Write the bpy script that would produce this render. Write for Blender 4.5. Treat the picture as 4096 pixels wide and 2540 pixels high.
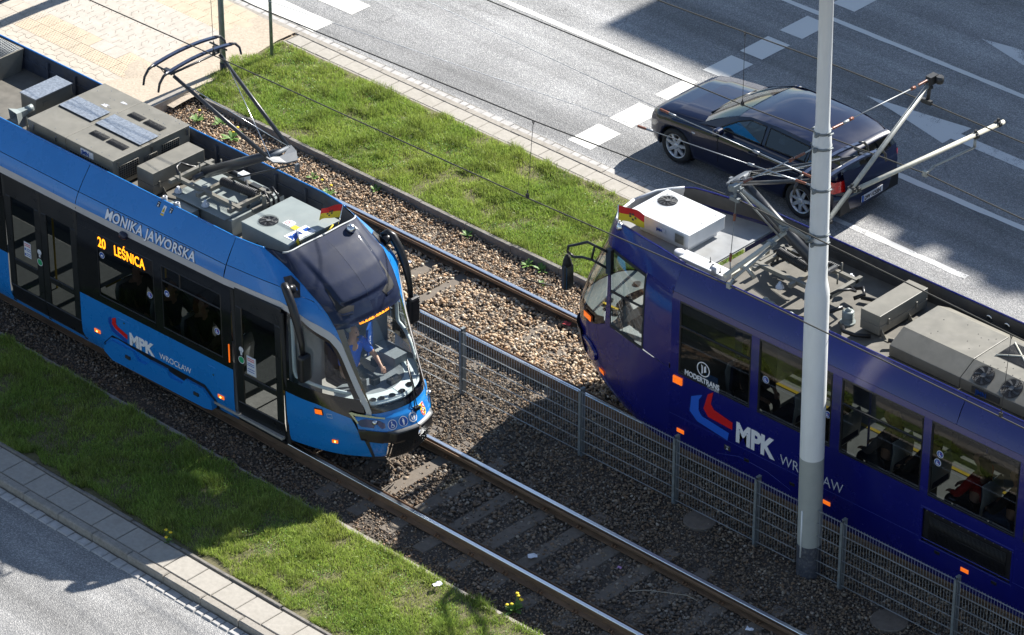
import bpy, bmesh, math, random
import numpy as np
from mathutils import Vector, Matrix
from math import radians as R, sin, cos, pi
SC = bpy.context.scene
for o in list(bpy.data.objects): bpy.data.objects.remove(o)
COL = SC.collection
rng = np.random.default_rng(7)
random.seed(7)

# ------------------------------------------------------------------ camera, sky, sun, exposure
cam = bpy.data.objects.new('camera', bpy.data.cameras.new('camera')); COL.objects.link(cam)
SC.camera = cam
CR, CU, CF = Vector((.72713, .68651, .00113)), Vector((-.35936, .37907, .85272)), Vector((-.58497, .62046, -.52235))
CR = CR.normalized(); CU = (CU - CR * CU.dot(CR)).normalized(); CF = CU.cross(CR)
CPOS = Vector((33.0967, -31.3033, 30.2744))
cam.matrix_world = Matrix(((CR.x, CU.x, -CF.x, CPOS.x), (CR.y, CU.y, -CF.y, CPOS.y), (CR.z, CU.z, -CF.z, CPOS.z), (0, 0, 0, 1)))
cam.data.sensor_width = 36; cam.data.lens = 136.28; cam.data.clip_end = 3000; cam.data.clip_start = .5
SUN_EL = R(36.3)
w = bpy.data.worlds.new('World'); SC.world = w; w.use_nodes = True
wn = w.node_tree.nodes; wl = w.node_tree.links
sky = wn.new('ShaderNodeTexSky'); sky.sky_type = 'NISHITA'; sky.sun_disc = False
sky.sun_elevation = SUN_EL; sky.sun_rotation = R(0); sky.air_density = 1.0; sky.dust_density = 0; sky.ozone_density = 2.2
bg = wn['Background']; bg.inputs['Strength'].default_value = .052
# scattered fair weather clouds, by direction
tcw = wn.new('ShaderNodeTexCoord'); mpw = wn.new('ShaderNodeMapping'); mpw.inputs['Scale'].default_value = (1, 1, 2.2); wl.new(tcw.outputs['Generated'], mpw.inputs[0])
cn = wn.new('ShaderNodeTexNoise'); cn.inputs['Scale'].default_value = 3.1; cn.inputs['Detail'].default_value = 8; cn.inputs['Roughness'].default_value = .58; wl.new(mpw.outputs[0], cn.inputs['Vector'])
cm = wn.new('ShaderNodeMapRange'); cm.inputs['From Min'].default_value = .53; cm.inputs['From Max'].default_value = .68; cm.inputs['To Max'].default_value = .85; wl.new(cn.outputs[0], cm.inputs[0])
cx = wn.new('ShaderNodeMix'); cx.data_type = 'RGBA'; cx.inputs[7].default_value = (11, 11.6, 12.6, 1); wl.new(cm.outputs[0], cx.inputs[0]); wl.new(sky.outputs[0], cx.inputs[6]); wl.new(cx.outputs[2], bg.inputs['Color'])
sun = bpy.data.objects.new('sun', bpy.data.lights.new('sun', 'SUN')); COL.objects.link(sun)
sun.data.energy = 4.6; sun.data.angle = R(.53); sun.data.color = (1, .955, .88)
sun.rotation_euler = Vector((.01, cos(SUN_EL), sin(SUN_EL))).to_track_quat('Z', 'Y').to_euler()
SC.view_settings.view_transform = 'Standard'; SC.view_settings.look = 'None'
SC.cycles.transparent_max_bounces = 16; SC.cycles.max_bounces = 8; SC.cycles.caustics_reflective = False
SC.view_settings.exposure = 1.3; SC.view_settings.gamma = 1

# ------------------------------------------------------------------ helpers
def tag(o, label=None, cat=None, group=None, kind=None):
    if label: o['label'] = label
    if cat: o['category'] = cat
    if group: o['group'] = group
    if kind: o['kind'] = kind
    return o
def empty(name, loc=(0, 0, 0), label=None, cat=None, group=None):
    o = bpy.data.objects.new(name, None); COL.objects.link(o); o.location = loc; o.empty_display_size = .2
    return tag(o, label, cat, group)
def link(name, me, parent=None):
    o = bpy.data.objects.new(name, me); COL.objects.link(o)
    if parent is not None:
        o.parent = parent
        p = parent; off = Vector((0, 0, 0))
        while p is not None: off += p.location; p = p.parent
        o.location = -off          # builders work in world coordinates (parents are never rotated)
    return o
AUTO_SPLIT = {k: .012 for k in ('nose_panel', 'cab_window_frame', 'clamp', 'fitting', 'pictogram', 'front_pillar', 'windscreen_surround', 'lower_panel', 'jacking_sticker', 'lifting_pocket', 'service_flap', 'cover_handle',
    'glazing_band', 'stripe', 'body_panel', 'door_button', 'panel_joint', 'controls', 'latch', 'tie_rod', 'insulator_block', 'antenna_dome', 'grab_pole', 'lining', 'cable', 'wiper', 'rear_trim', 'door_sill', 'bogie', 'antenna', 'cable_socket', 'cab_partition', 'upper_arm', 'bracing_wire', 'front_roof_wall', 'door_gap', 'kidney_grille', 'warning_sticker', 'cable_bundle', 'yellow_line', 'collector_plinth', 'saloon_cooler', 'converter_box', 'resistor_box')}
class MB:
    """collects faces in world coordinates; build() links them as ONE mesh object"""
    def __init__(s): s.v = []; s.f = []; s.m = []; s.sm = []
    def add(s, vs, fs, mi=0, smooth=False):
        b = len(s.v); s.v += [tuple(v) for v in vs]
        s.f += [tuple(i + b for i in f) for f in fs]; s.m += [mi] * len(fs); s.sm += [smooth] * len(fs)
        return s
    def box(s, x0, x1, y0, y1, z0, z1, mi=0):
        v = [(x, y, z) for z in (z0, z1) for y in (y0, y1) for x in (x0, x1)]
        return s.add(v, [(0, 2, 3, 1), (4, 5, 7, 6), (0, 1, 5, 4), (1, 3, 7, 5), (3, 2, 6, 7), (2, 0, 4, 6)], mi)
    def cbox(s, c, d, mi=0, rot=None, bev=0):
        """box by centre and size, rotated by a Matrix"""
        x, y, z = d[0] / 2, d[1] / 2, d[2] / 2
        M = rot or Matrix.Identity(3); c = Vector(c)
        v = [c + M @ Vector((a, b, e)) for e in (-z, z) for b in (-y, y) for a in (-x, x)]
        return s.add(v, [(0, 2, 3, 1), (4, 5, 7, 6), (0, 1, 5, 4), (1, 3, 7, 5), (3, 2, 6, 7), (2, 0, 4, 6)], mi)
    def tube(s, pts, r, n=8, mi=0, caps=True, smooth=True):
        pts = [Vector(p) for p in pts]
        rs = r if isinstance(r, (list, tuple)) else [r] * len(pts)
        up = None; rings = []
        for i, p in enumerate(pts):
            t = (pts[min(i + 1, len(pts) - 1)] - pts[max(i - 1, 0)]).normalized()
            if up is None:
                up = Vector((0, 0, 1)) if abs(t.z) < .9 else Vector((1, 0, 0))
            a = t.cross(up)
            if a.length < 1e-6: a = t.orthogonal()
            a.normalize(); up = a.cross(t).normalized()
            rings.append([p + (a * cos(k * 2 * pi / n) + up * sin(k * 2 * pi / n)) * rs[i] for k in range(n)])
        vs = [v for rg in rings for v in rg]; fs = []
        for i in range(len(pts) - 1):
            for k in range(n): fs.append((i * n + k, i * n + (k + 1) % n, (i + 1) * n + (k + 1) % n, (i + 1) * n + k))
        s.add(vs, fs, mi, smooth)
        if caps: s.add(vs[:n], [tuple(range(n))], mi); s.add(vs[-n:], [tuple(range(n))[::-1]], mi)
        return s
    def lathe(s, c, prof, n=20, mi=0, axis='z', smooth=True, caps=True):
        """prof: list of (radius, height along axis)"""
        c = Vector(c); vs = []
        for rr, h in prof:
            for k in range(n):
                a = 2 * pi * k / n; p = (rr * cos(a), rr * sin(a), h)
                if axis == 'y': p = (p[0], h, p[1])
                if axis == 'x': p = (h, p[0], p[1])
                vs.append(c + Vector(p))
        fs = [(i * n + k, i * n + (k + 1) % n, (i + 1) * n + (k + 1) % n, (i + 1) * n + k) for i in range(len(prof) - 1) for k in range(n)]
        s.add(vs, fs, mi, smooth)
        if caps: s.add(vs[:n], [tuple(range(n))], mi); s.add(vs[-n:], [tuple(range(n))], mi)
        return s
    def poly(s, pts, mi=0): return s.add(pts, [tuple(range(len(pts)))], mi)
    def prism(s, pts, d, mi=0):
        """polygon pts swept by vector d"""
        n = len(pts); d = Vector(d); vs = [Vector(p) for p in pts] + [Vector(p) + d for p in pts]
        fs = [tuple(range(n))[::-1], tuple(range(n, 2 * n))] + [(i, (i + 1) % n, (i + 1) % n + n, i + n) for i in range(n)]
        return s.add(vs, fs, mi)
    def grid(s, P, mi=0, smooth=True, close=False):
        """P[i][j] points"""
        n, m = len(P), len(P[0]); vs = [p for row in P for p in row]
        fs = [(i * m + j, i * m + (j + 1) % m, (i + 1) * m + (j + 1) % m, (i + 1) * m + j) for i in range(n - 1) for j in range(m if close else m - 1)]
        return s.add(vs, fs, mi, smooth)
    def islands(s, gap):
        """split into clusters of faces whose boxes come within gap of one another"""
        key = {}; par = list(range(len(s.f)))
        def find(a):
            while par[a] != a: par[a] = par[par[a]]; a = par[a]
            return a
        for i, f in enumerate(s.f):
            for v in f:
                k = tuple(round(c, 4) for c in s.v[v])
                if k in key: par[find(i)] = find(key[k])
                else: key[k] = i
        g = {}
        for i in range(len(s.f)): g.setdefault(find(i), []).append(i)
        cl = []
        for fs in g.values():
            P = np.array([s.v[v] for i in fs for v in s.f[i]]); cl.append([P.min(0), P.max(0), fs])
        ch = True
        while ch:
            ch = False
            for i in range(len(cl)):
                for j in range(len(cl) - 1, i, -1):
                    if (cl[i][0] - gap <= cl[j][1]).all() and (cl[j][0] - gap <= cl[i][1]).all():
                        cl[i] = [np.minimum(cl[i][0], cl[j][0]), np.maximum(cl[i][1], cl[j][1]), cl[i][2] + cl[j][2]]; del cl[j]; ch = True
        out = []
        for _, _, fs in cl:
            m = MB(); mp = {}
            for i in fs:
                ff = []
                for v in s.f[i]:
                    if v not in mp: mp[v] = len(m.v); m.v.append(s.v[v])
                    ff.append(mp[v])
                m.f.append(tuple(ff)); m.m.append(s.m[i]); m.sm.append(s.sm[i])
            out.append(m)
        return out
    def build(s, name, mats, parent=None, bevel=0, split=None, **kw):
        if split is None: split = AUTO_SPLIT.get(name)
        if split is not None:
            os_ = [m.build(name, mats, parent, bevel, split=False) for m in s.islands(split)] if split is not False else []
            if os_: return os_[0]
        me = bpy.data.meshes.new(name); me.from_pydata(s.v, [], s.f)
        for m in (mats if isinstance(mats, (list, tuple)) else [mats]): me.materials.append(m)
        me.polygons.foreach_set('material_index', s.m); me.polygons.foreach_set('use_smooth', s.sm)
        bm = bmesh.new(); bm.from_mesh(me); bmesh.ops.remove_doubles(bm, verts=bm.verts, dist=1e-5)
        bmesh.ops.recalc_face_normals(bm, faces=bm.faces)
        bm.to_mesh(me); bm.free(); me.update()
        o = link(name, me, parent)
        if bevel:
            b = o.modifiers.new('bevel', 'BEVEL'); b.width = bevel; b.segments = 2; b.limit_method = 'ANGLE'; b.angle_limit = R(40)
        return o
def copy_tree(o, parent=None):
    c = o.copy(); COL.objects.link(c)
    if parent is not None: c.parent = parent
    for ch in list(o.children): copy_tree(ch, c)
    return c
def rotm(ax, a): return Matrix.Rotation(a, 3, ax)

# ------------------------------------------------------------------ materials
def nodes(name):
    m = bpy.data.materials.new(name); m.use_nodes = True
    nt = m.node_tree; b = nt.nodes['Principled BSDF']
    return m, nt, b
def mat(name, col, rough=.5, metal=0, spec=.5, coat=0, var=0, scale=8, bump=0, bscale=60, dirt=0, dcol=None, emit=0, dscale=3, stretch=None, detail=6):
    """principled with procedural colour variation, dirt patches and fine bump"""
    m, nt, b = nodes(name); N = nt.nodes.new; L = nt.links.new
    b.inputs['Base Color'].default_value = (*col, 1); b.inputs['Roughness'].default_value = rough; b.inputs['Metallic'].default_value = metal
    b.inputs['Specular IOR Level'].default_value = spec; b.inputs['Coat Weight'].default_value = coat; b.inputs['Coat Roughness'].default_value = .04
    tc = N('ShaderNodeTexCoord'); vec = tc.outputs['Object']
    if stretch:
        mp = N('ShaderNodeMapping'); mp.inputs['Scale'].default_value = stretch; L(vec, mp.inputs[0]); vec = mp.outputs[0]
    cur = None
    if var:
        nz = N('ShaderNodeTexNoise'); nz.inputs['Scale'].default_value = scale; nz.inputs['Detail'].default_value = detail; nz.inputs['Roughness'].default_value = .65; L(vec, nz.inputs['Vector'])
        r = N('ShaderNodeMapRange'); r.inputs['From Min'].default_value = .3; r.inputs['From Max'].default_value = .7
        r.inputs['To Min'].default_value = 1 - var; r.inputs['To Max'].default_value = 1 + var; L(nz.outputs[0], r.inputs[0])
        mx = N('ShaderNodeMix'); mx.data_type = 'RGBA'; mx.blend_type = 'MULTIPLY'; mx.inputs[0].default_value = 1
        mx.inputs[6].default_value = (*col, 1); L(r.outputs[0], mx.inputs[7]); cur = mx.outputs[2]
        rr = N('ShaderNodeMath'); rr.operation = 'MULTIPLY_ADD'; rr.inputs[1].default_value = .25; rr.inputs[2].default_value = rough - .12; L(nz.outputs[0], rr.inputs[0]); L(rr.outputs[0], b.inputs['Roughness'])
    if dirt:
        n2 = N('ShaderNodeTexNoise'); n2.inputs['Scale'].default_value = dscale; n2.inputs['Detail'].default_value = 8; L(vec, n2.inputs['Vector'])
        r2 = N('ShaderNodeMapRange'); r2.inputs['From Min'].default_value = .5; r2.inputs['From Max'].default_value = .72; r2.inputs['To Max'].default_value = dirt; L(n2.outputs[0], r2.inputs[0])
        mx = N('ShaderNodeMix'); mx.data_type = 'RGBA'; L(r2.outputs[0], mx.inputs[0])
        if cur: L(cur, mx.inputs[6])
        else: mx.inputs[6].default_value = (*col, 1)
        mx.inputs[7].default_value = (*(dcol or (.1, .085, .07)), 1); cur = mx.outputs[2]
    if cur: L(cur, b.inputs['Base Color'])
    if bump:
        n3 = N('ShaderNodeTexNoise'); n3.inputs['Scale'].default_value = bscale; n3.inputs['Detail'].default_value = 4; L(vec, n3.inputs['Vector'])
        bp = N('ShaderNodeBump'); bp.inputs['Strength'].default_value = bump; bp.inputs['Distance'].default_value = .01; L(n3.outputs[0], bp.inputs['Height']); L(bp.outputs[0], b.inputs['Normal'])
    if emit:
        b.inputs['Emission Color'].default_value = (*col, 1); b.inputs['Emission Strength'].default_value = emit
    return m
def glass(name, tint, refl=1.0, rough=.02, body=0, bcol=(.02, .02, .02)):
    """thin tinted pane: see-through with a Fresnel sky reflection (body = share of dark film)"""
    m = bpy.data.materials.new(name); m.use_nodes = True; nt = m.node_tree; nt.nodes.clear(); N = nt.nodes.new; L = nt.links.new
    out = N('ShaderNodeOutputMaterial'); tr = N('ShaderNodeBsdfTransparent'); tr.inputs[0].default_value = (*tint, 1)
    gl = N('ShaderNodeBsdfGlossy'); gl.inputs['Roughness'].default_value = rough
    src = tr.outputs[0]
    if body:
        df = N('ShaderNodeBsdfDiffuse'); df.inputs[0].default_value = (*bcol, 1)
        m1 = N('ShaderNodeMixShader'); m1.inputs[0].default_value = body; L(src, m1.inputs[1]); L(df.outputs[0], m1.inputs[2]); src = m1.outputs[0]
    ge = N('ShaderNodeNewGeometry'); dt = N('ShaderNodeVectorMath'); dt.operation = 'DOT_PRODUCT'; L(ge.outputs['Incoming'], dt.inputs[0]); L(ge.outputs['Normal'], dt.inputs[1])
    ab = N('ShaderNodeMath'); ab.operation = 'ABSOLUTE'; L(dt.outputs['Value'], ab.inputs[0])
    on = N('ShaderNodeMath'); on.operation = 'SUBTRACT'; on.inputs[0].default_value = 1; L(ab.outputs[0], on.inputs[1])
    pw = N('ShaderNodeMath'); pw.operation = 'POWER'; pw.inputs[1].default_value = 5; L(on.outputs[0], pw.inputs[0])
    ml = N('ShaderNodeMath'); ml.operation = 'MULTIPLY_ADD'; ml.inputs[1].default_value = .9 * refl; ml.inputs[2].default_value = .06 * refl; L(pw.outputs[0], ml.inputs[0])
    mx = N('ShaderNodeMixShader'); L(ml.outputs[0], mx.inputs[0]); L(src, mx.inputs[1]); L(gl.outputs[0], mx.inputs[2]); L(mx.outputs[0], out.inputs[0])
    return m
def asphalt(name, base, dark, streak_y):
    m, nt, b = nodes(name); N = nt.nodes.new; L = nt.links.new
    tc = N('ShaderNodeTexCoord')
    fine = N('ShaderNodeTexVoronoi'); fine.inputs['Scale'].default_value = 75; L(tc.outputs['Object'], fine.inputs['Vector'])
    vb = N('ShaderNodeSeparateColor'); L(fine.outputs['Color'], vb.inputs[0])
    r1 = N('ShaderNodeValToRGB'); e = r1.color_ramp.elements
    e[0].position = 0; e[0].color = (*[c * .72 for c in dark], 1); e[1].position = 1; e[1].color = (*[min(1, c * 1.4) for c in base], 1)
    e2 = e.new(.45); e2.color = (*dark, 1); e3 = e.new(.8); e3.color = (*base, 1)
    L(vb.outputs[0], r1.inputs[0])
    mp = N('ShaderNodeMapping'); mp.inputs['Scale'].default_value = (.035, 1.05, 1); mp.inputs['Location'].default_value = (3.7, streak_y, 0); L(tc.outputs['Object'], mp.inputs[0])
    st = N('ShaderNodeTexNoise'); st.inputs['Scale'].default_value = 1.25; st.inputs['Detail'].default_value = 5; st.inputs['Roughness'].default_value = .55; L(mp.outputs[0], st.inputs['Vector'])
    r2 = N('ShaderNodeMapRange'); r2.inputs['From Min'].default_value = .32; r2.inputs['From Max'].default_value = .68; r2.inputs['To Min'].default_value = .62; r2.inputs['To Max'].default_value = 1.32; L(st.outputs[0], r2.inputs[0])
    lg = N('ShaderNodeTexNoise'); lg.inputs['Scale'].default_value = .8; lg.inputs['Detail'].default_value = 7; L(tc.outputs['Object'], lg.inputs['Vector'])
    r3 = N('ShaderNodeMapRange'); r3.inputs['From Min'].default_value = .3; r3.inputs['From Max'].default_value = .7; r3.inputs['To Min'].default_value = .85; r3.inputs['To Max'].default_value = 1.15; L(lg.outputs[0], r3.inputs[0])
    mu = N('ShaderNodeMath'); mu.operation = 'MULTIPLY'; L(r2.outputs[0], mu.inputs[0]); L(r3.outputs[0], mu.inputs[1])
    mx = N('ShaderNodeMix'); mx.data_type = 'RGBA'; mx.blend_type = 'MULTIPLY'; mx.inputs[0].default_value = 1; L(r1.outputs[0], mx.inputs[6]); L(mu.outputs[0], mx.inputs[7])
    # thin dark tar seams and scattered stains
    mp2 = N('ShaderNodeMapping'); mp2.inputs['Scale'].default_value = (.5, .9, 1); L(tc.outputs['Object'], mp2.inputs[0])
    cr = N('ShaderNodeTexNoise'); cr.inputs['Scale'].default_value = .55; cr.inputs['Detail'].default_value = 3; L(mp2.outputs[0], cr.inputs['Vector'])
    sb = N('ShaderNodeMath'); sb.operation = 'SUBTRACT'; sb.inputs[1].default_value = .56; L(cr.outputs[0], sb.inputs[0])
    ab = N('ShaderNodeMath'); ab.operation = 'ABSOLUTE'; L(sb.outputs[0], ab.inputs[0])
    r4 = N('ShaderNodeMapRange'); r4.inputs['From Min'].default_value = 0; r4.inputs['From Max'].default_value = .006; r4.inputs['To Min'].default_value = .25; r4.inputs['To Max'].default_value = 0; L(ab.outputs[0], r4.inputs[0])
    mx2 = N('ShaderNodeMix'); mx2.data_type = 'RGBA'; L(r4.outputs[0], mx2.inputs[0]); L(mx.outputs[2], mx2.inputs[6]); mx2.inputs[7].default_value = (.03, .03, .032, 1)
    L(mx2.outputs[2], b.inputs['Base Color']); b.inputs['Roughness'].default_value = .72; b.inputs['Specular IOR Level'].default_value = .55
    bp = N('ShaderNodeBump'); bp.inputs['Strength'].default_value = .75; bp.inputs['Distance'].default_value = .012; L(fine.outputs['Distance'], bp.inputs['Height']); L(bp.outputs[0], b.inputs['Normal'])
    return m
def attr_mat(name, rough=.85, trans=0, spec=.3, mult=1.0):
    """colour from the per-face-corner attribute 'col' (each stone / blade has its own colour)"""
    m, nt, b = nodes(name); N = nt.nodes.new; L = nt.links.new
    a = N('ShaderNodeVertexColor'); a.layer_name = 'col'
    L(a.outputs[0], b.inputs['Base Color']); b.inputs['Roughness'].default_value = rough; b.inputs['Specular IOR Level'].default_value = spec
    if trans:
        t = N('ShaderNodeBsdfTranslucent'); mx = N('ShaderNodeMixShader'); mx.inputs[0].default_value = trans
        L(a.outputs[0], t.inputs[0]); L(b.outputs[0], mx.inputs[1]); L(t.outputs[0], mx.inputs[2]); L(mx.outputs[0], nt.nodes['Material Output'].inputs[0])
    return m
def paint_mat(name, col, worn):
    """road paint with worn speckle showing the asphalt"""
    m, nt, b = nodes(name); N = nt.nodes.new; L = nt.links.new
    tc = N('ShaderNodeTexCoord')
    n1 = N('ShaderNodeTexNoise'); n1.inputs['Scale'].default_value = 55; n1.inputs['Detail'].default_value = 6; L(tc.outputs['Object'], n1.inputs['Vector'])
    n2 = N('ShaderNodeTexNoise'); n2.inputs['Scale'].default_value = 2.2; n2.inputs['Detail'].default_value = 3; L(tc.outputs['Object'], n2.inputs['Vector'])
    ad = N('ShaderNodeMath'); ad.operation = 'ADD'; L(n1.outputs[0], ad.inputs[0]); L(n2.outputs[0], ad.inputs[1])
    r = N('ShaderNodeMapRange'); r.inputs['From Min'].default_value = 1.28 - worn; r.inputs['From Max'].default_value = 1.36 - worn; L(ad.outputs[0], r.inputs[0])
    mx = N('ShaderNodeMix'); mx.data_type = 'RGBA'; L(r.outputs[0], mx.inputs[0]); mx.inputs[6].default_value = (*col, 1); mx.inputs[7].default_value = (.2, .2, .21, 1)
    L(mx.outputs[2], b.inputs['Base Color']); b.inputs['Roughness'].default_value = .6
    bp = N('ShaderNodeBump'); bp.inputs['Strength'].default_value = .3; bp.inputs['Distance'].default_value = .006; L(n1.outputs[0], bp.inputs['Height']); L(bp.outputs[0], b.inputs['Normal'])
    return m
M = {}
M['asphalt'] = asphalt('asphalt_main', (.335, .333, .328), (.235, .237, .243), .3)
M['asphalt2'] = asphalt('asphalt_street', (.335, .33, .322), (.24, .24, .242), 1.7)
M['paint'] = paint_mat('road_paint', (.72, .71, .67), .0)
M['paint_worn'] = paint_mat('road_paint_worn', (.66, .66, .64), .17)
M['verge'] = mat('verge_soil', (.13, .12, .06), .95, var=.45, scale=18, bump=.6, bscale=90)
M['earth'] = mat('earth', (.085, .065, .045), .95, var=.5, scale=14, bump=.6, bscale=90)
M['sand'] = mat('sandy_ground', (.42, .355, .28), .95, var=.22, scale=22, bump=.5, bscale=140)
M['gravel_bed'] = mat('gravel_bed', (.075, .062, .05), .95, var=.6, scale=40, bump=.8, bscale=70)
M['concrete'] = mat('concrete_slab', (.36, .335, .295), .85, var=.12, scale=16, bump=.25, bscale=160, dirt=.25, dcol=(.24, .22, .18), dscale=5)
M['kerb'] = mat('kerb_concrete', (.31, .285, .25), .88, var=.2, scale=20, bump=.4, bscale=120, dirt=.45, dcol=(.17, .15, .12), dscale=6)
M['kerb_dark'] = mat('kerb_weathered', (.2, .185, .165), .9, var=.25, scale=16, bump=.5, bscale=110, dirt=.5, dcol=(.1, .09, .08), dscale=6)
M['cobble'] = mat('granite_sett', (.4, .39, .38), .8, var=.2, scale=9, bump=.4, bscale=90, dirt=.2, dcol=(.25, .24, .22))
M['mortar'] = mat('joint_fill', (.16, .145, .12), .95, var=.3, scale=30)
M['paver'] = mat('paver', (.44, .4, .35), .85, var=.13, scale=6, bump=.2, bscale=200, dirt=.3, dcol=(.33, .29, .24), dscale=2)
M['paver_warm'] = mat('paver_warm', (.44, .39, .325), .85, var=.13, scale=6, bump=.2, bscale=200, dirt=.3, dcol=(.37, .33, .28), dscale=2)
M['tactile'] = mat('tactile_yellow', (.48, .39, .285), .8, var=.13, scale=5, bump=.2, bscale=200, dirt=.35, dcol=(.42, .37, .3), dscale=1.6)
M['rail_steel'] = mat('rail_steel', (.75, .77, .8), .3, metal=1, var=.1, scale=30, stretch=(.3, 8, 8))
M['rail_rust'] = mat('rail_rust', (.17, .105, .062), .8, var=.35, scale=9, bump=.3, bscale=120, stretch=(.35, 1, 2.2))
M['sleeper'] = mat('sleeper_concrete', (.155, .13, .105), .9, var=.2, scale=14, bump=.35, bscale=120, dirt=.4, dcol=(.16, .13, .1))
M['rust'] = mat('rust_clip', (.2, .11, .06), .85, var=.3, scale=40)
M['galv'] = mat('galvanised', (.36, .38, .39), .5, metal=.3, var=.14, scale=18)
M['galv_dull'] = mat('galvanised_dull', (.2, .225, .235), .55, metal=.25, var=.2, scale=14)
M['mast_white'] = mat('mast_paint_white', (.76, .78, .78), .45, var=.06, scale=5, dirt=.12, dcol=(.5, .48, .44), dscale=7, stretch=(1, 1, .25))
M['mast_grey'] = mat('mast_paint_grey', (.36, .38, .36), .5, var=.08, scale=6, dirt=.2, dcol=(.28, .28, .26), dscale=6)
M['mast_dark'] = mat('mast_bitumen', (.06, .065, .085), .6, var=.3, scale=25, dirt=.35, dcol=(.3, .29, .24), dscale=26)
M['black_cable'] = mat('black_cable', (.02, .02, .021), .6)
M['copper_wire'] = mat('contact_wire', (.075, .07, .06), .5, metal=.5)
M['steel_cable'] = mat('steel_cable', (.3, .32, .35), .4, metal=.8)
M['porcelain'] = mat('brown_insulator', (.2, .07, .04), .35, var=.15, scale=30)
M['dark_metal'] = mat('dark_metal', (.05, .052, .055), .5, metal=.5, var=.2, scale=30)
M['tube_cream'] = mat('cantilever_tube', (.5, .49, .42), .55, var=.12, scale=12, dirt=.3, dcol=(.35, .3, .22), dscale=8)
M['tube_grey'] = mat('cantilever_tube_grey', (.36, .37, .35), .5, metal=.3, var=.12, scale=12)
M['stone'] = attr_mat('ballast_stone', .88)
M['grass'] = attr_mat('grass_blade', .45, trans=.42, spec=.45)
M['leaf'] = mat('weed_leaf', (.1, .2, .03), .6, var=.3, scale=30)
M['yellow_flower'] = mat('yellow_petal', (.75, .55, .02), .7, var=.15, scale=60)
M['paper'] = mat('paper_scrap', (.75, .76, .8), .8, var=.1, scale=30)
M['red_foil'] = mat('red_foil', (.45, .05, .05), .4, var=.3, scale=60)
M['twig'] = mat('dry_twig', (.36, .31, .24), .85)
M['pole_green'] = mat('pole_grey_green', (.17, .21, .2), .5, var=.15, scale=10, dirt=.2, dcol=(.25, .25, .22))
M['black'] = mat('black_plastic', (.012, .012, .014), .35, var=.2, scale=20)
# ------------------------------------------------------------------ ground sheets, roads, pavements (the setting)
def sheet(name, mt, pts, kind='structure'):
    m = MB(); m.poly(pts); o = m.build(name, mt); o['kind'] = kind; return o
def rect(x0, x1, y0, y1, z): return [(x0, y0, z), (x1, y0, z), (x1, y1, z), (x0, y1, z)]
sheet('ground', M['earth'], rect(-400, 400, -400, 400, -.42))
sheet('road', M['asphalt'], rect(-60, 60, 9.25, 27, -.2))
sheet('street', M['asphalt2'], rect(-60, 60, -12, -3.5, -.165))
sheet('track_bed', M['gravel_bed'], rect(-40, 40, -.8, 6.25, -.185))
sheet('soil_verge', M['verge'], rect(-40, 40, -2.72, -.86, -.085))
sheet('soil_strip', M['verge'], rect(-9.9, 40, 6.3, 8.6, -.075))
# road markings: each painted shape its own sheet 4 mm above the asphalt
def marking(pts, worn=False):
    o = sheet('road_marking', M['paint_worn' if worn else 'paint'], [(x, y, -.196) for x, y in pts]); return o
def mrect(x0, x1, y0, y1, worn=False, jig=.012):
    j = lambda: random.uniform(-jig, jig)
    n = max(1, int((x1 - x0) / .3)); xs = [x0 + (x1 - x0) * i / n for i in range(n + 1)]
    pts = [(x + j() * .5, y0 + j()) for x in xs] + [(x + j() * .5, y1 + j()) for x in xs[::-1]]
    return marking(pts, worn)
for y0 in (9.556, 10.56, 11.67, 12.895, 13.86, 14.9, 16.32, 17.35, 18.4): mrect(-4.17, -3.68, y0, y0 + .73)
mrect(-40, -3.95, 12.39, 12.51); mrect(.0, 40, 12.26, 12.4)
mrect(-40, 40, 15.78, 15.9); mrect(.5, 3.22, 10.47, 10.6, True)
mrect(-14, -9.92, 9.36, 9.83); mrect(-14, -9.9, 10.25, 10.73); mrect(-14, -9.9, 11.25, 11.73); mrect(-14, -9.9, 12.9, 13.4)
marking([(-1.62, 14.07), (-.9, 13.94), (.33, 13.64), (.33, 13.86), (3.6, 13.82), (3.6, 14.06), (.35, 14.1), (.36, 14.37), (-.55, 14.22)], True)
marking([(-1.48, 17.02), (-.4, 16.74), (.5, 16.6), (.5, 16.8), (3.6, 16.8), (3.6, 17.05), (.5, 17.05), (.5, 17.4)], True)
# granite gutter rows: rounded setts
def setts(name, x0, x1, y0, y1, ztop, drop=.05):
    m = MB(); x = x0
    while x < x1:
        ln = random.uniform(.14, .24); a, b = x + .006, x + ln - .006; dz = random.uniform(-.006, .006); e = .012
        o0, o1 = y0 + random.uniform(0, .012), y1 - random.uniform(0, .015)
        top = [(a + e, o0 + e, ztop + dz), (b - e, o0 + e, ztop + dz), (b - e, o1 - e, ztop + dz), (a + e, o1 - e, ztop + dz)]
        mid = [(a, o0, ztop - .012 + dz), (b, o0, ztop - .012 + dz), (b, o1, ztop - .012 + dz), (a, o1, ztop - .012 + dz)]
        bot = [(p[0], p[1], ztop - drop) for p in mid]
        m.add(top + mid + bot, [(0, 1, 2, 3)] + [(i, (i + 1) % 4, 4 + (i + 1) % 4, 4 + i) for i in range(4)] + [(4 + i, 4 + (i + 1) % 4, 8 + (i + 1) % 4, 8 + i) for i in range(4)])
        x += ln
    o = m.build(name, M['cobble']); o['kind'] = 'structure'
    sheet('gutter_bed', M['mortar'], rect(x0, x1, y0 - .01, y1 + .02, ztop - .02)); return o
setts('gutter', -22, 14, 9.08, 9.32, -.178)
setts('gutter', -14, 8, -3.57, -3.4, -.148)
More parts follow.
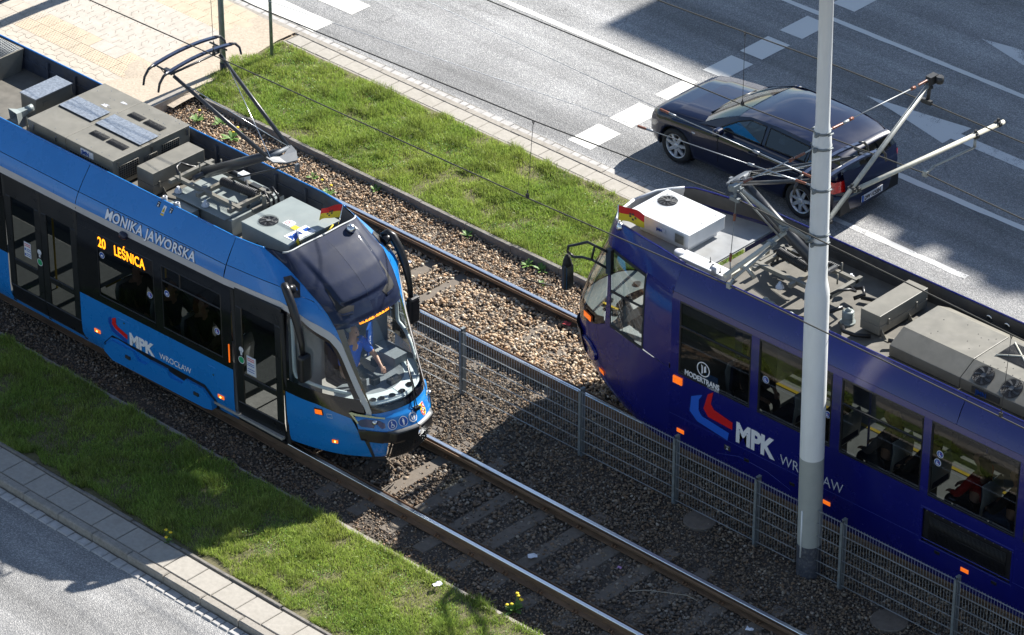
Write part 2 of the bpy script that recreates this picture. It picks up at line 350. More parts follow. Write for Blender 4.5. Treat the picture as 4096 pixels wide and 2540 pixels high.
# pavements: slabs with open joints, kerb stones
def blocks(name, mt, x0, x1, ln, y0, y1, zt, zb, gap=.008, jit=.004, e=.008):
    m = MB(); x = x0
    while x < x1:
        L_ = ln * (random.uniform(.97, 1.03)); a, b = x + gap / 2, x + L_ - gap / 2; dz = random.uniform(-jit, jit); yj = random.uniform(-jit, jit)
        lo, hi = y0 + yj, y1 + yj
        top = [(a + e, lo + e, zt + dz), (b - e, lo + e, zt + dz), (b - e, hi - e, zt + dz), (a + e, hi - e, zt + dz)]
        mid = [(a, lo, zt - e + dz), (b, lo, zt - e + dz), (b, hi, zt - e + dz), (a, hi, zt - e + dz)]
        bot = [(p[0], p[1], zb) for p in mid]
        m.add(top + mid + bot, [(0, 1, 2, 3)] + [(i, (i + 1) % 4, 4 + (i + 1) % 4, 4 + i) for i in range(4)] + [(4 + i, 4 + (i + 1) % 4, 8 + (i + 1) % 4, 8 + i) for i in range(4)])
        x += L_
    o = m.build(name, mt); o['kind'] = 'structure'; return o
blocks('footpath', M['concrete'], -9.85, 14, .342, 8.655, 8.945, -.08, -.2)
blocks('path_edging', M['kerb'], -9.9, 14, 1.0, 8.585, 8.647, -.075, -.2)
blocks('kerb', M['kerb'], -22, 14, 1.0, 8.952, 9.07, -.078, -.25)
sheet('footpath_bed', M['mortar'], rect(-9.9, 14, 8.6, 9.0, -.092))
blocks('footpath', M['concrete'], -9, 6, .485, -3.24, -2.83, -.05, -.2, gap=.014, jit=.006)
blocks('path_edging', M['kerb_dark'], -9, 6, 1.0, -2.81, -2.755, -.035, -.2, gap=.012, jit=.01)
blocks('kerb', M['kerb'], -9, 6, .72, -3.385, -3.255, -.048, -.22, gap=.012, e=.014)
sheet('footpath_bed', M['mortar'], rect(-9, 6, -3.3, -2.75, -.066))
blocks('kerb', M['kerb'], -14, 12, 1.0, -.865, -.785, -.09, -.3, gap=.01, jit=.012)
blocks('kerb', M['kerb_dark'], -9.3, 14, 1.0, 6.235, 6.315, -.035, -.3, gap=.01, jit=.012)
# tram stop platform: pavers in waves, raised warning strips
def platform():
    z = 0.03
    sheet('platform', M['sand'], [(-22, 5.25, z - .012), (-9.75, 5.25, z - .012), (-9.55, 6.28, z - .06), (-9.95, 8.55, z - .1), (-9.95, 8.96, z - .1), (-22, 8.96, z - .1)])
    m = MB()
    def cell(x0, x1, y0, y1, wave, mi, wl=1, wh=1):
        g = .0035; n = 12; lo = []; hi = []
        for k in range(n + 1):
            x = x0 + g + (x1 - x0 - 2 * g) * k / n
            ph = (x / .165) % 2.0; wv = (.03 * max(-1, min(1, 3 * math.sin(pi * ph)))) * (1 if wave else 0)
            zz = z - max(0, (x + 11.2)) * .05 - max(0, y0 - 6.3) * .035
            lo.append((x, y0 + g + wv * wl, zz)); hi.append((x, y1 - g + wv * wh, zz))
        m.grid([lo, hi], mi, smooth=False)
    y = 5.27
    rows = [(.165, 1, 1), (.165, 1, 1), (.14, 1, 1)]
    rows += [(.34, 0, 2), (.34, 0, 2)]
    while True:
        tot = 5.27 + sum(r[0] for r in rows)
        if tot > 8.0: break
        rows.append((.165, 1, 0))
    rows += [(.3, 0, 2), (.3, 0, 2), (.3, 0, 2)]
    for i, (h, wv, mi) in enumerate(rows):
        st = .33 if wv else .34
        x = -22 + (0 if i % 2 else .165)
        xe = -9.75 if y < 6.3 else -9.95 - max(0, .9 * (1 - abs(y - 7.3) / 1.0))
        while x < xe - .15:
            mm = mi
            if mi == 2 and y < 6.5 and -12.2 < x < -11.25 and y > 5.9 and random.random() < .8: mm = 0
            if mi == 2 and y < 6.5 and x < -13.66: mm = 1
            cell(x, x + st, y, y + h, wv, mm, i > 0 and rows[i - 1][1], i < len(rows) - 1 and rows[i + 1][1]); x += st
        y += h
        if y > 8.93: break
    o = m.build('platform_paving', [M['paver'], M['paver_warm'], M['tactile']]); o['kind'] = 'structure'
    # domes of the warning strips
    d = MB()
    for (ya, yb, xa, xb) in ((5.75, 6.41, -13.62, -10.0), (8.02, 8.9, -13.4, -10.0)):
        yy = ya + .03; k = 0
        while yy < yb - .02:
            xx = xa + (.03 if k % 2 else 0)
            while xx < xb:
                if not (-12.2 < xx < -11.25 and 6.08 < yy < 6.5):
                    zz = z - max(0, (xx + 11.2)) * .05 - max(0, yy - 6.3) * .035
                    d.lathe((xx, yy, zz), [(.012, 0), (.008, .005)], n=6)
                xx += .06
            yy += .05; k += 1
    o = d.build('warning_domes', M['tactile']); o['kind'] = 'structure'
    # end kerb of the platform and the trodden sandy patch
    e = MB(); e.box(-9.74, -9.6, 5.22, 6.235, -.3, z - .005); o = e.build('platform_edge', M['kerb']); o['kind'] = 'structure'
    e = MB(); e.box(-22, -9.78, 5.16, 5.25, -.3, z + .004); o = e.build('platform_edge', M['kerb']); o['kind'] = 'structure'
    s = MB(); P = []
    for i in range(15):
        row = []
        for j in range(15):
            x = -11.4 + 1.95 * i / 14; y = 5.7 + 2.75 * j / 14
            zz = z - max(0, (x + 11.2)) * .05 - max(0, y - 6.3) * .035 + .012 - .06 * max(0, (-10.6 - x)) ** 1.3 - .05 * max(0, 6.1 - y) + .012 * math.sin(x * 9 + y * 5)
            row.append((x, y, zz))
        P.append(row)
    s.grid(P); o = s.build('sandy_patch', M['sand']); o['kind'] = 'structure'
platform()
sheet('red_path', mat('red_pavers', (.16, .1, .095), .85, var=.2, scale=7, bump=.2), rect(-22, -14.3, 5.0, 9, .045))

# ------------------------------------------------------------------ rails
def rail(yc, side, label):
    # side=+1: gauge side towards -y (far rail of a track); -1: towards +y
    pr = [(.03, -.006), (.027, 0), (-.026, 0), (-.031, -.008), (-.033, -.04), (-.066, -.042), (-.07, -.012), (-.082, -.009), (-.088, -.02), (-.085, -.055), (-.03, -.07), (-.014, -.085),
          (-.013, -.128), (-.09, -.145), (-.09, -.16), (.09, -.16), (.09, -.145), (.013, -.128), (.014, -.06), (.028, -.045)]
    m = MB(); n = len(pr); xs = [-22 + 2 * i for i in range(19)]
    vs = [(x, yc + side * p[0], p[1]) for x in xs for p in pr]
    for k in range(n):
        mi = 0 if k in (0, 1, 2) else 1
        fs = [(i * n + k, i * n + (k + 1) % n, (i + 1) * n + (k + 1) % n, (i + 1) * n + k) for i in range(len(xs) - 1)]
        m.add(vs, fs, mi)
    o = m.build('rail', [M['rail_steel'], M['rail_rust']]); return tag(o, label, 'rail', 'tram rails')
Y2 = 3.8581; G = 1.491
rail(0, -1, 'grooved rail nearest the grass verge, running under the light blue tram')
rail(G, 1, 'grooved rail beside the mesh fence on the light blue tram side')
rail(Y2, -1, 'grooved rail just behind the mesh fence, under the dark blue tram')
rail(Y2 + G, 1, 'grooved rail nearest the far grass strip and the wide road')
def make_sleeper():
    t = empty('sleeper', (0, 0, 0))
    m = MB(); m.prism([(-.115, -.46, -.163), (.115, -.46, -.163), (.135, -.46, -.32), (-.135, -.46, -.32)], (0, 2.41, 0)); m.build('sleeper_beam', M['sleeper'], t, bevel=.012)
    for y, s in ((0, 1), (0, -1), (G, 1), (G, -1)):
        c = MB()
        for dx in (-.028, .028):
            c.tube([(dx, y + s * .075 + s * .018 * cos(a), -.135 + .026 * sin(a)) for a in [i * pi / 5 - .4 for i in range(9)]], .009, 6)
        c.tube([(-.05, y + s * .08, -.142), (.05, y + s * .08, -.142)], .008, 6)
        c.build('rail_clip', M['rust'], t)
    return t
proto = make_sleeper(); first = True
xs1 = [.95 + .645 * k for k in range(-1, 12)]; xs2 = [-3.6 + .63 * k for k in range(-2, 10)]
ordn = ['first', 'second', 'third', 'fourth', 'fifth', 'sixth', 'seventh', 'eighth', 'ninth', 'tenth', 'eleventh', 'twelfth', 'thirteenth']
for yy, xs, wh in ((0, xs1, 'between the rails ahead of the light blue tram, %s from its nose'), (Y2, xs2, 'of the track behind the mesh fence, %s from the left')):
    for k, x in enumerate(xs):
        s = proto if first else copy_tree(proto); first = False
        s.location = (x, yy, random.uniform(-.006, .004))
        tag(s, 'concrete sleeper ' + wh % ordn[k], 'sleeper', 'concrete sleepers in the ballast')
# ------------------------------------------------------------------ ballast stones and grass: many small meshes merged into one object each
def visible(P, mx=.06):
    d = P - np.array(CPOS); zc = d @ np.array(CF)
    sx = (d @ np.array(CR)) / zc * 136.28 / 36; sy = (d @ np.array(CU)) / zc * 136.28 / 36
    return (abs(sx) < .5 + mx) & (abs(sy) < .31 + mx)
def mesh_from_arrays(name, V, Fc, col, mt, kind='stuff', smooth=False):
    """V (n,k,3) vertices per piece, Fc (m,3) triangles of one piece, col (n,3) colour per piece or (n,k,3)"""
    n, k, _ = V.shape; m = len(Fc)
    me = bpy.data.meshes.new(name)
    me.vertices.add(n * k); me.vertices.foreach_set('co', V.reshape(-1).astype(np.float32))
    F = (Fc[None] + (np.arange(n) * k)[:, None, None]).reshape(-1).astype(np.int32)
    me.loops.add(len(F)); me.loops.foreach_set('vertex_index', F)
    me.polygons.add(n * m); me.polygons.foreach_set('loop_start', np.arange(0, len(F), 3, dtype=np.int32))
    if smooth: me.polygons.foreach_set('use_smooth', np.ones(n * m, dtype=bool))
    c = np.ones((n, k, 4), dtype=np.float32)
    c[..., :3] = col if col.ndim == 3 else col[:, None, :]
    a = me.color_attributes.new('col', 'FLOAT_COLOR', 'POINT'); a.data.foreach_set('color', c.reshape(-1))
    me.update(calc_edges=True); me.materials.append(mt)
    o = link(name, me); o['kind'] = kind; return o
def rand_rot(n):
    q = rng.normal(size=(n, 4)); q /= np.linalg.norm(q, axis=1)[:, None]
    w_, x, y, z = q.T
    return np.stack([1 - 2 * (y * y + z * z), 2 * (x * y - z * w_), 2 * (x * z + y * w_), 2 * (x * y + z * w_), 1 - 2 * (x * x + z * z), 2 * (y * z - x * w_),
                     2 * (x * z - y * w_), 2 * (y * z + x * w_), 1 - 2 * (x * x + y * y)], 1).reshape(n, 3, 3)
t_ = (1 + 5 ** .5) / 2
ICO = np.array([(-1, t_, 0), (1, t_, 0), (-1, -t_, 0), (1, -t_, 0), (0, -1, t_), (0, 1, t_), (0, -1, -t_), (0, 1, -t_), (t_, 0, -1), (t_, 0, 1), (-t_, 0, -1), (-t_, 0, 1)]) / 1.9
ICOF = np.array([(0, 11, 5), (0, 5, 1), (0, 1, 7), (0, 7, 10), (0, 10, 11), (1, 5, 9), (5, 11, 4), (11, 10, 2), (10, 7, 6), (7, 1, 8), (3, 9, 4), (3, 4, 2), (3, 2, 6), (3, 6, 8), (3, 8, 9), (4, 9, 5), (2, 4, 11), (6, 2, 10), (8, 6, 7), (9, 8, 1)])
PAL = np.array([(.30, .25, .2), (.22, .19, .165), (.36, .30, .235), (.26, .205, .155), (.17, .16, .15), (.42, .385, .33), (.3, .22, .155), (.24, .235, .225), (.13, .12, .115), (.5, .475, .43)])
def stones(x0, x1, y0, y1, per_m2, size, ztop, bright, avoid=None, hump=0):
    n = int((x1 - x0) * (y1 - y0) * per_m2)
    p = np.stack([rng.uniform(x0, x1, n), rng.uniform(y0, y1, n), np.full(n, ztop)], 1)
    keep = visible(p)
    if avoid is not None: keep &= ~avoid(p[:, 0], p[:, 1])
    p = p[keep]; n = len(p)
    p[:, 2] += rng.uniform(-.028, .012, n) + .018 * np.sin(p[:, 0] * 2.3 + p[:, 1] * 1.1) * np.sin(p[:, 1] * 3.1 + p[:, 0]) + hump
    sz = size * np.clip(rng.lognormal(-.05, .32, n), .5, 1.9)
    V = ICO[None] * (1 + rng.uniform(-.3, .3, (n, 12, 1)))
    V = V * np.stack([rng.uniform(.8, 1.35, n), rng.uniform(.7, 1.1, n), rng.uniform(.5, .85, n)], 1)[:, None, :]
    V = np.einsum('nij,nkj->nki', rand_rot(n), V) * sz[:, None, None] * .5
    V[..., 2] *= .85
    c = PAL[rng.choice(len(PAL), n, p=[.17, .16, .13, .14, .1, .06, .1, .07, .04, .03])] * rng.uniform(.75, 1.25, (n, 1)) * np.array(bright)
    return V + p[:, None, :], c
def sleepers1(x, y): return (np.abs((x - .95 + .3225) % .645 - .3225) < .105) & (y > -.05) & (y < G) & (rng.random(len(x)) < np.where(np.abs(y - .745) < .5, np.clip((x - 1.2) * .22 + .02, 0, .6) * -1 + .8, .85))
def sleepers2(x, y): return (np.abs((x + 3.6 + .315) % .63 - .315) < .1) & (y > Y2) & (y < Y2 + G) & (x < -2.2) & (rng.random(len(x)) < .95)
def rails_av(x, y):
    r = np.zeros(len(x), bool)
    for yc in (0, G, Y2, Y2 + G): r |= np.abs(y - yc) < .095
    return r
parts_ = []  # stone tints also hold shade: near beds coloured darker, sunlit far beds lighter
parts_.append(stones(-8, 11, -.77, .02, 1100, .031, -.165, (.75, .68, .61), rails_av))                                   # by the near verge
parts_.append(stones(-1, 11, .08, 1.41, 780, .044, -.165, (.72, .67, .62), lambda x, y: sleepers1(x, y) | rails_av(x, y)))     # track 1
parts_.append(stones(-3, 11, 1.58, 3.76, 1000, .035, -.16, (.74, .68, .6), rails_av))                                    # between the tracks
parts_.append(stones(-5, 3.4, 3.95, 5.27, 760, .048, -.155, (1.5, 1.36, 1.17), lambda x, y: sleepers2(x, y) | rails_av(x, y), .012))  # track 2, fresh stone, tint also raised for sunlight
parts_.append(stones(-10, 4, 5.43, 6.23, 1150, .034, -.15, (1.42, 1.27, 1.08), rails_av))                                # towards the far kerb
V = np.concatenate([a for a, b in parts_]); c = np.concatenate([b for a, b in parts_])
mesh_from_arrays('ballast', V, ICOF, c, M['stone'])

def blades(xy, z, h, width, lean, cols):
    n = len(xy); a = rng.uniform(0, 2 * pi, n); b = a + rng.normal(0, .5, n)
    d = np.stack([np.cos(a), np.sin(a)], 1); s = np.stack([-np.sin(b), np.cos(b)], 1)
    ln = np.clip(np.abs(rng.normal(lean, .25, n)), .03, 1.15)
    V = np.zeros((n, 5, 3))
    for k, (t, wd) in enumerate(((0, 1), (.55, .8), (1, 0))):
        cx = xy + d * (h * ln * t ** 1.7)[:, None]; zz = z + h * t * np.sqrt(np.clip(1 - (ln * t ** .8 * .75) ** 2, .05, 1))
        if k < 2:
            V[:, 2 * k, :2] = cx - s * (width * wd)[:, None]; V[:, 2 * k + 1, :2] = cx + s * (width * wd)[:, None]; V[:, 2 * k, 2] = V[:, 2 * k + 1, 2] = zz
        else: V[:, 4, :2] = cx; V[:, 4, 2] = zz
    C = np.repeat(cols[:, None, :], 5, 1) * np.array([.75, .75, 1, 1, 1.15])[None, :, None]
    return V, C
BF = np.array([(0, 1, 3), (0, 3, 2), (2, 3, 4)])
def vnoise(x, y, s, seed):
    r = np.random.default_rng(seed); g = r.random((64, 64)); u = x * s + 31; v = y * s + 17
    i = np.floor(u).astype(int); j = np.floor(v).astype(int); fu = u - i; fv = v - j; fu = fu * fu * (3 - 2 * fu); fv = fv * fv * (3 - 2 * fv)
    G_ = lambda a, b: g[a % 64, b % 64]
    return (G_(i, j) * (1 - fu) + G_(i + 1, j) * fu) * (1 - fv) + (G_(i, j + 1) * (1 - fu) + G_(i + 1, j + 1) * fu) * fv
def grass(name, x0, x1, y0, y1, per_m2, z, hmean, edge, seed, dry):
    n = int((x1 - x0) * (y1 - y0) * per_m2)
    x = rng.uniform(x0, x1, n); y = rng.uniform(y0, y1, n)
    k = visible(np.stack([x, y, np.full(n, z)], 1), .05) & edge(x, y); x = x[k]; y = y[k]
    cl = vnoise(x, y, 2.6, seed) * .6 + vnoise(x, y, 7, seed + 1) * .4
    keep = rng.random(len(x)) < np.clip((cl - .18) * 3.4, .3, 1); x = x[keep]; y = y[keep]; cl = cl[keep]; n = len(x)
    tuft = np.clip((vnoise(x, y, 3.6, seed + 2) - .5) * 3, 0, 1)
    h = hmean * (.4 + .95 * cl + 1.0 * tuft * cl) * rng.uniform(.55, 1.35, n)
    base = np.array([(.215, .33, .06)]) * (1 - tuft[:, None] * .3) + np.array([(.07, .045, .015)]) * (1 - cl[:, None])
    yl = vnoise(x, y, 1.3, seed + 5)[:, None]
    base = base * (1 - .3 * yl) + np.array([(.38, .4, .1)]) * .42 * yl
    cols = base * rng.uniform(.6, 1.55, (n, 1))
    dr = rng.random(n) < dry * 1.5 * (1.6 - cl); cols[dr] = np.array([(.45, .4, .25)]) * rng.uniform(.6, 1.2, (dr.sum(), 1)); h[dr] *= .6
    wd = rng.uniform(.0022, .0052, n)
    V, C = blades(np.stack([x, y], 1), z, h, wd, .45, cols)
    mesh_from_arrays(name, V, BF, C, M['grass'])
e1 = lambda x, y: (y < -.87 + .05 * vnoise(x, y, 6, 3)) & (y > -2.72 + (.22 * vnoise(x, y * 0, 4, 9) - .07))
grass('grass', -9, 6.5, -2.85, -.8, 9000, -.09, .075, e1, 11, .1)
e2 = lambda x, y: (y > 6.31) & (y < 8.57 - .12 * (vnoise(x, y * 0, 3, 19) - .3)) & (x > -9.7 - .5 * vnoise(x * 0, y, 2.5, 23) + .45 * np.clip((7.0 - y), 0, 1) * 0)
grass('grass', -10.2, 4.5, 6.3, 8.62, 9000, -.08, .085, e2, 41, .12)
# low leafy clover-like ground cover among the blades
def cover(x0, x1, y0, y1, n, z, edge, seed):
    x = rng.uniform(x0, x1, n); y = rng.uniform(y0, y1, n); k = edge(x, y) & (vnoise(x, y, 2.2, seed) > .56) & visible(np.stack([x, y, np.full(n, z)], 1), .05); x = x[k]; y = y[k]; n = len(x)
    Q = np.array([(-.5, 0, 0), (0, -.42, .1), (.5, 0, 0), (0, .42, .1)]); V = np.einsum('nij,kj->nki', rand_rot(n), Q) * rng.uniform(.012, .03, n)[:, None, None]
    V[..., 2] *= .5; V[..., 0] += x[:, None]; V[..., 1] += y[:, None]; V[..., 2] += z + rng.uniform(.01, .07, n)[:, None]
    c = np.array([(.15, .29, .045)]) * rng.uniform(.6, 1.5, (n, 1))
    mesh_from_arrays('ground_cover', V, np.array([(0, 1, 2), (0, 2, 3)]), c, M['grass'])
cover(-10, 4, 6.35, 8.5, 60000, -.08, e2, 61)
cover(-9, 6, -2.65, -.9, 30000, -.09, e1, 67)
# weeds on the ballast and dandelions
def weed(x, y, z, s, label, flowers=0, nl=16):
    t = empty('weed' if not flowers else 'dandelion', (x, y, z), label, 'plant')
    m = MB()
    for k in range(nl):
        a = 2 * pi * k / nl + random.uniform(-.3, .3); L_ = s * random.uniform(.6, 1.15); up = random.uniform(.35, 1.1)
        d = Vector((cos(a), sin(a), 0)); n_ = Vector((-sin(a), cos(a), 0)); p = [Vector((x, y, z)) + d * (L_ * q * (1.15 - up * .5)) + Vector((0, 0, L_ * up * (q - .45 * q * q))) for q in (0, .35, .7, 1)]
        wd = [.006, .016, .02, .002]
        m.grid([[tuple(p[i] - n_ * wd[i] * s * 6), tuple(p[i] + n_ * wd[i] * s * 6)] for i in range(4)])
    m.build('leaves', M['leaf'], t)
    for k in range(flowers):
        a = random.uniform(0, 6.3); rr = random.uniform(.03, .13); hh = random.uniform(.14, .26); px, py = x + rr * cos(a), y + rr * sin(a)
        f = MB(); f.tube([(x + rr * .2 * cos(a), y + rr * .2 * sin(a), z), (px, py, z + hh)], .004, 5, 0)
        f.lathe((px, py, z + hh), [(.004, -.012), (.018, -.004), (.026, .006), (.02, .014), (.006, .016)], 10, 1); f.build('flower', [M['leaf'], M['yellow_flower']], t)
weed(4.2, -.62, -.16, .2, 'dandelion clump with several yellow heads on ballast beside the near kerb', 7, 20)
weed(-.25, -2.78, -.06, .1, 'small yellow dandelions at the edge of the near footpath by the shadow line', 3, 12)
for i, (x, y, s, fl) in enumerate(((-8.95, 5.75, .2, 1), (-8.6, 5.95, .17, 0), (-8.1, 5.75, .22, 2), (-7.35, 5.4, .17, 0), (-6.2, 5.75, .13, 0), (-5.65, 5.55, .14, 2), (-3.15, 6.12, .13, 0), (-1.85, 6.1, .14, 0), (-1.6, 6.15, .16, 0), (-1.3, 5.85, .1, 0), (-5.2, 6.15, .14, 0))):
    nm = ['in the corner below the platform end', 'second from the platform end, under the far kerb', 'with yellow heads left of the collector arm', 'alone in mid ballast left of the upper collector arm', 'small, beside the collector hinge', 'with yellow heads right below the collector hinge plate', 'small tuft against the far kerb behind the black cab visor', 'bright rosette right of the cab mirror', 'dark rosette touching the far kerb', 'smallest pale tuft between far rail and kerb', 'tuft at a joint of the far kerb above the tram roof']
    weed(x, y, -.15, s, 'green weed in ballast, ' + nm[i], fl, 14)
def scrap(name, x, y, z, s, mt, label, cat='litter', ang=0):
    m = MB(); P = []
    for i in range(4):
        P.append([(x + (i - 1.5) * s / 3 * cos(ang) - (j - 1) * s / 3 * sin(ang), y + (i - 1.5) * s / 3 * sin(ang) + (j - 1) * s / 3 * cos(ang), z + random.uniform(.0, .03)) for j in range(3)])
    m.grid(P, smooth=False); o = m.build(name, mt); so = o.modifiers.new('thick', 'SOLIDIFY'); so.thickness = .003; tag(o, label, cat)
scrap('paper_scrap', 3.55, .45, -.12, .13, M['paper'], 'white paper scrap lying between the rails in front of the light blue tram', ang=.8)
scrap('paper_scrap', 6.79, 1.2, -.12, .1, M['paper'], 'crumpled white paper by a rail clip at the bottom edge', ang=.3)
scrap('paper_scrap', -3.18, 4.87, -.1, .07, M['paper'], 'tiny white paper next to the far cab mirror, between the rails', ang=.3)
scrap('plastic_bag', 3.17, -1.02, -.02, .13, M['paper'], 'thin white plastic scrap lying in the sunlit grass verge', ang=1.2)
scrap('wrapper', -.19, 5.2, -.1, .12, M['red_foil'], 'crumpled red and white wrapper against the rail before the dark blue tram', ang=.4)
scrap('wrapper', 4.59, 1.07, -.12, .06, mat('pink_foil', (.5, .28, .5), .5), 'small pink wrapper among the stones between the rails', ang=.4)
m = MB(); m.tube([(5.05, .75, -.12), (5.2, .9, -.1), (5.45, 1.05, -.095), (5.7, 1.2, -.1), (5.85, 1.22, -.12)], .006, 6); tag(m.build('twig', M['twig']), 'long dry twig lying across the stones between the rails', 'twig')
m = MB(); m.tube([(-1.65, 5.75, -.12), (-1.5, 5.72, -.09), (-1.3, 5.78, -.09), (-1.12, 5.9, -.12)], .012, 6); tag(m.build('cable_offcut', M['black_cable']), 'short black cable piece lying on ballast beyond the far rail', 'cable')
for x, y, rr, lb in ((4.6, 2.72, .235, 'round concrete pit cover under the fence left of the white mast'), (7.98, 2.68, .26, 'round concrete pit cover under the fence at the bottom right')):
    m = MB(); m.lathe((x, y, -.15), [(rr, -.05), (rr, 0), (rr - .015, .012), (.05, .02), (.001, .02)], 32, smooth=False); m.lathe((x, y, -.128), [(.02, 0), (.015, .006)], 10)
    tag(m.build('pit_cover', M['sleeper']), lb, 'cover')
# ------------------------------------------------------------------ mesh fence between the tracks
FY = 2.78
def fence():
    t = empty('mesh_fence', (0, FY, -.17), 'galvanised double wire mesh fence with grey posts standing between the two tracks', 'fence')
    posts = [-2.4, -.05, 2.29, 4.06, 5.53, 7.03, 8.94, 10.9]
    for x in posts:
        p = MB(); y0 = FY + .012
        p.box(x - .02, x + .02, y0, y0 + .006, -.25, .915); p.box(x - .02, x - .014, y0 + .006, y0 + .062, -.25, .955); p.box(x + .014, x + .02, y0 + .006, y0 + .062, -.25, .955); p.box(x - .02, x + .02, y0 + .062, y0 + .068, -.25, .955)
        p.box(x - .024, x + .024, y0 - .002, y0 + .07, .955, .963)
        p.box(x - .021, x + .021, FY - .024, FY - .018, -.13, .935)
        for k in range(6): p.lathe((x, FY - .024, .86 - .2 * k), [(.008, -.006), (.008, 0)], 8, axis='y')
        p.build('post', M['galv_dull'], t)
    for a, b in zip(posts[:-1], posts[1:]):
        segs = [(a + .015, b - .015)]
        if a == 5.53: segs = [(a + .015, 6.26)]
        if a == 7.03: segs = [(a + .015, b - .015)]
        for (x0, x1) in segs: panel(t, x0, x1)
    panel(t, 6.52, 7.015)
def panel(t, x0, x1):
    m = MB(); n = int((x1 - x0) / .05)
    for k in range(n + 1):
        x = x1 - .02 - k * .05
        if x < x0: break
        m.tube([(x, FY, -.09), (x, FY, .945)], .0023, 5)
    for k in range(6):
        z = .92 - .2 * k
        for dy in (-.006, .006): m.tube([(x0, FY + dy, z), (x1, FY + dy, z)], .0034, 5)
    m.build('mesh_panel', M['galv'], t)
fence()

# ------------------------------------------------------------------ catenary mast with its cantilever arms
MX, MY = 6.46, 2.82
def mx(z): return MX - .0188 * (z + .1)
def axis_lathe(m, prof, n=36, mi=0, smooth=True):
    vs = []
    for r, z in prof:
        for k in range(n): vs.append((mx(z) + r * cos(2 * pi * k / n), MY + r * sin(2 * pi * k / n), z))
    fs = [(i * n + k, i * n + (k + 1) % n, (i + 1) * n + (k + 1) % n, (i + 1) * n + k) for i in range(len(prof) - 1) for k in range(n)]
    m.add(vs, fs, mi, smooth)
def insulator(m, a, b, mi):
    """brown ribbed strain insulator between two points with metal ends"""
    a, b = Vector(a), Vector(b); pts = []; rs = []
    n = 14
    for i in range(n + 1):
        pts.append(a.lerp(b, i / n)); rs.append(.009 if i in (0, n) else (.02 if i % 2 else .013))
    m.tube(pts, rs, 10, mi)
mast = empty('catenary_mast', (MX, MY, -.2), 'tall white catenary mast with grey and dark base and cream cantilever arms', 'mast')
m = MB(); axis_lathe(m, [(.168, -.3), (.168, -.02), (.172, 0), (.168, .02), (.168, .22), (.172, .24), (.168, .26), (.167, .32)]); m.build('dark_base', M['mast_dark'], mast)
m = MB(); axis_lathe(m, [(.166, .318), (.165, 1.7)]); m.build('grey_base', M['mast_grey'], mast)
m = MB(); axis_lathe(m, [(.1655, 1.7), (.163, 4.2), (.158, 4.28), (.136, 4.4), (.127, 4.45), (.124, 6.45), (.12, 6.53), (.1, 6.66), (.0935, 6.72), (.091, 8.48), (.094, 8.485), (.094, 8.5), (.086, 8.5), (.084, 8.42), (.001, 8.42)])
m.build('shaft', M['mast_white'], mast)
m = MB()
for z, r in ((5.01, .128), (5.13, .128), (6.39, .128), (6.6, .108), (5.79, .128)):
    axis_lathe(m, [(r, z - .02), (r + .005, z - .018), (r + .005, z + .018), (r, z + .02)])
    for s in (-1, 1): m.cbox((mx(z) + s * .02, MY - (r + .03) * (1 if s > 0 else -1), z), (.03, .06, .05)); m.tube([(mx(z) + .14 * s, MY - .05, z), (mx(z) + .14 * s, MY + .05, z)], .012, 6)
m.build('clamp', M['galv_dull'], mast)
m = MB(); m.tube([(mx(.6), MY - .172, .15), (mx(1.0), MY - .17, .9)], .012, 6); m.build('cable_conduit', M['mast_white'], mast)
X = 6.36
def arm(m, pts, r, mi=0): m.tube([(X, y, z) for y, z in pts], r, 12, mi)
# towards the near track
c = MB(); arm(c, [(2.66, 5.06), (2.02, 5.62), (1.12, 6.5)], .031); c.build('cantilever_tube', M['tube_grey'], mast)
c = MB(); arm(c, [(2.12, 5.42), (.95, 5.28)], .031); c.build('cantilever_tube', M['tube_cream'], mast)
c = MB(); arm(c, [(1.95, 5.34), (1.12, 5.16)], .02); c.tube([(X, 1.12, 5.16), (X, 1.05, 5.1)], .018, 8); c.cbox((X, 1.04, 5.1), (.06, .04, .07)); c.build('steady_arm', M['tube_grey'], mast)
c = MB()
for y, z in ((2.08, 5.5), (1.85, 5.38), (1.15, 6.46), (2.6, 5.12)): c.lathe((X, y, z - .05), [(.038, .01), (.043, .03), (.043, .07), (.038, .09)], 12); c.cbox((X, y, z), (.12, .04, .04)); c.cbox((X + .04, y, z), (.02, .12, .02))
c.cbox((X, 1.09, 6.5), (.07, .11, .08)); c.lathe((X - .05, 1.07, 6.44), [(.03, 0), (.04, .04), (.03, .08)], 12); c.tube([(X, 1.1, 6.44), (X, 1.1, 6.3)], .02, 8); c.cbox((X, 1.1, 6.33), (.14, .05, .05))
c.build('fitting', M['galv_dull'], mast)
c = MB(); c.tube([(mx(6.5), 2.68, 6.42), (X, 2.45, 6.44)], .01, 6, 0); insulator(c, (X, 2.45, 6.44), (X, 2.25, 6.45), 1); c.tube([(X, 2.25, 6.45), (X, 1.42, 6.5)], .008, 6, 0); insulator(c, (X, 1.42, 6.5), (X, 1.24, 6.51), 1); c.tube([(X, 1.24, 6.51), (X, 1.1, 6.52)], .012, 6, 0)
c.tube([(X, 2.22, 6.45), (X, 2.14, 6.45)], .022, 8, 1)
c.build('tie_rod', [M['galv'], M['porcelain']], mast)
c = MB(); c.tube([(X - .02, 1.15, 6.42), (X - .02, 1.13, 6.1)], .006, 6, 0); insulator(c, (X - .02, 1.13, 6.1), (X - .02, 1.12, 6.0), 1); c.tube([(X - .02, 1.12, 6.0), (X - .02, 1.08, 5.55)], .005, 6, 0); insulator(c, (X - .02, 1.08, 5.55), (X - .02, 1.07, 5.43), 1); c.tube([(X - .02, 1.07, 5.43), (X, 1.06, 5.29)], .007, 6, 0)
c.build('hanger', [M['galv_dull'], M['porcelain']], mast)
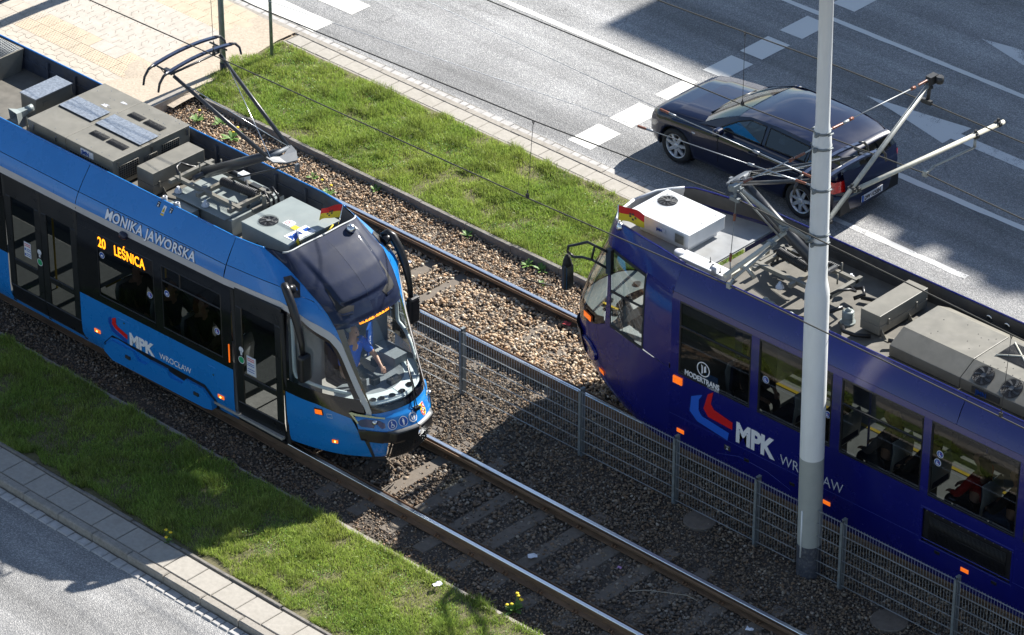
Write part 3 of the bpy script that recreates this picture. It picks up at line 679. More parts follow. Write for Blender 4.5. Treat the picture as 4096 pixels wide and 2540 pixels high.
c = MB(); c.tube([(X + .02, 1.15, 6.42), (X + .05, 1.95, 5.45)], .014, 8); c.build('brace', M['tube_grey'], mast)
# towards the far track
c = MB(); arm(c, [(2.95, 5.2), (5.02, 6.47)], .032); c.build('cantilever_tube', M['tube_grey'], mast)
c = MB(); arm(c, [(3.5, 5.46), (6.72, 5.2)], .033); c.build('cantilever_tube', M['tube_cream'], mast)
c = MB(); arm(c, [(6.1, 5.18), (6.1, 5.06)], .02); arm(c, [(6.1, 5.06), (5.2, 5.13)], .016); c.tube([(X, 5.2, 5.13), (X, 5.08, 5.09)], .018, 8); c.cbox((X, 5.03, 5.09), (.07, .05, .08)); c.build('steady_arm', M['tube_grey'], mast)
c = MB()
for y, z in ((3.46, 5.5), (3.56, 5.47), (6.1, 5.24), (6.6, 5.22), (3.0, 5.22), (4.98, 6.42)): c.lathe((X, y, z - .05), [(.038, .01), (.043, .03), (.043, .07), (.038, .09)], 12); c.cbox((X, y, z), (.12, .04, .04)); c.cbox((X, y, z + .05), (.03, .03, .06))
c.cbox((X, 5.04, 6.5), (.09, .16, .12)); c.lathe((X + .08, 5.1, 6.45), [(.05, 0), (.062, .05), (.05, .1)], 12); c.tube([(X, 5.0, 6.42), (X, 4.98, 6.2)], .026, 8); c.cbox((X, 4.96, 6.2), (.16, .05, .06))
c.build('fitting', M['dark_metal'], mast)
c = MB(); insulator(c, (X, 2.98, 6.58), (X, 3.2, 6.57), 1); c.tube([(X, 2.94, 6.59), (X, 2.98, 6.58)], .012, 6, 0); c.tube([(X, 3.2, 6.57), (X, 3.32, 6.57)], .018, 8, 0); c.tube([(X, 3.32, 6.57), (X, 3.4, 6.57)], .022, 8, 1); c.tube([(X, 3.4, 6.57), (X, 4.7, 6.52)], .008, 6, 0); c.tube([(X, 4.6, 6.52), (X, 4.68, 6.52)], .022, 8, 1); insulator(c, (X, 4.74, 6.52), (X, 4.94, 6.52), 1); c.tube([(X, 4.7, 6.52), (X, 5.0, 6.52)], .012, 6, 0)
c.build('tie_rod', [M['galv'], M['porcelain']], mast)

# ------------------------------------------------------------------ overhead wires
def wire(name, pts, r, mt, label, extra=None):
    m = MB(); P = []
    for a, b in zip(pts[:-1], pts[1:]):
        n = max(2, int((Vector(b) - Vector(a)).length / .8))
        for i in range(n):
            q = Vector(a).lerp(Vector(b), i / n); P.append(q)
    P.append(Vector(pts[-1])); m.tube(P, r, 6); o = m.build(name, mt); return tag(o, label, 'wire')
wire('contact_wire', [(-30, .6, 5.1), (-5.6, .77, 5.1), (-3.0, .83, 5.1), (3, .93, 5.09), (6.36, 1.04, 5.1), (11, .95, 5.1), (26, .6, 5.1)], .009, M['copper_wire'], 'contact wire resting on the collector of the light blue tram')
wire('messenger_wire', [(-30, .75, 6.75), (-8, .8, 6.25), (-2.05, .83, 6.18), (3.1, .93, 6.28), (6.36, 1.1, 6.34), (10.9, .97, 6.27), (26, .8, 6.6)], .009, M['copper_wire'], 'upper carrier wire above the contact wire of the near track')
wire('contact_wire', [(-30, 4.4, 5.1), (-1.3, 4.7, 5.1), (3.36, 4.81, 5.1), (6.36, 5.03, 5.09), (8.3, 4.92, 5.1), (26, 4.5, 5.1)], .009, M['copper_wire'], 'contact wire of the far track crossing in front of the black car')
wire('messenger_wire', [(-30, 4.4, 6.7), (-3, 4.72, 6.12), (2.0, 4.77, 6.18), (3.37, 4.81, 6.21), (4.8, 4.87, 6.23), (6.36, 4.96, 6.19), (8.3, 4.92, 6.2), (26, 4.6, 6.6)], .009, M['copper_wire'], 'upper carrier wire of the far track, passing behind the mast over the road')
def dropper(x, y, z0, z1, dx, label):
    m = MB(); m.tube([(x, y, z0), (x + dx * .5, y, (z0 + z1) / 2), (x + dx, y, z1)], .0042, 5)
    m.tube([(x + .02, y, z0), (x, y, z0 - .06), (x - .02, y, z0)], .006, 5); m.cbox((x + dx, y, z1 + .02), (.04, .03, .06)); m.tube([(x + dx - .015, y, z1 + .03), (x + dx, y, z1 + .11), (x + dx + .015, y, z1 + .03)], .005, 5)
    tag(m.build('dropper', M['dark_metal']), label, 'dropper')
dropper(3.08, .93, 6.28, 5.1, -.1, 'thin vertical dropper wire hanging over the far grass strip')
dropper(3.37, 4.81, 6.21, 5.1, 0, 'thin vertical dropper wire hanging in front of the car bonnet')
dropper(10.75, .97, 6.27, 5.1, -.06, 'thin vertical dropper wire by the roof fans at the right edge')
dropper(-2.95, .83, 6.19, 5.12, .02, 'thin dropper wire ending at the light blue tram collector')
def guy(pts, y2, label):
    t = MB(); a, b = Vector(pts[0]), Vector(pts[1]); t.tube([pts[2], b], .0045, 5, 0)
    d = (b - a).normalized(); L_ = (b - a).length
    insulator(t, b, b - d * .16, 1); t.tube([b - d * .16, b - d * .28], .016, 8, 0); t.tube([b - d * .28, a + d * 1.1], .006, 6, 0)
    t.tube([a + d * 1.1, a + d * 1.0], .022, 8, 0); t.tube([a + d * 1.0, a + d * .3], .012, 6, 0); insulator(t, a + d * .3, a + d * .12, 1); t.tube([a + d * .12, a], .014, 8, 0)
    tag(t.build('tension_cable', [M['steel_cable'], M['porcelain']]), label, 'cable')
guy([(6.28, 2.76, 5.8), (3.25, 2.78, 5.53), (-22, 2.8, 3.3)], 0, 'lower steel tension cable with turnbuckle and brown insulators, left of the mast')
guy([(6.28, 2.9, 5.82), (3.6, 2.82, 5.9), (-22, 2.8, 6.5)], 0, 'upper steel tension cable with turnbuckle and brown insulators, left of the mast')
# two road sign posts at the platform end, one mast outside the frame whose shadow crosses the platform
def post(x, y, r, h, label, foot=0):
    t = empty('sign_post', (x, y, -.1), label, 'post'); m = MB(); m.lathe((x, y, -.12), [(r, 0), (r, h)], 18); m.build('tube', M['pole_green'], t)
    if foot: m = MB(); m.lathe((x, y, -.12), [(r + .008, 0), (r + .008, foot)], 18); m.build('foot', M['black'], t)
    m = MB(); m.lathe((x, y, h - .12), [(r + .004, 0), (r + .004, .02), (.001, .03)], 18); m.build('cap', M['black'], t)
post(-9.77, 7.13, .05, 2.9, 'thick grey green post with a black foot, standing in the corner of the grass', .24)
post(-9.6, 8.08, .03, 2.6, 'thin grey post standing on the tip of the grass strip by the footpath')
post(-14.28, 6.5, .045, 2.4, 'grey post at the top left corner beside the red path')
m = MB(); m.lathe((-13.62, 9.6, -.2), [(.14, 0), (.1, 7.5), (.001, 7.5)], 18); tag(m.build('lamp_post', M['galv_dull']), 'lamp post beside the tram stop, just outside the picture', 'post')
# ------------------------------------------------------------------ tram hulls: half outlines (x, half width) at several heights, lofted
class Hull:
    def __init__(s, cy, secs): s.cy = cy; s.z = [a for a, b in secs]; s.p = [b for a, b in secs]
    @staticmethod
    def cr(P, t):
        n = len(P); i = min(int(t), n - 2); f = t - i
        a = P[max(i - 1, 0)]; b = P[i]; c = P[i + 1]; d = P[min(i + 2, n - 1)]
        if i == n - 2: d = (c[0], -b[1]) if abs(c[1]) < 1e-9 else c      # mirror at the centre line
        return tuple(.5 * ((2 * b[k]) + (c[k] - a[k]) * f + (2 * a[k] - 5 * b[k] + 4 * c[k] - d[k]) * f * f + (3 * b[k] - a[k] - 3 * c[k] + d[k]) * f ** 3) for k in (0, 1))
    def at(s, t, z):
        """t along the outline (0 side .. n-1 nose centre), z height -> x, half width"""
        zz = s.z; z = min(max(z, zz[0]), zz[-1]); j = 0
        while j < len(zz) - 2 and z > zz[j + 1]: j += 1
        f = (z - zz[j]) / (zz[j + 1] - zz[j]); a = s.cr(s.p[j], t); b = s.cr(s.p[j + 1], t)
        return a[0] + (b[0] - a[0]) * f, max(0, a[1] + (b[1] - a[1]) * f)
    def pt(s, t, z, side=-1, off=0):
        x, w = s.at(t, z)
        if off:
            e = .02; x1, w1 = s.at(max(t - e, 0), z); x2, w2 = s.at(min(t + e, len(s.p[0]) - 1), z)
            tx, tw = x2 - x1, w2 - w1; L = math.hypot(tx, tw) or 1; nx, nw = -tw / L, tx / L
            if s.flip < 0: nx, nw = -nx, -nw
            x += nx * off; w += nw * off
        return (x, s.cy + side * w, z)
    flip = 1
HULL1 = Hull(.7455, [
    (.22, [(-1.58, 1.06), (-.41, .98), (.2, .8), (.6, .55), (.8, .34), (.88, 0)]),
    (.42, [(-1.58, 1.12), (-.41, 1.04), (.24, .86), (.64, .59), (.86, .36), (.95, 0)]),
    (.78, [(-1.58, 1.13), (-.41, 1.06), (.25, .88), (.66, .61), (.92, .36), (1.04, 0)]),
    (1.08, [(-1.58, 1.13), (-.41, 1.07), (.19, .88), (.66, .55), (.82, .31), (.9, 0)]),
    (1.6, [(-1.58, 1.13), (-.41, 1.07), (.05, .91), (.45, .56), (.57, .3), (.62, 0)]),
    (2.22, [(-1.58, 1.13), (-.41, 1.06), (-.1, .89), (.2, .56), (.25, .3), (.27, 0)]),
    (2.45, [(-1.58, 1.13), (-.43, 1.05), (-.16, .88), (.06, .57), (.13, .3), (.15, 0)]),
    (2.56, [(-1.58, 1.125), (-.47, 1.03), (-.22, .87), (-.03, .58), (.04, .3), (.06, 0)]),
    (2.75, [(-1.58, 1.06), (-.65, .98), (-.4, .84), (-.24, .62), (-.17, .32), (-.15, 0)]),
    (3.0, [(-1.58, .92), (-1.0, .86), (-.8, .77), (-.62, .65), (-.55, .33), (-.53, 0)]),
    (3.1, [(-1.58, .855), (-1.2, .81), (-.95, .74), (-.77, .66), (-.76, .34), (-.75, 0)])])
HULL2 = Hull(4.6036, [
    (.22, [(3.4, 1.13), (2.9, 1.08), (2.3, .9), (1.8, .66), (1.5, .4), (1.35, 0)]),
    (.45, [(3.4, 1.2), (2.7, 1.13), (2.0, .9), (1.5, .66), (1.15, .38), (1.02, 0)]),
    (.9, [(3.4, 1.2), (2.7, 1.1), (1.9, .88), (1.35, .68), (1.0, .42), (.9, 0)]),
    (1.35, [(3.4, 1.2), (2.75, 1.09), (1.95, .87), (1.3, .67), (1.0, .42), (.92, 0)]),
    (1.9, [(3.4, 1.2), (2.75, 1.08), (1.98, .87), (1.45, .67), (1.2, .42), (1.12, 0)]),
    (2.5, [(3.4, 1.2), (2.75, 1.06), (1.98, .86), (1.65, .68), (1.48, .42), (1.42, 0)]),
    (2.72, [(3.4, 1.17), (2.75, 1.03), (2.02, .84), (1.75, .68), (1.58, .42), (1.52, 0)]),
    (2.95, [(3.4, 1.07), (2.78, .95), (2.1, .8), (1.82, .66), (1.65, .41), (1.58, 0)]),
    (3.1, [(3.4, .97), (2.8, .87), (2.15, .76), (1.88, .62), (1.7, .4), (1.62, 0)])])
HULL2.flip = -1
# ------------------------------------------------------------------ tram toolkit
def resample(P, n):
    d = [0]
    for a, b in zip(P[:-1], P[1:]): d.append(d[-1] + math.hypot((b[0] - a[0]) * .7, b[1] - a[1]))
    out = []
    for i in range(n):
        s = d[-1] * i / (n - 1); k = 0
        while k < len(P) - 2 and s > d[k + 1]: k += 1
        f = (s - d[k]) / ((d[k + 1] - d[k]) or 1); out.append(tuple(P[k][c] + (P[k + 1][c] - P[k][c]) * f for c in (0, 1)))
    return out
def ribbon(m, h, A, B, n=16, rows=5, off=0, mi=0, sides=(-1,), smooth=True):
    """hull patch between polylines A and B given in (t, z)"""
    A, B = resample(A, n), resample(B, n)
    for sd in sides:
        P = []
        for r in range(rows):
            f = r / (rows - 1); row = []
            for a, b in zip(A, B):
                t, z = a[0] + (b[0] - a[0]) * f, a[1] + (b[1] - a[1]) * f
                row.append(h.pt(t, z, sd, off(t, z) if callable(off) else off))
            P.append(row)
        m.grid(P, mi, smooth)
    return m
class Side:
    """straight flank of a tram: half width by height, slightly narrower towards the nose"""
    def __init__(s, cy, prof, taper): s.cy, s.prof, s.taper = cy, prof, taper
    def w(s, x, z):
        p = s.prof; z = min(max(z, p[0][0]), p[-1][0]); k = 0
        while k < len(p) - 2 and z > p[k + 1][0]: k += 1
        f = (z - p[k][0]) / (p[k + 1][0] - p[k][0]); return p[k][1] + (p[k + 1][1] - p[k][1]) * f - s.taper(x, z)
    def pt(s, x, z, side=-1, off=0): return (x, s.cy + side * (s.w(x, z) + off), z)
    def panel(s, m, x0, x1, z0, z1, side=-1, off=0, mi=0, nx=4, nz=None, smooth=True):
        zs = [z0] + [z for z, _ in s.prof if z0 + .005 < z < z1 - .005] + [z1]
        P = [[s.pt(x0 + (x1 - x0) * i / nx, z, side, off) for i in range(nx + 1)] for z in zs]
        m.grid(P, mi, smooth); return m
    def slab(s, m, x0, x1, z0, z1, d=.02, side=-1, off=0, mi=0):
        """proud block on the flank with a bevelled edge"""
        e = min(.008, (x1 - x0) / 4, (z1 - z0) / 4)
        a = [(x0, z0), (x1, z0), (x1, z1), (x0, z1)]; b = [(x0 + e, z0 + e), (x1 - e, z0 + e), (x1 - e, z1 - e), (x0 + e, z1 - e)]
        vs = [s.pt(x, z, side, off - .01) for x, z in a] + [s.pt(x, z, side, off + d - e) for x, z in a] + [s.pt(x, z, side, off + d) for x, z in b]
        fs = [(8, 9, 10, 11)] + [(i, (i + 1) % 4, 4 + (i + 1) % 4, 4 + i) for i in range(4)] + [(4 + i, 4 + (i + 1) % 4, 8 + (i + 1) % 4, 8 + i) for i in range(4)]
        m.add(vs, fs, mi); return m
    def frame(s, m, x0, x1, z0, z1, t, side=-1, off=0, mi=0, d=.012):
        for a in ((x0, x1, z0, z0 + t), (x0, x1, z1 - t, z1), (x0, x0 + t, z0 + t, z1 - t), (x1 - t, x1, z0 + t, z1 - t)): s.slab(m, *a, d=d, side=side, off=off, mi=mi)
def text_mesh(txt, size, depth=.002, bold=0, xs=1, shear=0, spacing=1, align='LEFT'):
    cu = bpy.data.curves.new('txt', 'FONT'); cu.body = txt; cu.size = size; cu.offset = bold; cu.extrude = depth; cu.shear = shear; cu.space_character = spacing; cu.align_x = align; cu.resolution_u = 3
    o = bpy.data.objects.new('txt', cu); COL.objects.link(o); dg = bpy.context.evaluated_depsgraph_get(); dg.update()
    me = bpy.data.meshes.new_from_object(o.evaluated_get(dg)); bpy.data.objects.remove(o); bpy.data.curves.remove(cu)
    for v in me.vertices: v.co.x *= xs
    return me
def letter_on(name, txt, size, mt, fn, parent, **kw):
    """lettering laid on a surface: fn(u, v, d) -> world point (u along the text, v up, d proud)"""
    me = text_mesh(txt, size, **kw); me.name = name
    for v in me.vertices: v.co = Vector(fn(v.co.x, v.co.y, v.co.z))
    me.materials.clear(); me.materials.append(mt); me.update(); return link(name, me, parent)
def side_fn(S, x0, z0, side=-1, off=.004): return lambda u, v, d: S.pt(x0 + u * (1 if side < 0 else -1), z0 + v, side, off + d)
def hull_fn(h, t0, z0, k, off=.004, side=-1): return lambda u, v, d: h.pt(t0 + u * k, z0 + v, side, off + d)
def plane_fn(o, U, V):
    o, U, V = Vector(o), Vector(U), Vector(V); N_ = U.cross(V).normalized(); return lambda u, v, d: o + U * u + V * v + N_ * (d + .002)
def disc(m, fn, u, v, r, n=24, mi=0, d=0, r2=None):
    pts = [fn(u + r * cos(2 * pi * k / n), v + (r2 or r) * sin(2 * pi * k / n), d) for k in range(n)]
    c = fn(u, v, d); m.add([c] + [tuple(p) for p in pts], [(0, 1 + k, 1 + (k + 1) % n) for k in range(n)], mi)
def ring(m, fn, u, v, r0, r1, n=28, mi=0, d=0):
    a = [tuple(fn(u + r0 * cos(2 * pi * k / n), v + r0 * sin(2 * pi * k / n), d)) for k in range(n)]; b = [tuple(fn(u + r1 * cos(2 * pi * k / n), v + r1 * sin(2 * pi * k / n), d)) for k in range(n)]
    m.add(a + b, [(k, (k + 1) % n, n + (k + 1) % n, n + k) for k in range(n)], mi)
def flat(m, fn, pts, mi=0, d=0): m.add([tuple(fn(u, v, d)) for u, v in pts], [tuple(range(len(pts)))], mi)
def fan(m, c, r, n=9, mi=0, mi_dark=1, normal='z', blade=.8):
    """round fan well with curved blades and a wire guard, axis along +z or tilted by a matrix"""
    Mx = normal if not isinstance(normal, str) else Matrix.Identity(3); c = Vector(c)
    T = lambda x, y, z: tuple(c + Mx @ Vector((x, y, z)))
    N_ = 28; m.add([T(r * cos(2 * pi * k / N_), r * sin(2 * pi * k / N_), .003) for k in range(N_)], [tuple(range(N_))], mi_dark)
    for k in range(n):
        a0 = 2 * pi * k / n; lo = []; hi = []
        for i in range(6):
            q = .22 + .7 * i / 5; a = a0 + .55 * q; lo.append(T(r * q * cos(a), r * q * sin(a), .004)); hi.append(T(r * q * cos(a + .38 * blade), r * q * sin(a + .38 * blade), .008))
        m.grid([lo, hi], mi)
    m.add([T(r * .24 * cos(2 * pi * k / 16), r * .24 * sin(2 * pi * k / 16), .016) for k in range(16)], [tuple(range(16))], mi)
    for q in (.3, .45, .6, .75, .9, 1.0):
        P = [T(r * q * cos(2 * pi * k / 24), r * q * sin(2 * pi * k / 24), .02) for k in range(25)]; m.tube(P, .0025, 4, mi_dark, caps=False)
def grille(m, o, U, V, nu, nv, mi_bar=0, mi_dark=1, bar=.006):
    """mesh grille: dark plate with crossing bars, o corner, U and V edges"""
    o, U, V = Vector(o), Vector(U), Vector(V); N_ = U.cross(V).normalized()
    m.add([tuple(o + N_ * .002), tuple(o + U + N_ * .002), tuple(o + U + V + N_ * .002), tuple(o + V + N_ * .002)], [(0, 1, 2, 3)], mi_dark)
    for k in range(nu + 1):
        a = o + U * (k / nu) + N_ * .006; m.tube([a, a + V], bar / 2, 4, mi_bar)
    for k in range(nv + 1):
        a = o + V * (k / nv) + N_ * .006; m.tube([a, a + U], bar / 2, 4, mi_bar)
# trams: paints and fittings
M['t1_blue'] = mat('light_blue_paint', (.01, .185, .54), .28, coat=.3, var=.05, scale=2, bump=.02, bscale=3, dirt=.1, dcol=(.03, .15, .4), dscale=9)
M['t1_low'] = M['t1_blue']
M['t2_blue'] = mat('dark_blue_paint', (.005, .0075, .14), .25, coat=.28, var=.06, scale=2, bump=.025, bscale=3)
M['t_grey'] = mat('silver_stripe', (.45, .45, .46), .4, metal=.25, var=.05, scale=5)
M['t_black'] = mat('glazing_black', (.008, .008, .01), .12, coat=.5, var=.15, scale=3, bump=.01, bscale=4)
M['door_black'] = mat('door_black', (.012, .013, .015), .3, coat=.2, var=.2, scale=5)
M['visor_black'] = mat('visor_lacquer', (.012, .018, .044), .5, coat=.6, spec=.08, var=.2, scale=2.5, dirt=.25, dcol=(.04, .044, .055), dscale=9, bump=.02, bscale=4)
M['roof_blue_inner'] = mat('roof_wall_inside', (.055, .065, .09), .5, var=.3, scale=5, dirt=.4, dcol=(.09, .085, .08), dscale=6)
M['roof_deck'] = mat('roof_deck', (.125, .117, .1), .65, var=.22, scale=5, dirt=.45, dcol=(.2, .185, .16), dscale=4)
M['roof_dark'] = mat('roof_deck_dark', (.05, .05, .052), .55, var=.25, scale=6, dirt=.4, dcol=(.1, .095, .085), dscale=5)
M['box_olive'] = mat('equipment_paint', (.185, .175, .147), .45, var=.12, scale=4, dirt=.45, dcol=(.25, .235, .205), dscale=5, bump=.05, bscale=20)
M['box_side'] = M['box_olive']
M['ac_grey'] = mat('cooler_paint', (.25, .285, .28), .4, var=.08, scale=4, dirt=.3, dcol=(.32, .33, .31), dscale=5)
M['ac_white'] = mat('cooler_white', (.62, .64, .66), .4, var=.06, scale=5, dirt=.3, dcol=(.45, .44, .42), dscale=6)
M['tread'] = mat('tread_plate', (.36, .39, .43), .38, metal=.7, var=.3, scale=26, bump=.35, bscale=45)
M['panto'] = mat('pantograph_paint', (.022, .025, .032), .38, var=.2, scale=10, coat=.2)
M['strip'] = mat('collector_strip', (.06, .08, .14), .3, metal=.6, var=.2, scale=12)
M['spring'] = mat('spring_steel', (.03, .03, .034), .5, var=.2, scale=20)
M['seal'] = mat('rubber_seal', (.015, .015, .016), .7)
M['lamp_orange'] = mat('orange_lens', (.9, .16, .01), .25, coat=.5, emit=.35, var=.3, scale=60)
M['lamp_glow'] = mat('orange_bulb', (1, .45, .08), .3, emit=4)
M['led'] = mat('led_text', (1, .3, .008), .5, emit=1.15)
M['led_panel'] = mat('led_panel', (.012, .01, .012), .25)
M['white'] = mat('white_lettering', (.78, .78, .8), .4)
M['white_soft'] = mat('white_sticker', (.6, .62, .66), .4, var=.1, scale=20)
M['outline'] = mat('letter_outline', (.012, .03, .11), .35)
M['logo_red'] = mat('logo_red', (.6, .012, .015), .35)
M['logo_blue'] = mat('logo_blue', (.02, .12, .6), .35)
M['sign_blue'] = mat('sign_blue', (.01, .07, .34), .35)
M['flag_red'] = mat('flag_red', (.62, .02, .018), .7, var=.1, scale=8)
M['flag_yellow'] = mat('flag_yellow', (.72, .55, .03), .7, var=.1, scale=8)
M['flag_blue'] = mat('flag_blue', (.03, .1, .5), .7, var=.1, scale=8)
M['crest'] = mat('crest_dark', (.08, .06, .05), .7)
M['yellow'] = mat('yellow_edge', (.75, .5, .02), .5, var=.1, scale=20)
M['chrome'] = mat('bright_metal', (.7, .72, .74), .2, metal=1, var=.1, scale=20)
M['int_floor'] = mat('tram_floor', (.3, .29, .27), .6, var=.15, scale=12, dirt=.2, dcol=(.25, .24, .22))
M['int_wall'] = mat('tram_lining', (.32, .33, .33), .6, var=.06, scale=4)
M['int_dark'] = mat('tram_ceiling', (.1, .1, .1), .7)
M['seat_blue'] = mat('seat_cloth', (.02, .03, .075), .8, var=.3, scale=40)
M['seat_shell'] = mat('seat_shell', (.4, .42, .42), .45)
M['fan_dark'] = mat('fan_blades', (.1, .105, .11), .5, var=.15, scale=20)
M['dash'] = mat('dash_grey', (.2, .22, .24), .6, var=.12, scale=20)
M['dash_white'] = mat('dash_pale', (.6, .66, .68), .4, var=.05, scale=8)
M['glass_dark'] = glass('window_tinted', (.32, .345, .35), .9, .015)
M['glass_t1'] = glass('window_dark_tint', (.24, .26, .27), .8, .015)
M['glass_nose'] = glass('nose_glass', (.6, .64, .62), 2.2, .012)
M['dash_mid'] = mat('dash_mid', (.3, .33, .35), .5, var=.08, scale=8)
M['glass_ws'] = glass('windscreen_glass', (.93, .96, .95), 1.0, .01)
M['glass_cab'] = glass('cab_glass', (.78, .82, .82), 1.0, .012)
M['skin'] = mat('skin', (.55, .3, .2), .55, var=.08, scale=12)
for nm, cc in (('shirt_blue', (.035, .16, .75)), ('trousers_dark', (.03, .035, .05)), ('coat_navy', (.025, .03, .07)), ('coat_red', (.42, .012, .012)), ('coat_black', (.014, .014, .016)), ('coat_brown', (.11, .07, .035)), ('coat_grey', (.12, .1, .1)), ('jeans', (.12, .18, .3))):
    M[nm] = mat(nm, cc, .8, var=.15, scale=14)
for nm, cc in (('hair_brown', (.05, .028, .014)), ('hair_black', (.012, .01, .009)), ('hair_blond', (.4, .28, .12)), ('hair_red', (.2, .07, .03)), ('hair_grey', (.25, .25, .26))): M[nm] = mat(nm, cc, .55, var=.25, scale=50, stretch=(1, 1, .2))
def seat(parent, x, y, z, face, name='passenger_seat'):
    """tram seat with shell, cushion and two legs; face = +1 looks towards +x"""
    m = MB(); f = face
    P = [[(x - f * .2, y - .2, z + .95), (x - f * .2, y + .2, z + .95)], [(x - f * .23, y - .215, z + .8), (x - f * .23, y + .215, z + .8)], [(x - f * .19, y - .22, z + .47), (x - f * .19, y + .22, z + .47)], [(x - f * .12, y - .22, z + .43), (x - f * .12, y + .22, z + .43)], [(x + f * .22, y - .21, z + .44), (x + f * .22, y + .21, z + .44)]]
    m.grid(P); s_ = m.build(name, M['seat_shell'], parent); so = s_.modifiers.new('thick', 'SOLIDIFY'); so.thickness = .03
    m = MB(); m.cbox((x + f * .03, y, z + .465), (.38, .38, .05)); m.cbox((x - f * .175, y, z + .7), (.05, .36, .4), rot=rotm('Y', f * .06)); m.build('cushion', M['seat_blue'], s_, bevel=.015)
    m = MB(); m.tube([(x - f * .2, y - .1, z + .96), (x - f * .2, y + .1, z + .96)], .012, 6); m.build('grab_handle', M['chrome'], s_)
    m = MB(); m.cbox((x, y, z + .2), (.1, .3, .4)); m.build('pedestal', M['seal'], s_)

# ------------------------------------------------------------------ people: one continuous skinned body each, hair and clothes as children
def skin_obj(name, joints, edges, mt, parent, sub=2, root=0):
    me = bpy.data.meshes.new(name); me.from_pydata([j[:3] for j in joints], edges, [])
    o = bpy.data.objects.new(name, me); COL.objects.link(o); sk = o.modifiers.new('skin', 'SKIN'); sk.use_smooth_shade = True
    for i, j in enumerate(joints):
        r = j[3]; me.skin_vertices[0].data[i].radius = (r, j[4] if len(j) > 4 else r); me.skin_vertices[0].data[i].use_root = (i == root)
    ss = o.modifiers.new('sub', 'SUBSURF'); ss.levels = sub; ss.render_levels = sub
    dg = bpy.context.evaluated_depsgraph_get(); dg.update(); m2 = bpy.data.meshes.new_from_object(o.evaluated_get(dg)); bpy.data.objects.remove(o)
    m2.name = name; m2.materials.clear(); m2.materials.append(mt)
    for p in m2.polygons: p.use_smooth = True
    return link(name, m2, parent)
def seated_person(x, y, z, face, coat, trousers, hair, label, group=None, hl='short', lean=0, hands=None, turn=0):
    """z = seat height; face +1 looks along +x. hands: two world points (left = +y of the body frame)"""
    F = lambda a, b, c: (x + face * (a + lean * max(0, c)), y + face * b, z + c)
    t = skin_root = None
    H = hands or [F(.36, .14, .16), F(.36, -.14, .16)]
    sh = [F(.0, .19, .52), F(.0, -.19, .52)]; el = []
    for k, s in ((0, 1), (1, -1)):
        mid = (Vector(sh[k]) + Vector(H[k])) / 2 + Vector((0, face * s * .09, -.1)); el.append(tuple(mid))
    jt = [(*F(0, 0, .08), .15, .12), (*F(0, 0, .3), .13, .1), (*F(0, 0, .48), .135, .09), (*F(0, 0, .58), .055), (*F(.015, 0, .66), .05), (*F(.03, 0, .71), .07, .085), (*F(.03, 0, .79), .078, .098), (*F(.02, 0, .86), .05, .065),
          (*sh[0], .06), (*el[0], .042), (*H[0], .028), (*sh[1], .06), (*el[1], .042), (*H[1], .028),
          (*F(.05, .1, .04), .085), (*F(.42, .11, .04), .058), (*F(.44, .11, -.38), .04), (*F(.54, .11, -.42), .035), (*F(.05, -.1, .04), .085), (*F(.42, -.11, .04), .058), (*F(.44, -.11, -.38), .04), (*F(.54, -.11, -.42), .035)]
    ed = [(0, 1), (1, 2), (2, 3), (3, 4), (4, 5), (5, 6), (6, 7), (2, 8), (8, 9), (9, 10), (2, 11), (11, 12), (12, 13), (0, 14), (14, 15), (15, 16), (16, 17), (0, 18), (18, 19), (19, 20), (20, 21)]
    # nose, ears and the five fingers of each hand grow from the same skin
    n0 = len(jt); jt += [(*F(.115, 0, .755), .014), (*F(.135, 0, .735), .012)]; ed += [(6, n0), (n0, n0 + 1)]
    for k, hi in ((0, 10), (1, 13)):
        d = (Vector(jt[hi][:3]) - Vector(jt[hi - 1][:3])).normalized(); sd = d.cross(Vector((0, 0, 1))).normalized(); pz = Vector(jt[hi][:3]) + d * .05
        ip = len(jt); jt.append((*pz, .03, .018)); ed.append((hi, ip))
        for q, (o_, l_) in enumerate(((-.03, .055), (-.01, .07), (.01, .066), (.028, .05))):
            i = len(jt); b = pz + sd * o_ + d * .035; e_ = b + d * l_ * .6 + Vector((0, 0, -.03)); jt += [(*b, .0095), (*e_, .008)]; ed += [(ip, i), (i, i + 1)]
        i = len(jt); b = pz + sd * (.04 if k else -.04) - d * .005; jt += [(*b, .011), (*(b + d * .04 + Vector((0, 0, -.012))), .009)]; ed += [(ip, i), (i, i + 1)]
    body = skin_obj('person', jt, ed, M['skin'], None); tag(body, label, 'person', group)
    cj = [(jt[i][0], jt[i][1], jt[i][2], *(q * 1.14 for q in jt[i][3:])) for i in (0, 1, 2)] + [(*F(0, 0, .55), .075)] + [(*jt[8][:3], .072), (*jt[9][:3], .056)] + [tuple(Vector(jt[9][:3]).lerp(Vector(jt[10][:3]), .35 if coat == 'shirt_blue' else .85)) + (.046 if coat == 'shirt_blue' else .038,)] + [(*jt[11][:3], .072), (*jt[12][:3], .056)] + [tuple(Vector(jt[12][:3]).lerp(Vector(jt[13][:3]), .35 if coat == 'shirt_blue' else .85)) + (.046 if coat == 'shirt_blue' else .038,)]
    ce = [(0, 1), (1, 2), (2, 3), (2, 4), (4, 5), (5, 6), (2, 7), (7, 8), (8, 9)]
    if coat == 'shirt_blue': # short sleeves end above the elbow
        cj = cj[:5] + [tuple(Vector(jt[8][:3]).lerp(Vector(jt[9][:3]), .75)) + (.062,)] + [cj[7]] + [tuple(Vector(jt[11][:3]).lerp(Vector(jt[12][:3]), .75)) + (.062,)]
        ce = [(0, 1), (1, 2), (2, 3), (2, 4), (4, 5), (2, 6), (6, 7)]
    skin_obj('jacket' if coat != 'shirt_blue' else 'shirt', cj, ce, M[coat], body)
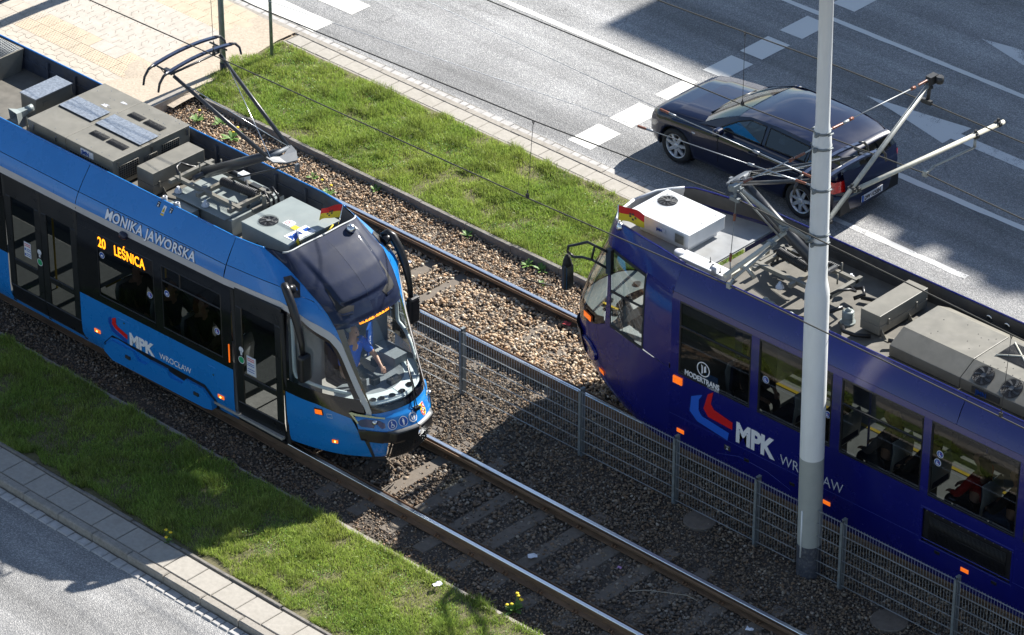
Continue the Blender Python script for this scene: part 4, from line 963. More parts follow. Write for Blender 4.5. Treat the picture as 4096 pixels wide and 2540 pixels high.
    tj = [(*F(0, 0, .06), .165, .13)] + [(jt[i][0], jt[i][1], jt[i][2], jt[i][3] * 1.16) for i in (14, 15, 16)] + [(jt[i][0], jt[i][1], jt[i][2], jt[i][3] * 1.16) for i in (18, 19, 20)]
    skin_obj('trousers', tj, [(0, 1), (1, 2), (2, 3), (0, 4), (4, 5), (5, 6)], M[trousers], body)
    m = MB()
    for k in (17, 21): m.lathe(jt[k][:3], [(.02, -.05), (.055, -.04), (.06, 0), (.045, .035), (.01, .05)], 10)
    m.build('shoes', M['black'], body)
    hj = [(*F(-.005, 0, .84), .092, .1), (*F(-.045, 0, .78), .075, .09)]; he = [(0, 1)]
    if hl == 'long': hj += [(*F(-.075, 0, .66), .075, .1), (*F(-.085, 0, .5), .055, .1)]; he += [(1, 2), (2, 3)]
    else: hj += [(*F(-.06, 0, .71), .05, .065)]; he += [(1, 2)]
    skin_obj('hair', hj, he, M[hair], body)
    m = MB()
    for s in (1, -1):
        e_ = F(.112, s * .034, .785); m.lathe((e_[0], e_[1], e_[2] - .008), [(.001, 0), (.011, .004), (.011, .012), (.001, .016)], 8)
    mo = F(.112, 0, .705); m.cbox(mo, (.012, .045, .008)); m.build('face_features', M['hair_black'], body)
    return body
# ------------------------------------------------------------------ light blue tram
def tram_near():
    cy = .7455; h = HULL1
    S = Side(cy, [(.2, 1.1), (.27, 1.13), (.42, 1.19), (.6, 1.2), (2.46, 1.2), (2.56, 1.193), (2.65, 1.165), (2.75, 1.11), (2.9, 1.01), (3.1, .855)],
             lambda x, z: (.0232 * max(0, x + 4.6)) * (1 if z < 2.56 else max(0, (3.1 - z) / .54)))
    T = empty('tram', (-4, cy, 0), 'light blue tram with silver stripe, black glazing and raised current collector', 'tram')
    XL, XN = -11.0, -1.58
    def P(name, m, mt, par=T, **k): return m.build(name, mt, par, **k)
    # flanks: lower body, glazing band, stripe, upper panels
    b = MB()
    for x0, x1 in ((XL, -6.25), (-4.64, -1.46)): S.panel(b, x0, x1, .22, 1.1, -1)
    S.panel(b, XL, XN, .22, .9, 1); P('body_panel', b, M['t1_blue'])
    b = MB(); S.panel(b, -6.25, -4.64, .22, .3, -1); S.panel(b, -1.46, XN + .0, .22, .3, -1); P('door_sill', b, M['t1_blue'])
    st = MB(); S.panel(st, XL, XN, 2.46, 2.565, -1, .002); S.panel(st, XL, XN, 2.46, 2.565, 1, .002)
    ribbon(st, h, [(0, 2.46), (.92, 2.49), (1.71, 2.36), (2.49, 2.09), (2.66, 1.94), (2.72, 1.8), (2.76, 1.65), (2.82, 1.37), (2.96, .99)], [(0, 2.565), (.94, 2.575), (1.62, 2.46), (2.28, 2.3), (2.64, 2.17), (2.83, 2.02), (2.88, 1.82), (2.93, 1.66), (3.01, 1.37), (3.15, .99)], 40, 3, .004, sides=(-1, 1))
    P('stripe', st, M['t_grey'])
    for sd in (-1, 1):
        u = MB()
        for x0, x1 in ((XL, -4.632), (-4.62, XN - .006)): S.panel(u, x0, x1, 2.565, 2.74, sd, 0); S.panel(u, x0, x1, 2.748, 3.1, sd, 0)
        ribbon(u, h, [(.01, 2.565), (.94, 2.575), (1.62, 2.46), (2.28, 2.3), (2.64, 2.17), (2.83, 2.02)], [(.01, 2.742), (1.0, 2.755), (1.8, 2.7), (2.45, 2.6), (2.72, 2.3), (2.83, 2.03)], 24, 4, 0, sides=(sd,))
        ribbon(u, h, [(.01, 2.75), (1.0, 2.762), (1.8, 2.707), (2.45, 2.606), (2.72, 2.31), (2.83, 2.03)], [(.01, 3.1), (1.0, 3.1), (1.45, 3.1), (2.1, 3.0), (2.3, 2.94), (2.45, 2.82), (2.52, 2.7), (2.6, 2.6), (2.71, 2.42), (2.78, 2.22), (2.83, 2.035)], 34, 6, 0, sides=(sd,))
        up = P('upper_panel', u, M['t1_blue'])
        # rounded rim on top of the roof wall
        r_ = MB(); r_.tube([S.pt(x, 3.1, sd) for x in np.linspace(XL, XN, 20)] + [h.pt(t, 3.1, sd) for t in np.linspace(.1, 1.4, 8)], .014, 8); P('roof_rim', r_, M['t1_blue'], up)
        if sd < 0:
            letter_on('lettering', 'MONIKA JAWORSKA', .19, M['outline'], side_fn(S, -4.0, 2.585, off=.003), up, bold=.012, xs=.98, depth=.001, spacing=1.07)
            letter_on('lettering', 'MONIKA JAWORSKA', .19, M['white'], side_fn(S, -4.0, 2.585, off=.012), up, bold=.0035, xs=.98, depth=.001, spacing=1.07)
            k = MB()
            for x in (-3.13, -2.87):
                S.slab(k, x - .035, x + .035, 3.0, 3.075, .003, -1, .001, 0); fn = side_fn(S, x, 3.035, off=.006); flat(k, fn, [(-.022, .018), (.022, .018), (.022, .024), (-.022, .024)], 1); flat(k, fn, [(0, .012), (.015, -.022), (-.015, -.022)], 1)
            S.slab(k, -3.035, -2.965, 2.96, 3.06, .003, -1, .001, 1); S.slab(k, -3.035, -2.965, 2.935, 2.96, .004, -1, .001, 2)
            fn = side_fn(S, -3.0, 3.015, off=.006); flat(k, fn, [(-.028, -.035), (.028, -.035), (0, .03)], 2); flat(k, fn, [(-.004, -.02), (.004, -.02), (.008, .01), (-.002, .01)], 0, .002)
            P('jacking_sticker', k, [M['black'], M['white'], M['yellow']], up)
    # glazing band: black skin with real openings
    WIN = [(-4.2, -3.03), (-2.86, -1.66)]; ZB, ZT = 1.22, 2.26
    g = MB()
    S.panel(g, -4.64, -1.46, 1.1, ZB, -1, -.002); S.panel(g, -4.64, -1.46, ZT, 2.46, -1, -.002)
    for x0, x1 in ((-4.64, -4.2), (-3.03, -2.86), (-1.66, -1.46)): S.panel(g, x0, x1, ZB, ZT, -1, -.002)
    S.panel(g, -7.6, -6.25, 1.1, ZB, -1, -.002); S.panel(g, -7.6, -6.25, ZT, 2.46, -1, -.002); S.panel(g, -6.45, -6.25, ZB, ZT, -1, -.002); S.panel(g, XL, -7.6, 1.1, 2.46, -1, -.002)
    P('glazing_band', g, M['t_black'])
    for i, (x0, x1) in enumerate(WIN + [(-7.6, -6.45)]):
        w_ = MB(); S.panel(w_, x0, x1, ZB, ZT, -1, -.006); wo = P('window', w_, M['glass_t1'])
        f_ = MB(); S.frame(f_, x0 - .006, x1 + .006, ZB - .006, ZT + .006, .02, -1, -.006, d=.008)
        if i == 1: S.slab(f_, x0, x1, 2.0, 2.03, .012, -1, -.004); S.slab(f_, -2.5, -2.47, 2.03, ZT, .01, -1, -.004)
        P('window_frame', f_, M['door_black'], wo)
        if i < 2:
            k = MB()
            for x, z in ((x0 + .1, (1.93 if i == 0 else 1.83)), (x1 - .09, (1.66 if i == 0 else 1.62))):
                fn = side_fn(S, x, z, off=.0); disc(k, fn, 0, 0, .052, mi=1, d=.001); disc(k, fn, 0, 0, .045, mi=0, d=.003)
                if x < (x0 + x1) / 2: flat(k, fn, [(-.02, -.012), (.018, -.012), (.026, .02), (.012, .008), (-.012, .012)], 1, .005); flat(k, fn, [(-.012, -.03), (-.004, -.03), (-.006, -.01), (-.016, -.01)], 1, .005); flat(k, fn, [(.008, -.03), (.015, -.03), (.016, -.01), (.006, -.01)], 1, .005)
                else:
                    flat(k, fn, [(-.018, -.026), (.02, -.026), (.02, -.014), (-.006, -.014), (-.006, .026), (-.018, .026)], 1, .005); flat(k, fn, [(.004, .006), (.024, .006), (.024, .013), (.004, .013)], 2, .005); flat(k, fn, [(.0105, 0), (.0175, 0), (.0175, .02), (.0105, .02)], 2, .006)
            P('pictogram', k, [M['sign_blue'], M['white'], M['logo_red']], wo)
    d = MB(); S.slab(d, -4.19, -3.04, 2.0, 2.255, .004, -1, .0); dp = P('destination_display', d, M['led_panel'])
    letter_on('led_text', '20', .235, M['led'], side_fn(S, -4.17, 2.06, off=.006), dp, bold=.003, xs=.72)
    letter_on('led_text', 'LEŚNICA', .23, M['led'], side_fn(S, -3.83, 2.05, off=.006), dp, bold=.003, xs=.66, spacing=1.05)
    c = MB(); c.lathe(S.pt(-3.58, 2.47, -1, .02), [(.02, -.09), (.05, -.06), (.055, .03), (.04, .06), (.001, .065)], 14, axis='x'); P('side_camera', c, M['visor_black'])
    # double door and front door
    def door_leaf(x0, x1, zb, zt, gl, sticker=False, name='door', bar=None):
        q = MB(); t = .13
        z1, z2 = gl; bz = bar or .98
        for a in ((x0, x1, zb, z1), (x0, x1, z2, zt), (x0, x0 + t, z1, z2), (x1 - t, x1, z1, z2), (x0 + t, x1 - t, bz, bz + .1)): S.slab(q, *a, d=.012, side=-1, off=-.012)
        o = P(name, q, M['door_black'])
        w_ = MB(); S.panel(w_, x0 + t, x1 - t, bz + .1, z2, -1, -.012, nx=2); S.panel(w_, x0 + t, x1 - t, z1, bz, -1, -.012, nx=2); P('pane', w_, M['glass_t1'], o)
        k = MB()
        if sticker:
            S.slab(k, x0 + .36, x0 + .52, 1.2, 1.46, .003, -1, -.01, 0)
            for zz, mi in ((1.43, 1), (1.4, 1), (1.35, 2), (1.32, 2), (1.27, 2), (1.24, 2)): S.slab(k, x0 + (.38 if mi == 1 else .42), x0 + .51, zz - .008, zz + .004, .003, -1, -.007, mi)
            S.slab(k, x0 + .37, x0 + .41, 1.31, 1.36, .003, -1, -.007, 2); S.slab(k, x0 + .37, x0 + .41, 1.22, 1.27, .003, -1, -.007, 2)
            P('sticker', k, [M['white_soft'], M['logo_red'], M['sign_blue']], o)
        return o
    door_leaf(-6.23, -5.45, .3, 2.46, (.6, 2.12), True); dl = door_leaf(-5.44, -4.65, .3, 2.46, (.6, 2.12)); fd = door_leaf(-1.38, -.47, .32, 2.5, (.62, 2.2), False, bar=1.02)
    k = MB(); S.slab(k, -1.18, -1.0, 1.16, 1.46, .003, -1, -.002, 0); [S.slab(k, -1.16, -1.02, z - .008, z + .004, .003, -1, .001, m_) for z, m_ in ((1.43, 1), (1.4, 1), (1.35, 2), (1.32, 2), (1.26, 2), (1.22, 2))]; P('sticker', k, [M['white_soft'], M['logo_red'], M['sign_blue']], fd)
    for x, z, o in ((-5.5, 1.25, dl), (-1.27, 1.35, fd)):
        k = MB(); fn = side_fn(S, x, z, off=.004); disc(k, fn, 0, .0, .05, mi=0, d=.004); ring(k, fn, 0, 0, .05, .06, mi=1, d=.005); fn2 = side_fn(S, x, z + .14, off=.004); disc(k, fn2, 0, .03, .045, mi=1, d=.003); flat(k, fn2, [(-.018, -.06), (.018, -.06), (.02, 0), (-.02, 0)], 1, .003)
        P('door_button', k, [mat('green_button', (.02, .3, .12), .4), M['white_soft']], o)
    for x in (-6.24, -5.445, -4.64, -1.42, -.45):
        q = MB(); S.slab(q, x - .035, x + .035, .26, 2.45, .016, -1, -.006); P('door_pillar', q, M['seal'])
    # joints, lamps, logo, bogie cover
    q = MB()
    for x in (-4.626, XN): S.slab(q, x - .007, x + .007, 2.5, 3.09, .003, -1, -.004)
    S.slab(q, -2.86, -2.85, .45, 1.1, .003, -1, -.004); P('panel_joint', q, M['seal'])
    def lamp(x, z, par=T, a=.06, b_=.028):
        k = MB(); S.slab(k, x - a, x + a, z - b_, z + b_, .018, -1, 0, 0); S.slab(k, x - .015, x + .015, z - .012, z + .012, .004, -1, .018, 1); P('marker_lamp', k, [M['lamp_orange'], M['lamp_glow']], par)
    lamp(-4.3, .57); lamp(-1.73, .53)
    k = MB(); S.slab(k, -1.53, -1.515, 1.2, 1.5, .012, -1, 0); P('marker_lamp', k, M['lamp_orange'])
    lg = MB(); fn = side_fn(S, 0, 0, off=.003)
    flat(lg, fn, [(-4.05, .83), (-4.04, .9), (-3.98, .95), (-3.98, .82), (-3.92, .75), (-3.66, .68), (-3.66, .61), (-3.98, .7)], 1, .0); flat(lg, fn, [(-3.97, .83), (-3.96, .93), (-3.88, .97), (-3.88, .86), (-3.85, .83), (-3.65, .77), (-3.65, .69), (-3.9, .77)], 0, .003)
    lo = P('operator_logo', lg, [M['logo_red'], mat('logo_dark_blue', (.008, .06, .33), .35)])
    letter_on('lettering', 'MPK', .27, M['white'], side_fn(S, -3.61, .64, off=.005), lo, bold=.012, xs=.96, spacing=.98); letter_on('lettering', 'WROCŁAW', .135, M['white'], side_fn(S, -2.98, .66, off=.005), lo, bold=.0, xs=.9)
    bc = MB(); out = [(-4.18, .42), (-3.98, .63), (-2.05, .6), (-1.84, .42), (-1.84, .24), (-2.0, .2), (-4.0, .2), (-4.18, .34)]
    ins = [(-4.14, .4), (-3.96, .56), (-3.52, .56), (-3.42, .44), (-3.25, .44), (-3.15, .55), (-2.82, .55), (-2.74, .44), (-2.5, .44), (-2.42, .55), (-2.07, .54), (-1.9, .4), (-1.9, .25), (-2.05, .22), (-3.98, .22), (-4.14, .32)]
    o0 = [S.pt(x, z, -1, .006) for x, z in out]; bc.add(o0, [tuple(range(len(o0)))], 1)
    n_ = len(ins); a_ = [S.pt(x, z, -1, .0) for x, z in ins]; b2 = [(x, S.pt(x, .5, -1, .045)[1] + .03 * max(0, .4 - z), z) for x, z in ins]
    bc.add(a_ + b2, [tuple(range(n_, 2 * n_))] + [(i, (i + 1) % n_, n_ + (i + 1) % n_, n_ + i) for i in range(n_)], 0)
    bo = P('bogie_cover', bc, [M['t1_blue'], M['black']])
    k = MB()
    for x, z in ((-3.62, .42), (-2.2, .4)): k.box(x - .05, x + .05, cy - 1.205 - .052 + .0232 * (x + 4.6), cy - 1.19 + .0232 * (x + 4.6), z - .025, z + .025)
    P('cover_handle', k, M['dark_metal'], bo)
    k = MB(); S.slab(k, -3.84, -3.58, .87, 1.0, .004, -1, 0, 0); S.slab(k, -1.98, -1.82, .8, .98, .004, -1, 0, 0); fn = side_fn(S, -3.7, .95); disc(k, fn, 0, 0, .015, 10, 1, .008); fn = side_fn(S, -1.86, .85); disc(k, fn, 0, 0, .015, 10, 1, .008); P('service_flap', k, [M['t1_blue'], M['chrome']])
    # far flank: posts, windows, top band
    g = MB(); S.panel(g, XL, XN, .9, 1.0, 1, 0); S.panel(g, XL, XN, 2.3, 2.46, 1, 0); FW = [(-8.6, -7.4), (-7.2, -6.3), (-6.15, -5.5), (-5.4, -4.75), (-4.4, -3.05), (-2.85, -1.7)]
    xs = [XL] + [v for ab in FW for v in ab] + [XN]
    for k in range(0, len(xs), 2): S.panel(g, xs[k], xs[k + 1], 1.0, 2.3, 1, 0)
    P('glazing_band', g, M['t_black'])
    for x0, x1 in FW: w_ = MB(); S.panel(w_, x0, x1, 1.0, 2.3, 1, -.006, nx=2); P('window', w_, M['glass_t1'])
    # ---------------- nose
    n = MB(); SK = [(.0, .3), (.9, .34), (1.3, .345), (2.14, .33), (3.28, .31)]
    ribbon(n, h, [(.97, .34), (1.3, .345), (2.14, .33), (3.28, .31)], [(.97, 1.17), (1.73, 1.11), (2.23, 1.02), (2.55, .96)], 24, 10, sides=(-1, 1), off=lambda t, z: .004 * (1 if z > .79 - .04 * (t - .9) else 0)); np_ = P('nose_panel', n, M['t1_blue'])
    k = MB(); hf = lambda t, z: (lambda u, v, d: h.pt(t + u * .95, z + v, -1, .004 + d))
    flat(k, hf(1.75, 1.0), [(-.12, -.05), (.12, -.05), (.12, .05), (-.12, .05)], 1, .004); flat(k, hf(1.75, 1.0), [(-.1, -.036), (.1, -.036), (.1, .036), (-.1, .036)], 0, .016); P('indicator', k, [M['lamp_orange'], M['black']], np_)
    k = MB(); flat(k, hf(2.1, .56), [(-.085, -.028), (.085, -.028), (.085, .028), (-.085, .028)], 0, .012); flat(k, hf(2.1, .56), [(-.02, -.012), (.02, -.012), (.02, .012), (-.02, .012)], 1, .016); P('marker_lamp', k, [M['lamp_orange'], M['lamp_glow']], np_)
    k = MB(); fn = hf(2.02, .96)
    for a in ([(-.07, .024), (.07, .024), (.07, .03), (-.07, .03)], [(-.07, -.03), (.07, -.03), (.07, -.024), (-.07, -.024)], [(-.07, -.03), (-.064, -.03), (-.064, .03), (-.07, .03)], [(.064, -.03), (.07, -.03), (.07, .03), (.064, .03)]): flat(k, fn, a, 0, .004)
    P('outline_mark', k, M['white_soft'], np_)
    k = MB()
    for sides in ((-1, 1),):
        ribbon(k, h, [(.92, 1.17), (1.73, 1.11), (2.23, 1.02), (2.65, .93), (2.96, .88)], [(.92, 1.39), (1.9, 1.31), (2.7, 1.25), (2.85, 1.24)], 20, 4, .002, sides=sides)
        ribbon(k, h, [(2.7, 1.25), (2.6, 1.84), (2.5, 2.03)], [(2.86, 1.25), (2.75, 1.7), (2.67, 1.95), (2.5, 2.1)], 12, 3, .002, sides=sides)
        ribbon(k, h, [(1.06, 2.42), (1.7, 2.31), (2.5, 2.03)], [(.92, 2.5), (1.71, 2.37), (2.5, 2.1)], 14, 3, .002, sides=sides)
        ribbon(k, h, [(.92, 1.39), (1.06, 1.39)], [(.92, 2.5), (1.06, 2.42)], 3, 8, .002, sides=sides)
    P('cab_window_frame', k, M['t_black'])
    for sd in (-1, 1):
        k = MB(); ribbon(k, h, [(1.06, 1.39), (1.9, 1.31), (2.7, 1.25)], [(1.06, 2.42), (1.7, 2.31), (2.35, 2.08), (2.6, 1.84)], 16, 6, -.002, sides=(sd,)); cw = P('cab_window', k, M['glass_cab'])
        k = MB(); rb = [(1.12, 2.36), (1.14, 1.45), (1.9, 1.37), (2.66, 1.3)]; k.tube([h.pt(t, z, sd, -.045) for t, z in resample(rb, 20)], .028, 6); P('inner_frame', k, M['dash_white'], cw)
    # visor: glossy black brow with a raised centre panel and two intakes
    sm = lambda a, b_, v: (lambda q: q * q * (3 - 2 * q))(min(1, max(0, (v - a) / (b_ - a))))
    def voff(t, z): return .0 + .05 * sm(3.32, 3.62, t) * sm(2.47, 2.56, z) * (1 - .7 * sm(2.9, 3.1, z)) + .012 * sm(2.25, 2.3, z)
    v = MB(); BD = [(1.45, 3.1), (2.1, 3.0), (2.3, 2.94), (2.45, 2.82), (2.52, 2.7), (2.6, 2.6), (2.71, 2.42), (2.78, 2.22)]
    ribbon(v, h, BD, [(5, 3.1), (5, 2.22)], 44, 44, voff, sides=(-1, 1)); vi = P('visor', v, M['visor_black'])
    k = MB(); ribbon(k, h, [(2.78, 2.22), (2.83, 2.02), (2.88, 1.82), (2.93, 1.66), (3.01, 1.37), (3.15, 1.03)], [(3.04, 2.22), (3.05, 2.0), (3.07, 1.8), (3.1, 1.5), (3.12, 1.3), (3.16, 1.1)], 20, 3, .001, sides=(-1, 1)); P('front_pillar', k, M['t_black'])
    for sd in (-1, 1):
        k = MB(); ribbon(k, h, [(3.3, 2.72), (3.1, 2.46), (3.2, 2.39), (3.9, 2.37)], [(3.42, 2.7), (3.3, 2.6), (3.55, 2.5), (4.1, 2.46)], 14, 4, .018, sides=(sd,)); ribbon(k, h, [(3.15, 2.46), (3.2, 2.4), (3.9, 2.38)], [(3.19, 2.44), (3.25, 2.42), (3.9, 2.41)], 8, 2, .03, mi=1, sides=(sd,)); P('air_intake', k, [M['seal'], M['visor_black']], vi)
    k = MB()
    for sd in (-1, 1): k.tube([h.pt(t, 3.1, sd) for t in np.linspace(2.7, 5, 14)], .016, 6)
    P('rear_trim', k, M['galv'], vi)
    k = MB()
    for sd in (-1, 1): ribbon(k, h, [(3.04, 2.22), (3.05, 2.0), (3.07, 1.8), (3.1, 1.5), (3.12, 1.3), (3.16, 1.12)], [(5, 2.22), (5, 1.12)], 20, 14, -.002, sides=(sd,))
    wsn = P('windscreen', k, M['glass_ws'])
    k = MB(); ribbon(k, h, [(3.16, 1.04), (5, 1.06)], [(3.16, 1.12), (5, 1.125)], 24, 3, .001, sides=(-1, 1)); P('windscreen_surround', k, M['t_black'], wsn)
    k = MB(); ribbon(k, h, [(4.0, 2.215), (5, 2.2)], [(4.0, 2.3), (5, 2.285)], 10, 2, -.03, sides=(-1, 1)); ds = P('front_display', k, M['led_panel'], wsn)
    k = MB(); random.seed(3)
    for i in range(44):
        if random.random() < .2: continue
        t = 4.05 + i * .0215; hh = random.choice((.014, .024, .03)); flat(k, lambda u, v_, d: h.pt(t + u, 2.2 + v_, -1, .0), [(0, 0), (.014, 0), (.014, hh), (0, hh)])
        flat(k, lambda u, v_, d: h.pt(t + u, 2.2 + v_, 1, .0), [(0, 0), (.014, 0), (.014, hh), (0, hh)])
    P('led_line', k, M['led'], wsn)
    # fascia under the windscreen, badges, headlights, bumper
    def foff(t, z): return .0 + .028 * sm(.995, .97, z)
    k = MB(); ribbon(k, h, [(2.79, .8), (4.0, .77), (5, .77)], [(2.62, 1.02), (3.15, 1.035), (5, 1.055)], 40, 16, foff, sides=(-1, 1)); fa = P('fascia', k, M['t1_blue'])
    def badge(t, z, sd, kind):
        k = MB(); kk = 2.75; fn = lambda u, v_, d: h.pt(min(t + u * kk * (1), 5) if t + u * kk <= 5 else 5 - (t + u * kk - 5), z + v_, sd if t + u * kk <= 5 else -sd, .031 + d)
        if kind != 'crest':
            disc(k, fn, 0, 0, .068, mi=1, d=.0); disc(k, fn, 0, 0, .06, mi=0 if kind != 'round' else 3, d=.002)
        s = 1 if sd < 0 else -1
        if kind == 'wheelchair':
            disc(k, fn, -.008 * s, .036, .009, 8, 1, .004); flat(k, fn, [(-.014 * s, .026), (-.002 * s, .026), (.002 * s, .0), (.024 * s, 0), (.034 * s, -.03), (.024 * s, -.032), (.014 * s, -.01), (-.01 * s, -.008)], 1, .004); ring(k, fn, .002 * s, -.018, .018, .025, 16, 1, .004)
        if kind == 'standing':
            disc(k, fn, 0, .038, .009, 8, 1, .004); flat(k, fn, [(-.016, .026), (.016, .026), (.014, -.012), (.01, -.014), (.01, -.045), (-.01, -.045), (-.01, -.014), (-.014, -.012)], 1, .004)
        if kind == 'round':
            ring(k, fn, 0, 0, .05, .06, mi=1, d=.004); flat(k, fn, [(-.03, .035), (-.008, .02), (-.004, -.04), (-.026, -.02)], 1, .004); flat(k, fn, [(.03, .035), (.008, .02), (.004, -.04), (.026, -.02)], 1, .004)
        if kind == 'crest':
            sh = [(-.06, .085), (.06, .085), (.062, -.03), (.04, -.075), (0, -.095), (-.04, -.075), (-.062, -.03)]
            flat(k, fn, sh, 1, 0); flat(k, fn, [(-.055, .08), (0, .08), (0, 0), (-.057, 0)], 4, .002); flat(k, fn, [(0, .08), (.055, .08), (.057, 0), (0, 0)], 2, .002); flat(k, fn, [(-.057, 0), (0, 0), (0, -.088), (-.036, -.07), (-.056, -.03)], 2, .002); flat(k, fn, [(0, 0), (.057, 0), (.056, -.03), (.036, -.07), (0, -.088)], 4, .002); disc(k, fn, 0, 0, .024, mi=1, d=.004); disc(k, fn, 0, .004, .013, 10, 5, .006)
            flat(k, fn, [(.012, .03), (.03, .024), (.045, .04), (.035, .065), (.02, .06)], 5, .004); flat(k, fn, [(-.045, .02), (-.025, .025), (-.02, .055), (-.035, .065), (-.042, .05)], 1, .004); flat(k, fn, [(-.045, -.02), (-.03, -.055), (-.02, -.03), (-.012, -.06), (-.006, -.02), (-.02, -.02)], 5, .004); flat(k, fn, [(.02, -.02), (.04, -.02), (.035, -.05), (.02, -.06)], 1, .004)
        P('badge', k, [M['sign_blue'], M['white'], M['flag_yellow'], M['t1_blue'], M['flag_red'], M['crest']], fa)
    badge(4.05, .875, -1, 'wheelchair'); badge(4.5, .885, -1, 'standing'); badge(4.93, .895, -1, 'round'); badge(4.42, .9, 1, 'crest')
    for sd in (-1, 1):
        k = MB(); ribbon(k, h, [(2.72, .93), (2.8, .86), (3.3, .84)], [(2.82, .965), (2.95, .975), (3.3, .96)], 8, 3, .03, mi=0, sides=(sd,)); ribbon(k, h, [(3.3, .93), (3.6, .83), (3.75, .84)], [(3.36, .965), (3.6, .93), (3.75, .9)], 8, 3, .03, mi=0, sides=(sd,))
        o = Vector(h.pt(3.3, .93, sd, .04)); k.lathe(o, [(.001, -.045), (.03, -.03), (.042, 0), (.036, .03), (.001, .04)], 12, 1); P('headlight', k, [mat('headlight_recess', (.01, .03, .13), .2, coat=.6), M['chrome']])
        k = MB(); ribbon(k, h, [(2.5, 1.055), (2.64, 1.02), (3.75, .965)], [(2.56, 1.075), (2.7, 1.05), (3.75, .985)], 16, 2, .034, sides=(sd,)); ribbon(k, h, [(2.5, 1.06), (2.72, .9)], [(2.56, 1.06), (2.76, .91)], 8, 2, .032, sides=(sd,)); P('daylight_lamp', k, mat('lamp_strip', (.5, .5, .28), .2, coat=.6, var=.3, scale=40))
    bo_ = lambda t, z: .045 + .05 * sm(3.9, 4.15, t)
    k = MB(); ribbon(k, h, [(2.86, .64), (3.83, .6), (4.0, .6), (5, .59)], [(2.76, .82), (3.98, .785), (4.1, .79), (5, .79)], 40, 6, bo_, sides=(-1, 1)); ribbon(k, h, [(2.76, .82), (3.98, .785), (4.1, .79), (5, .79)], [(2.76, .825), (3.98, .795), (4.1, .8), (5, .8)], 40, 2, lambda t, z: .0 if z > .79 + (.03 if t < 3 else 0) else bo_(t, z), mi=1, sides=(-1, 1)); ribbon(k, h, [(2.86, .64), (3.83, .6), (4.0, .6), (5, .59)], [(2.88, .63), (3.83, .59), (4.0, .59), (5, .58)], 40, 2, lambda t, z: bo_(t, z) if z > .595 + (.035 if t < 3 else 0) else 0, sides=(-1, 1)); bu = P('bumper', k, [M['black'], mat('bumper_top', (.09, .095, .1), .45)])
    k = MB(); ribbon(k, h, [(4.0, .3), (5, .29)], [(4.1, .6), (5, .59)], 24, 10, .05, sides=(-1, 1)); ribbon(k, h, [(3.9, .3), (4.0, .6)], [(4.0, .3), (4.1, .6)], 8, 2, .03, sides=(-1, 1))
    for sd in (-1, 1):
        for i in range(9):
            for j in range(6):
                t = 4.12 + i * .1 + (.05 if j % 2 else 0); z = .33 + j * .042
                if t > 4.98: continue
                k.tube([h.pt(min(5, t + .034 * cos(a)), z + .018 * sin(a), sd, .056) for a in [q * pi / 3 for q in range(7)]], .0035, 4, 1, caps=False)
    P('grille', k, [M['black'], M['dark_metal']], bu)
    k = MB(); ribbon(k, h, [(3.28, .31), (3.95, .3)], [(2.9, .66), (3.95, .62)], 10, 6, lambda t, z: -.02 * sm(3.2, 3.5, t), sides=(-1, 1)); ribbon(k, h, [(3.2, .3), (4.0, .29)], [(3.25, .315), (4.0, .315)], 8, 2, .02, mi=1, sides=(-1, 1)); ribbon(k, h, [(2.93, .65), (3.25, .31)], [(3.06, .65), (3.38, .31)], 8, 2, .006, mi=1, sides=(-1, 1)); P('lower_panel', k, [M['t1_blue'], M['dark_metal']])
    k = MB()
    for a, b_ in (((4.75, .98), (4.9, 1.5)), ((4.9, .99), (4.9, 1.55))): k.tube([h.pt(a[0], a[1], 1, .05), h.pt(4.6, 1.2, 1, .045), h.pt(b_[0] - .6, b_[1], 1, .03)], .008, 6)
    k.cbox(h.pt(4.8, .98, 1, .05), (.06, .09, .05)); k.tube([h.pt(4.5, 1.1, 1, .03), h.pt(4.2, 1.55, 1, .02)], .012, 6); P('wiper', k, M['black'])
    # mirror arms
    for sd, hd in ((-1, ((-.02, -.36), (-.05, -.33))), (1, ((0, 0), (0, 0)))):
        Y = lambda w_: cy + sd * w_
        k = MB(); pl = [h.pt(t, z, sd, .02) for t, z in ((1.6, 2.86), (2.2, 2.88), (2.36, 2.8), (2.0, 2.66), (1.55, 2.66), (1.45, 2.76))]; k.add(pl, [tuple(range(6))]); base = Vector(h.pt(1.85, 2.76, sd, .02)); k.tube([base, (base.x, Y(1.0), base.z + .03)], .06, 10)
        if sd > 0: P('mirror_mount', k, M['black'])
        else: P('mirror_mount', k, M['black'])
        a = MB(); pts = [(-.52, Y(.93), 2.8), (-.47, Y(1.0), 2.84), (-.4, Y(1.03), 2.8), (-.28, Y(1.05), 2.62), (-.17, Y(1.06), 2.36), (-.1, Y(1.06), 2.1), (-.08, Y(1.06), 1.9)]
        a.tube(pts, [.04, .055, .06, .062, .058, .045, .04], 12); ar = P('mirror_arm', a, M['black'])
        hdm = MB(); hdm.cbox((-.05, Y(1.07), 1.72), (.12, .2, .42)); P('mirror_head', hdm, M['black'], ar, bevel=.04)
    # ---------------- cab interior
    k = MB(); k.add([(-.48, cy - .98, 1.0), (-.48, cy + .98, 1.0), (-.48, cy + .98, 2.4), (-.48, cy - .98, 2.4)], [(0, 1, 2, 3)]); k.box(-.47, .2, cy + .35, cy + .9, .6, 1.12); k.box(-.47, -.36, cy - .9, cy - .45, .6, 2.3); P('cab_partition', k, M['int_wall'])
    k = MB(); k.add([h.pt(t, .6, s, -.05) for s, tt in ((-1, np.linspace(1, 5, 12)), (1, np.linspace(5, 1, 12))) for t in tt], [tuple(range(24))]); P('cab_floor', k, M['dash'])
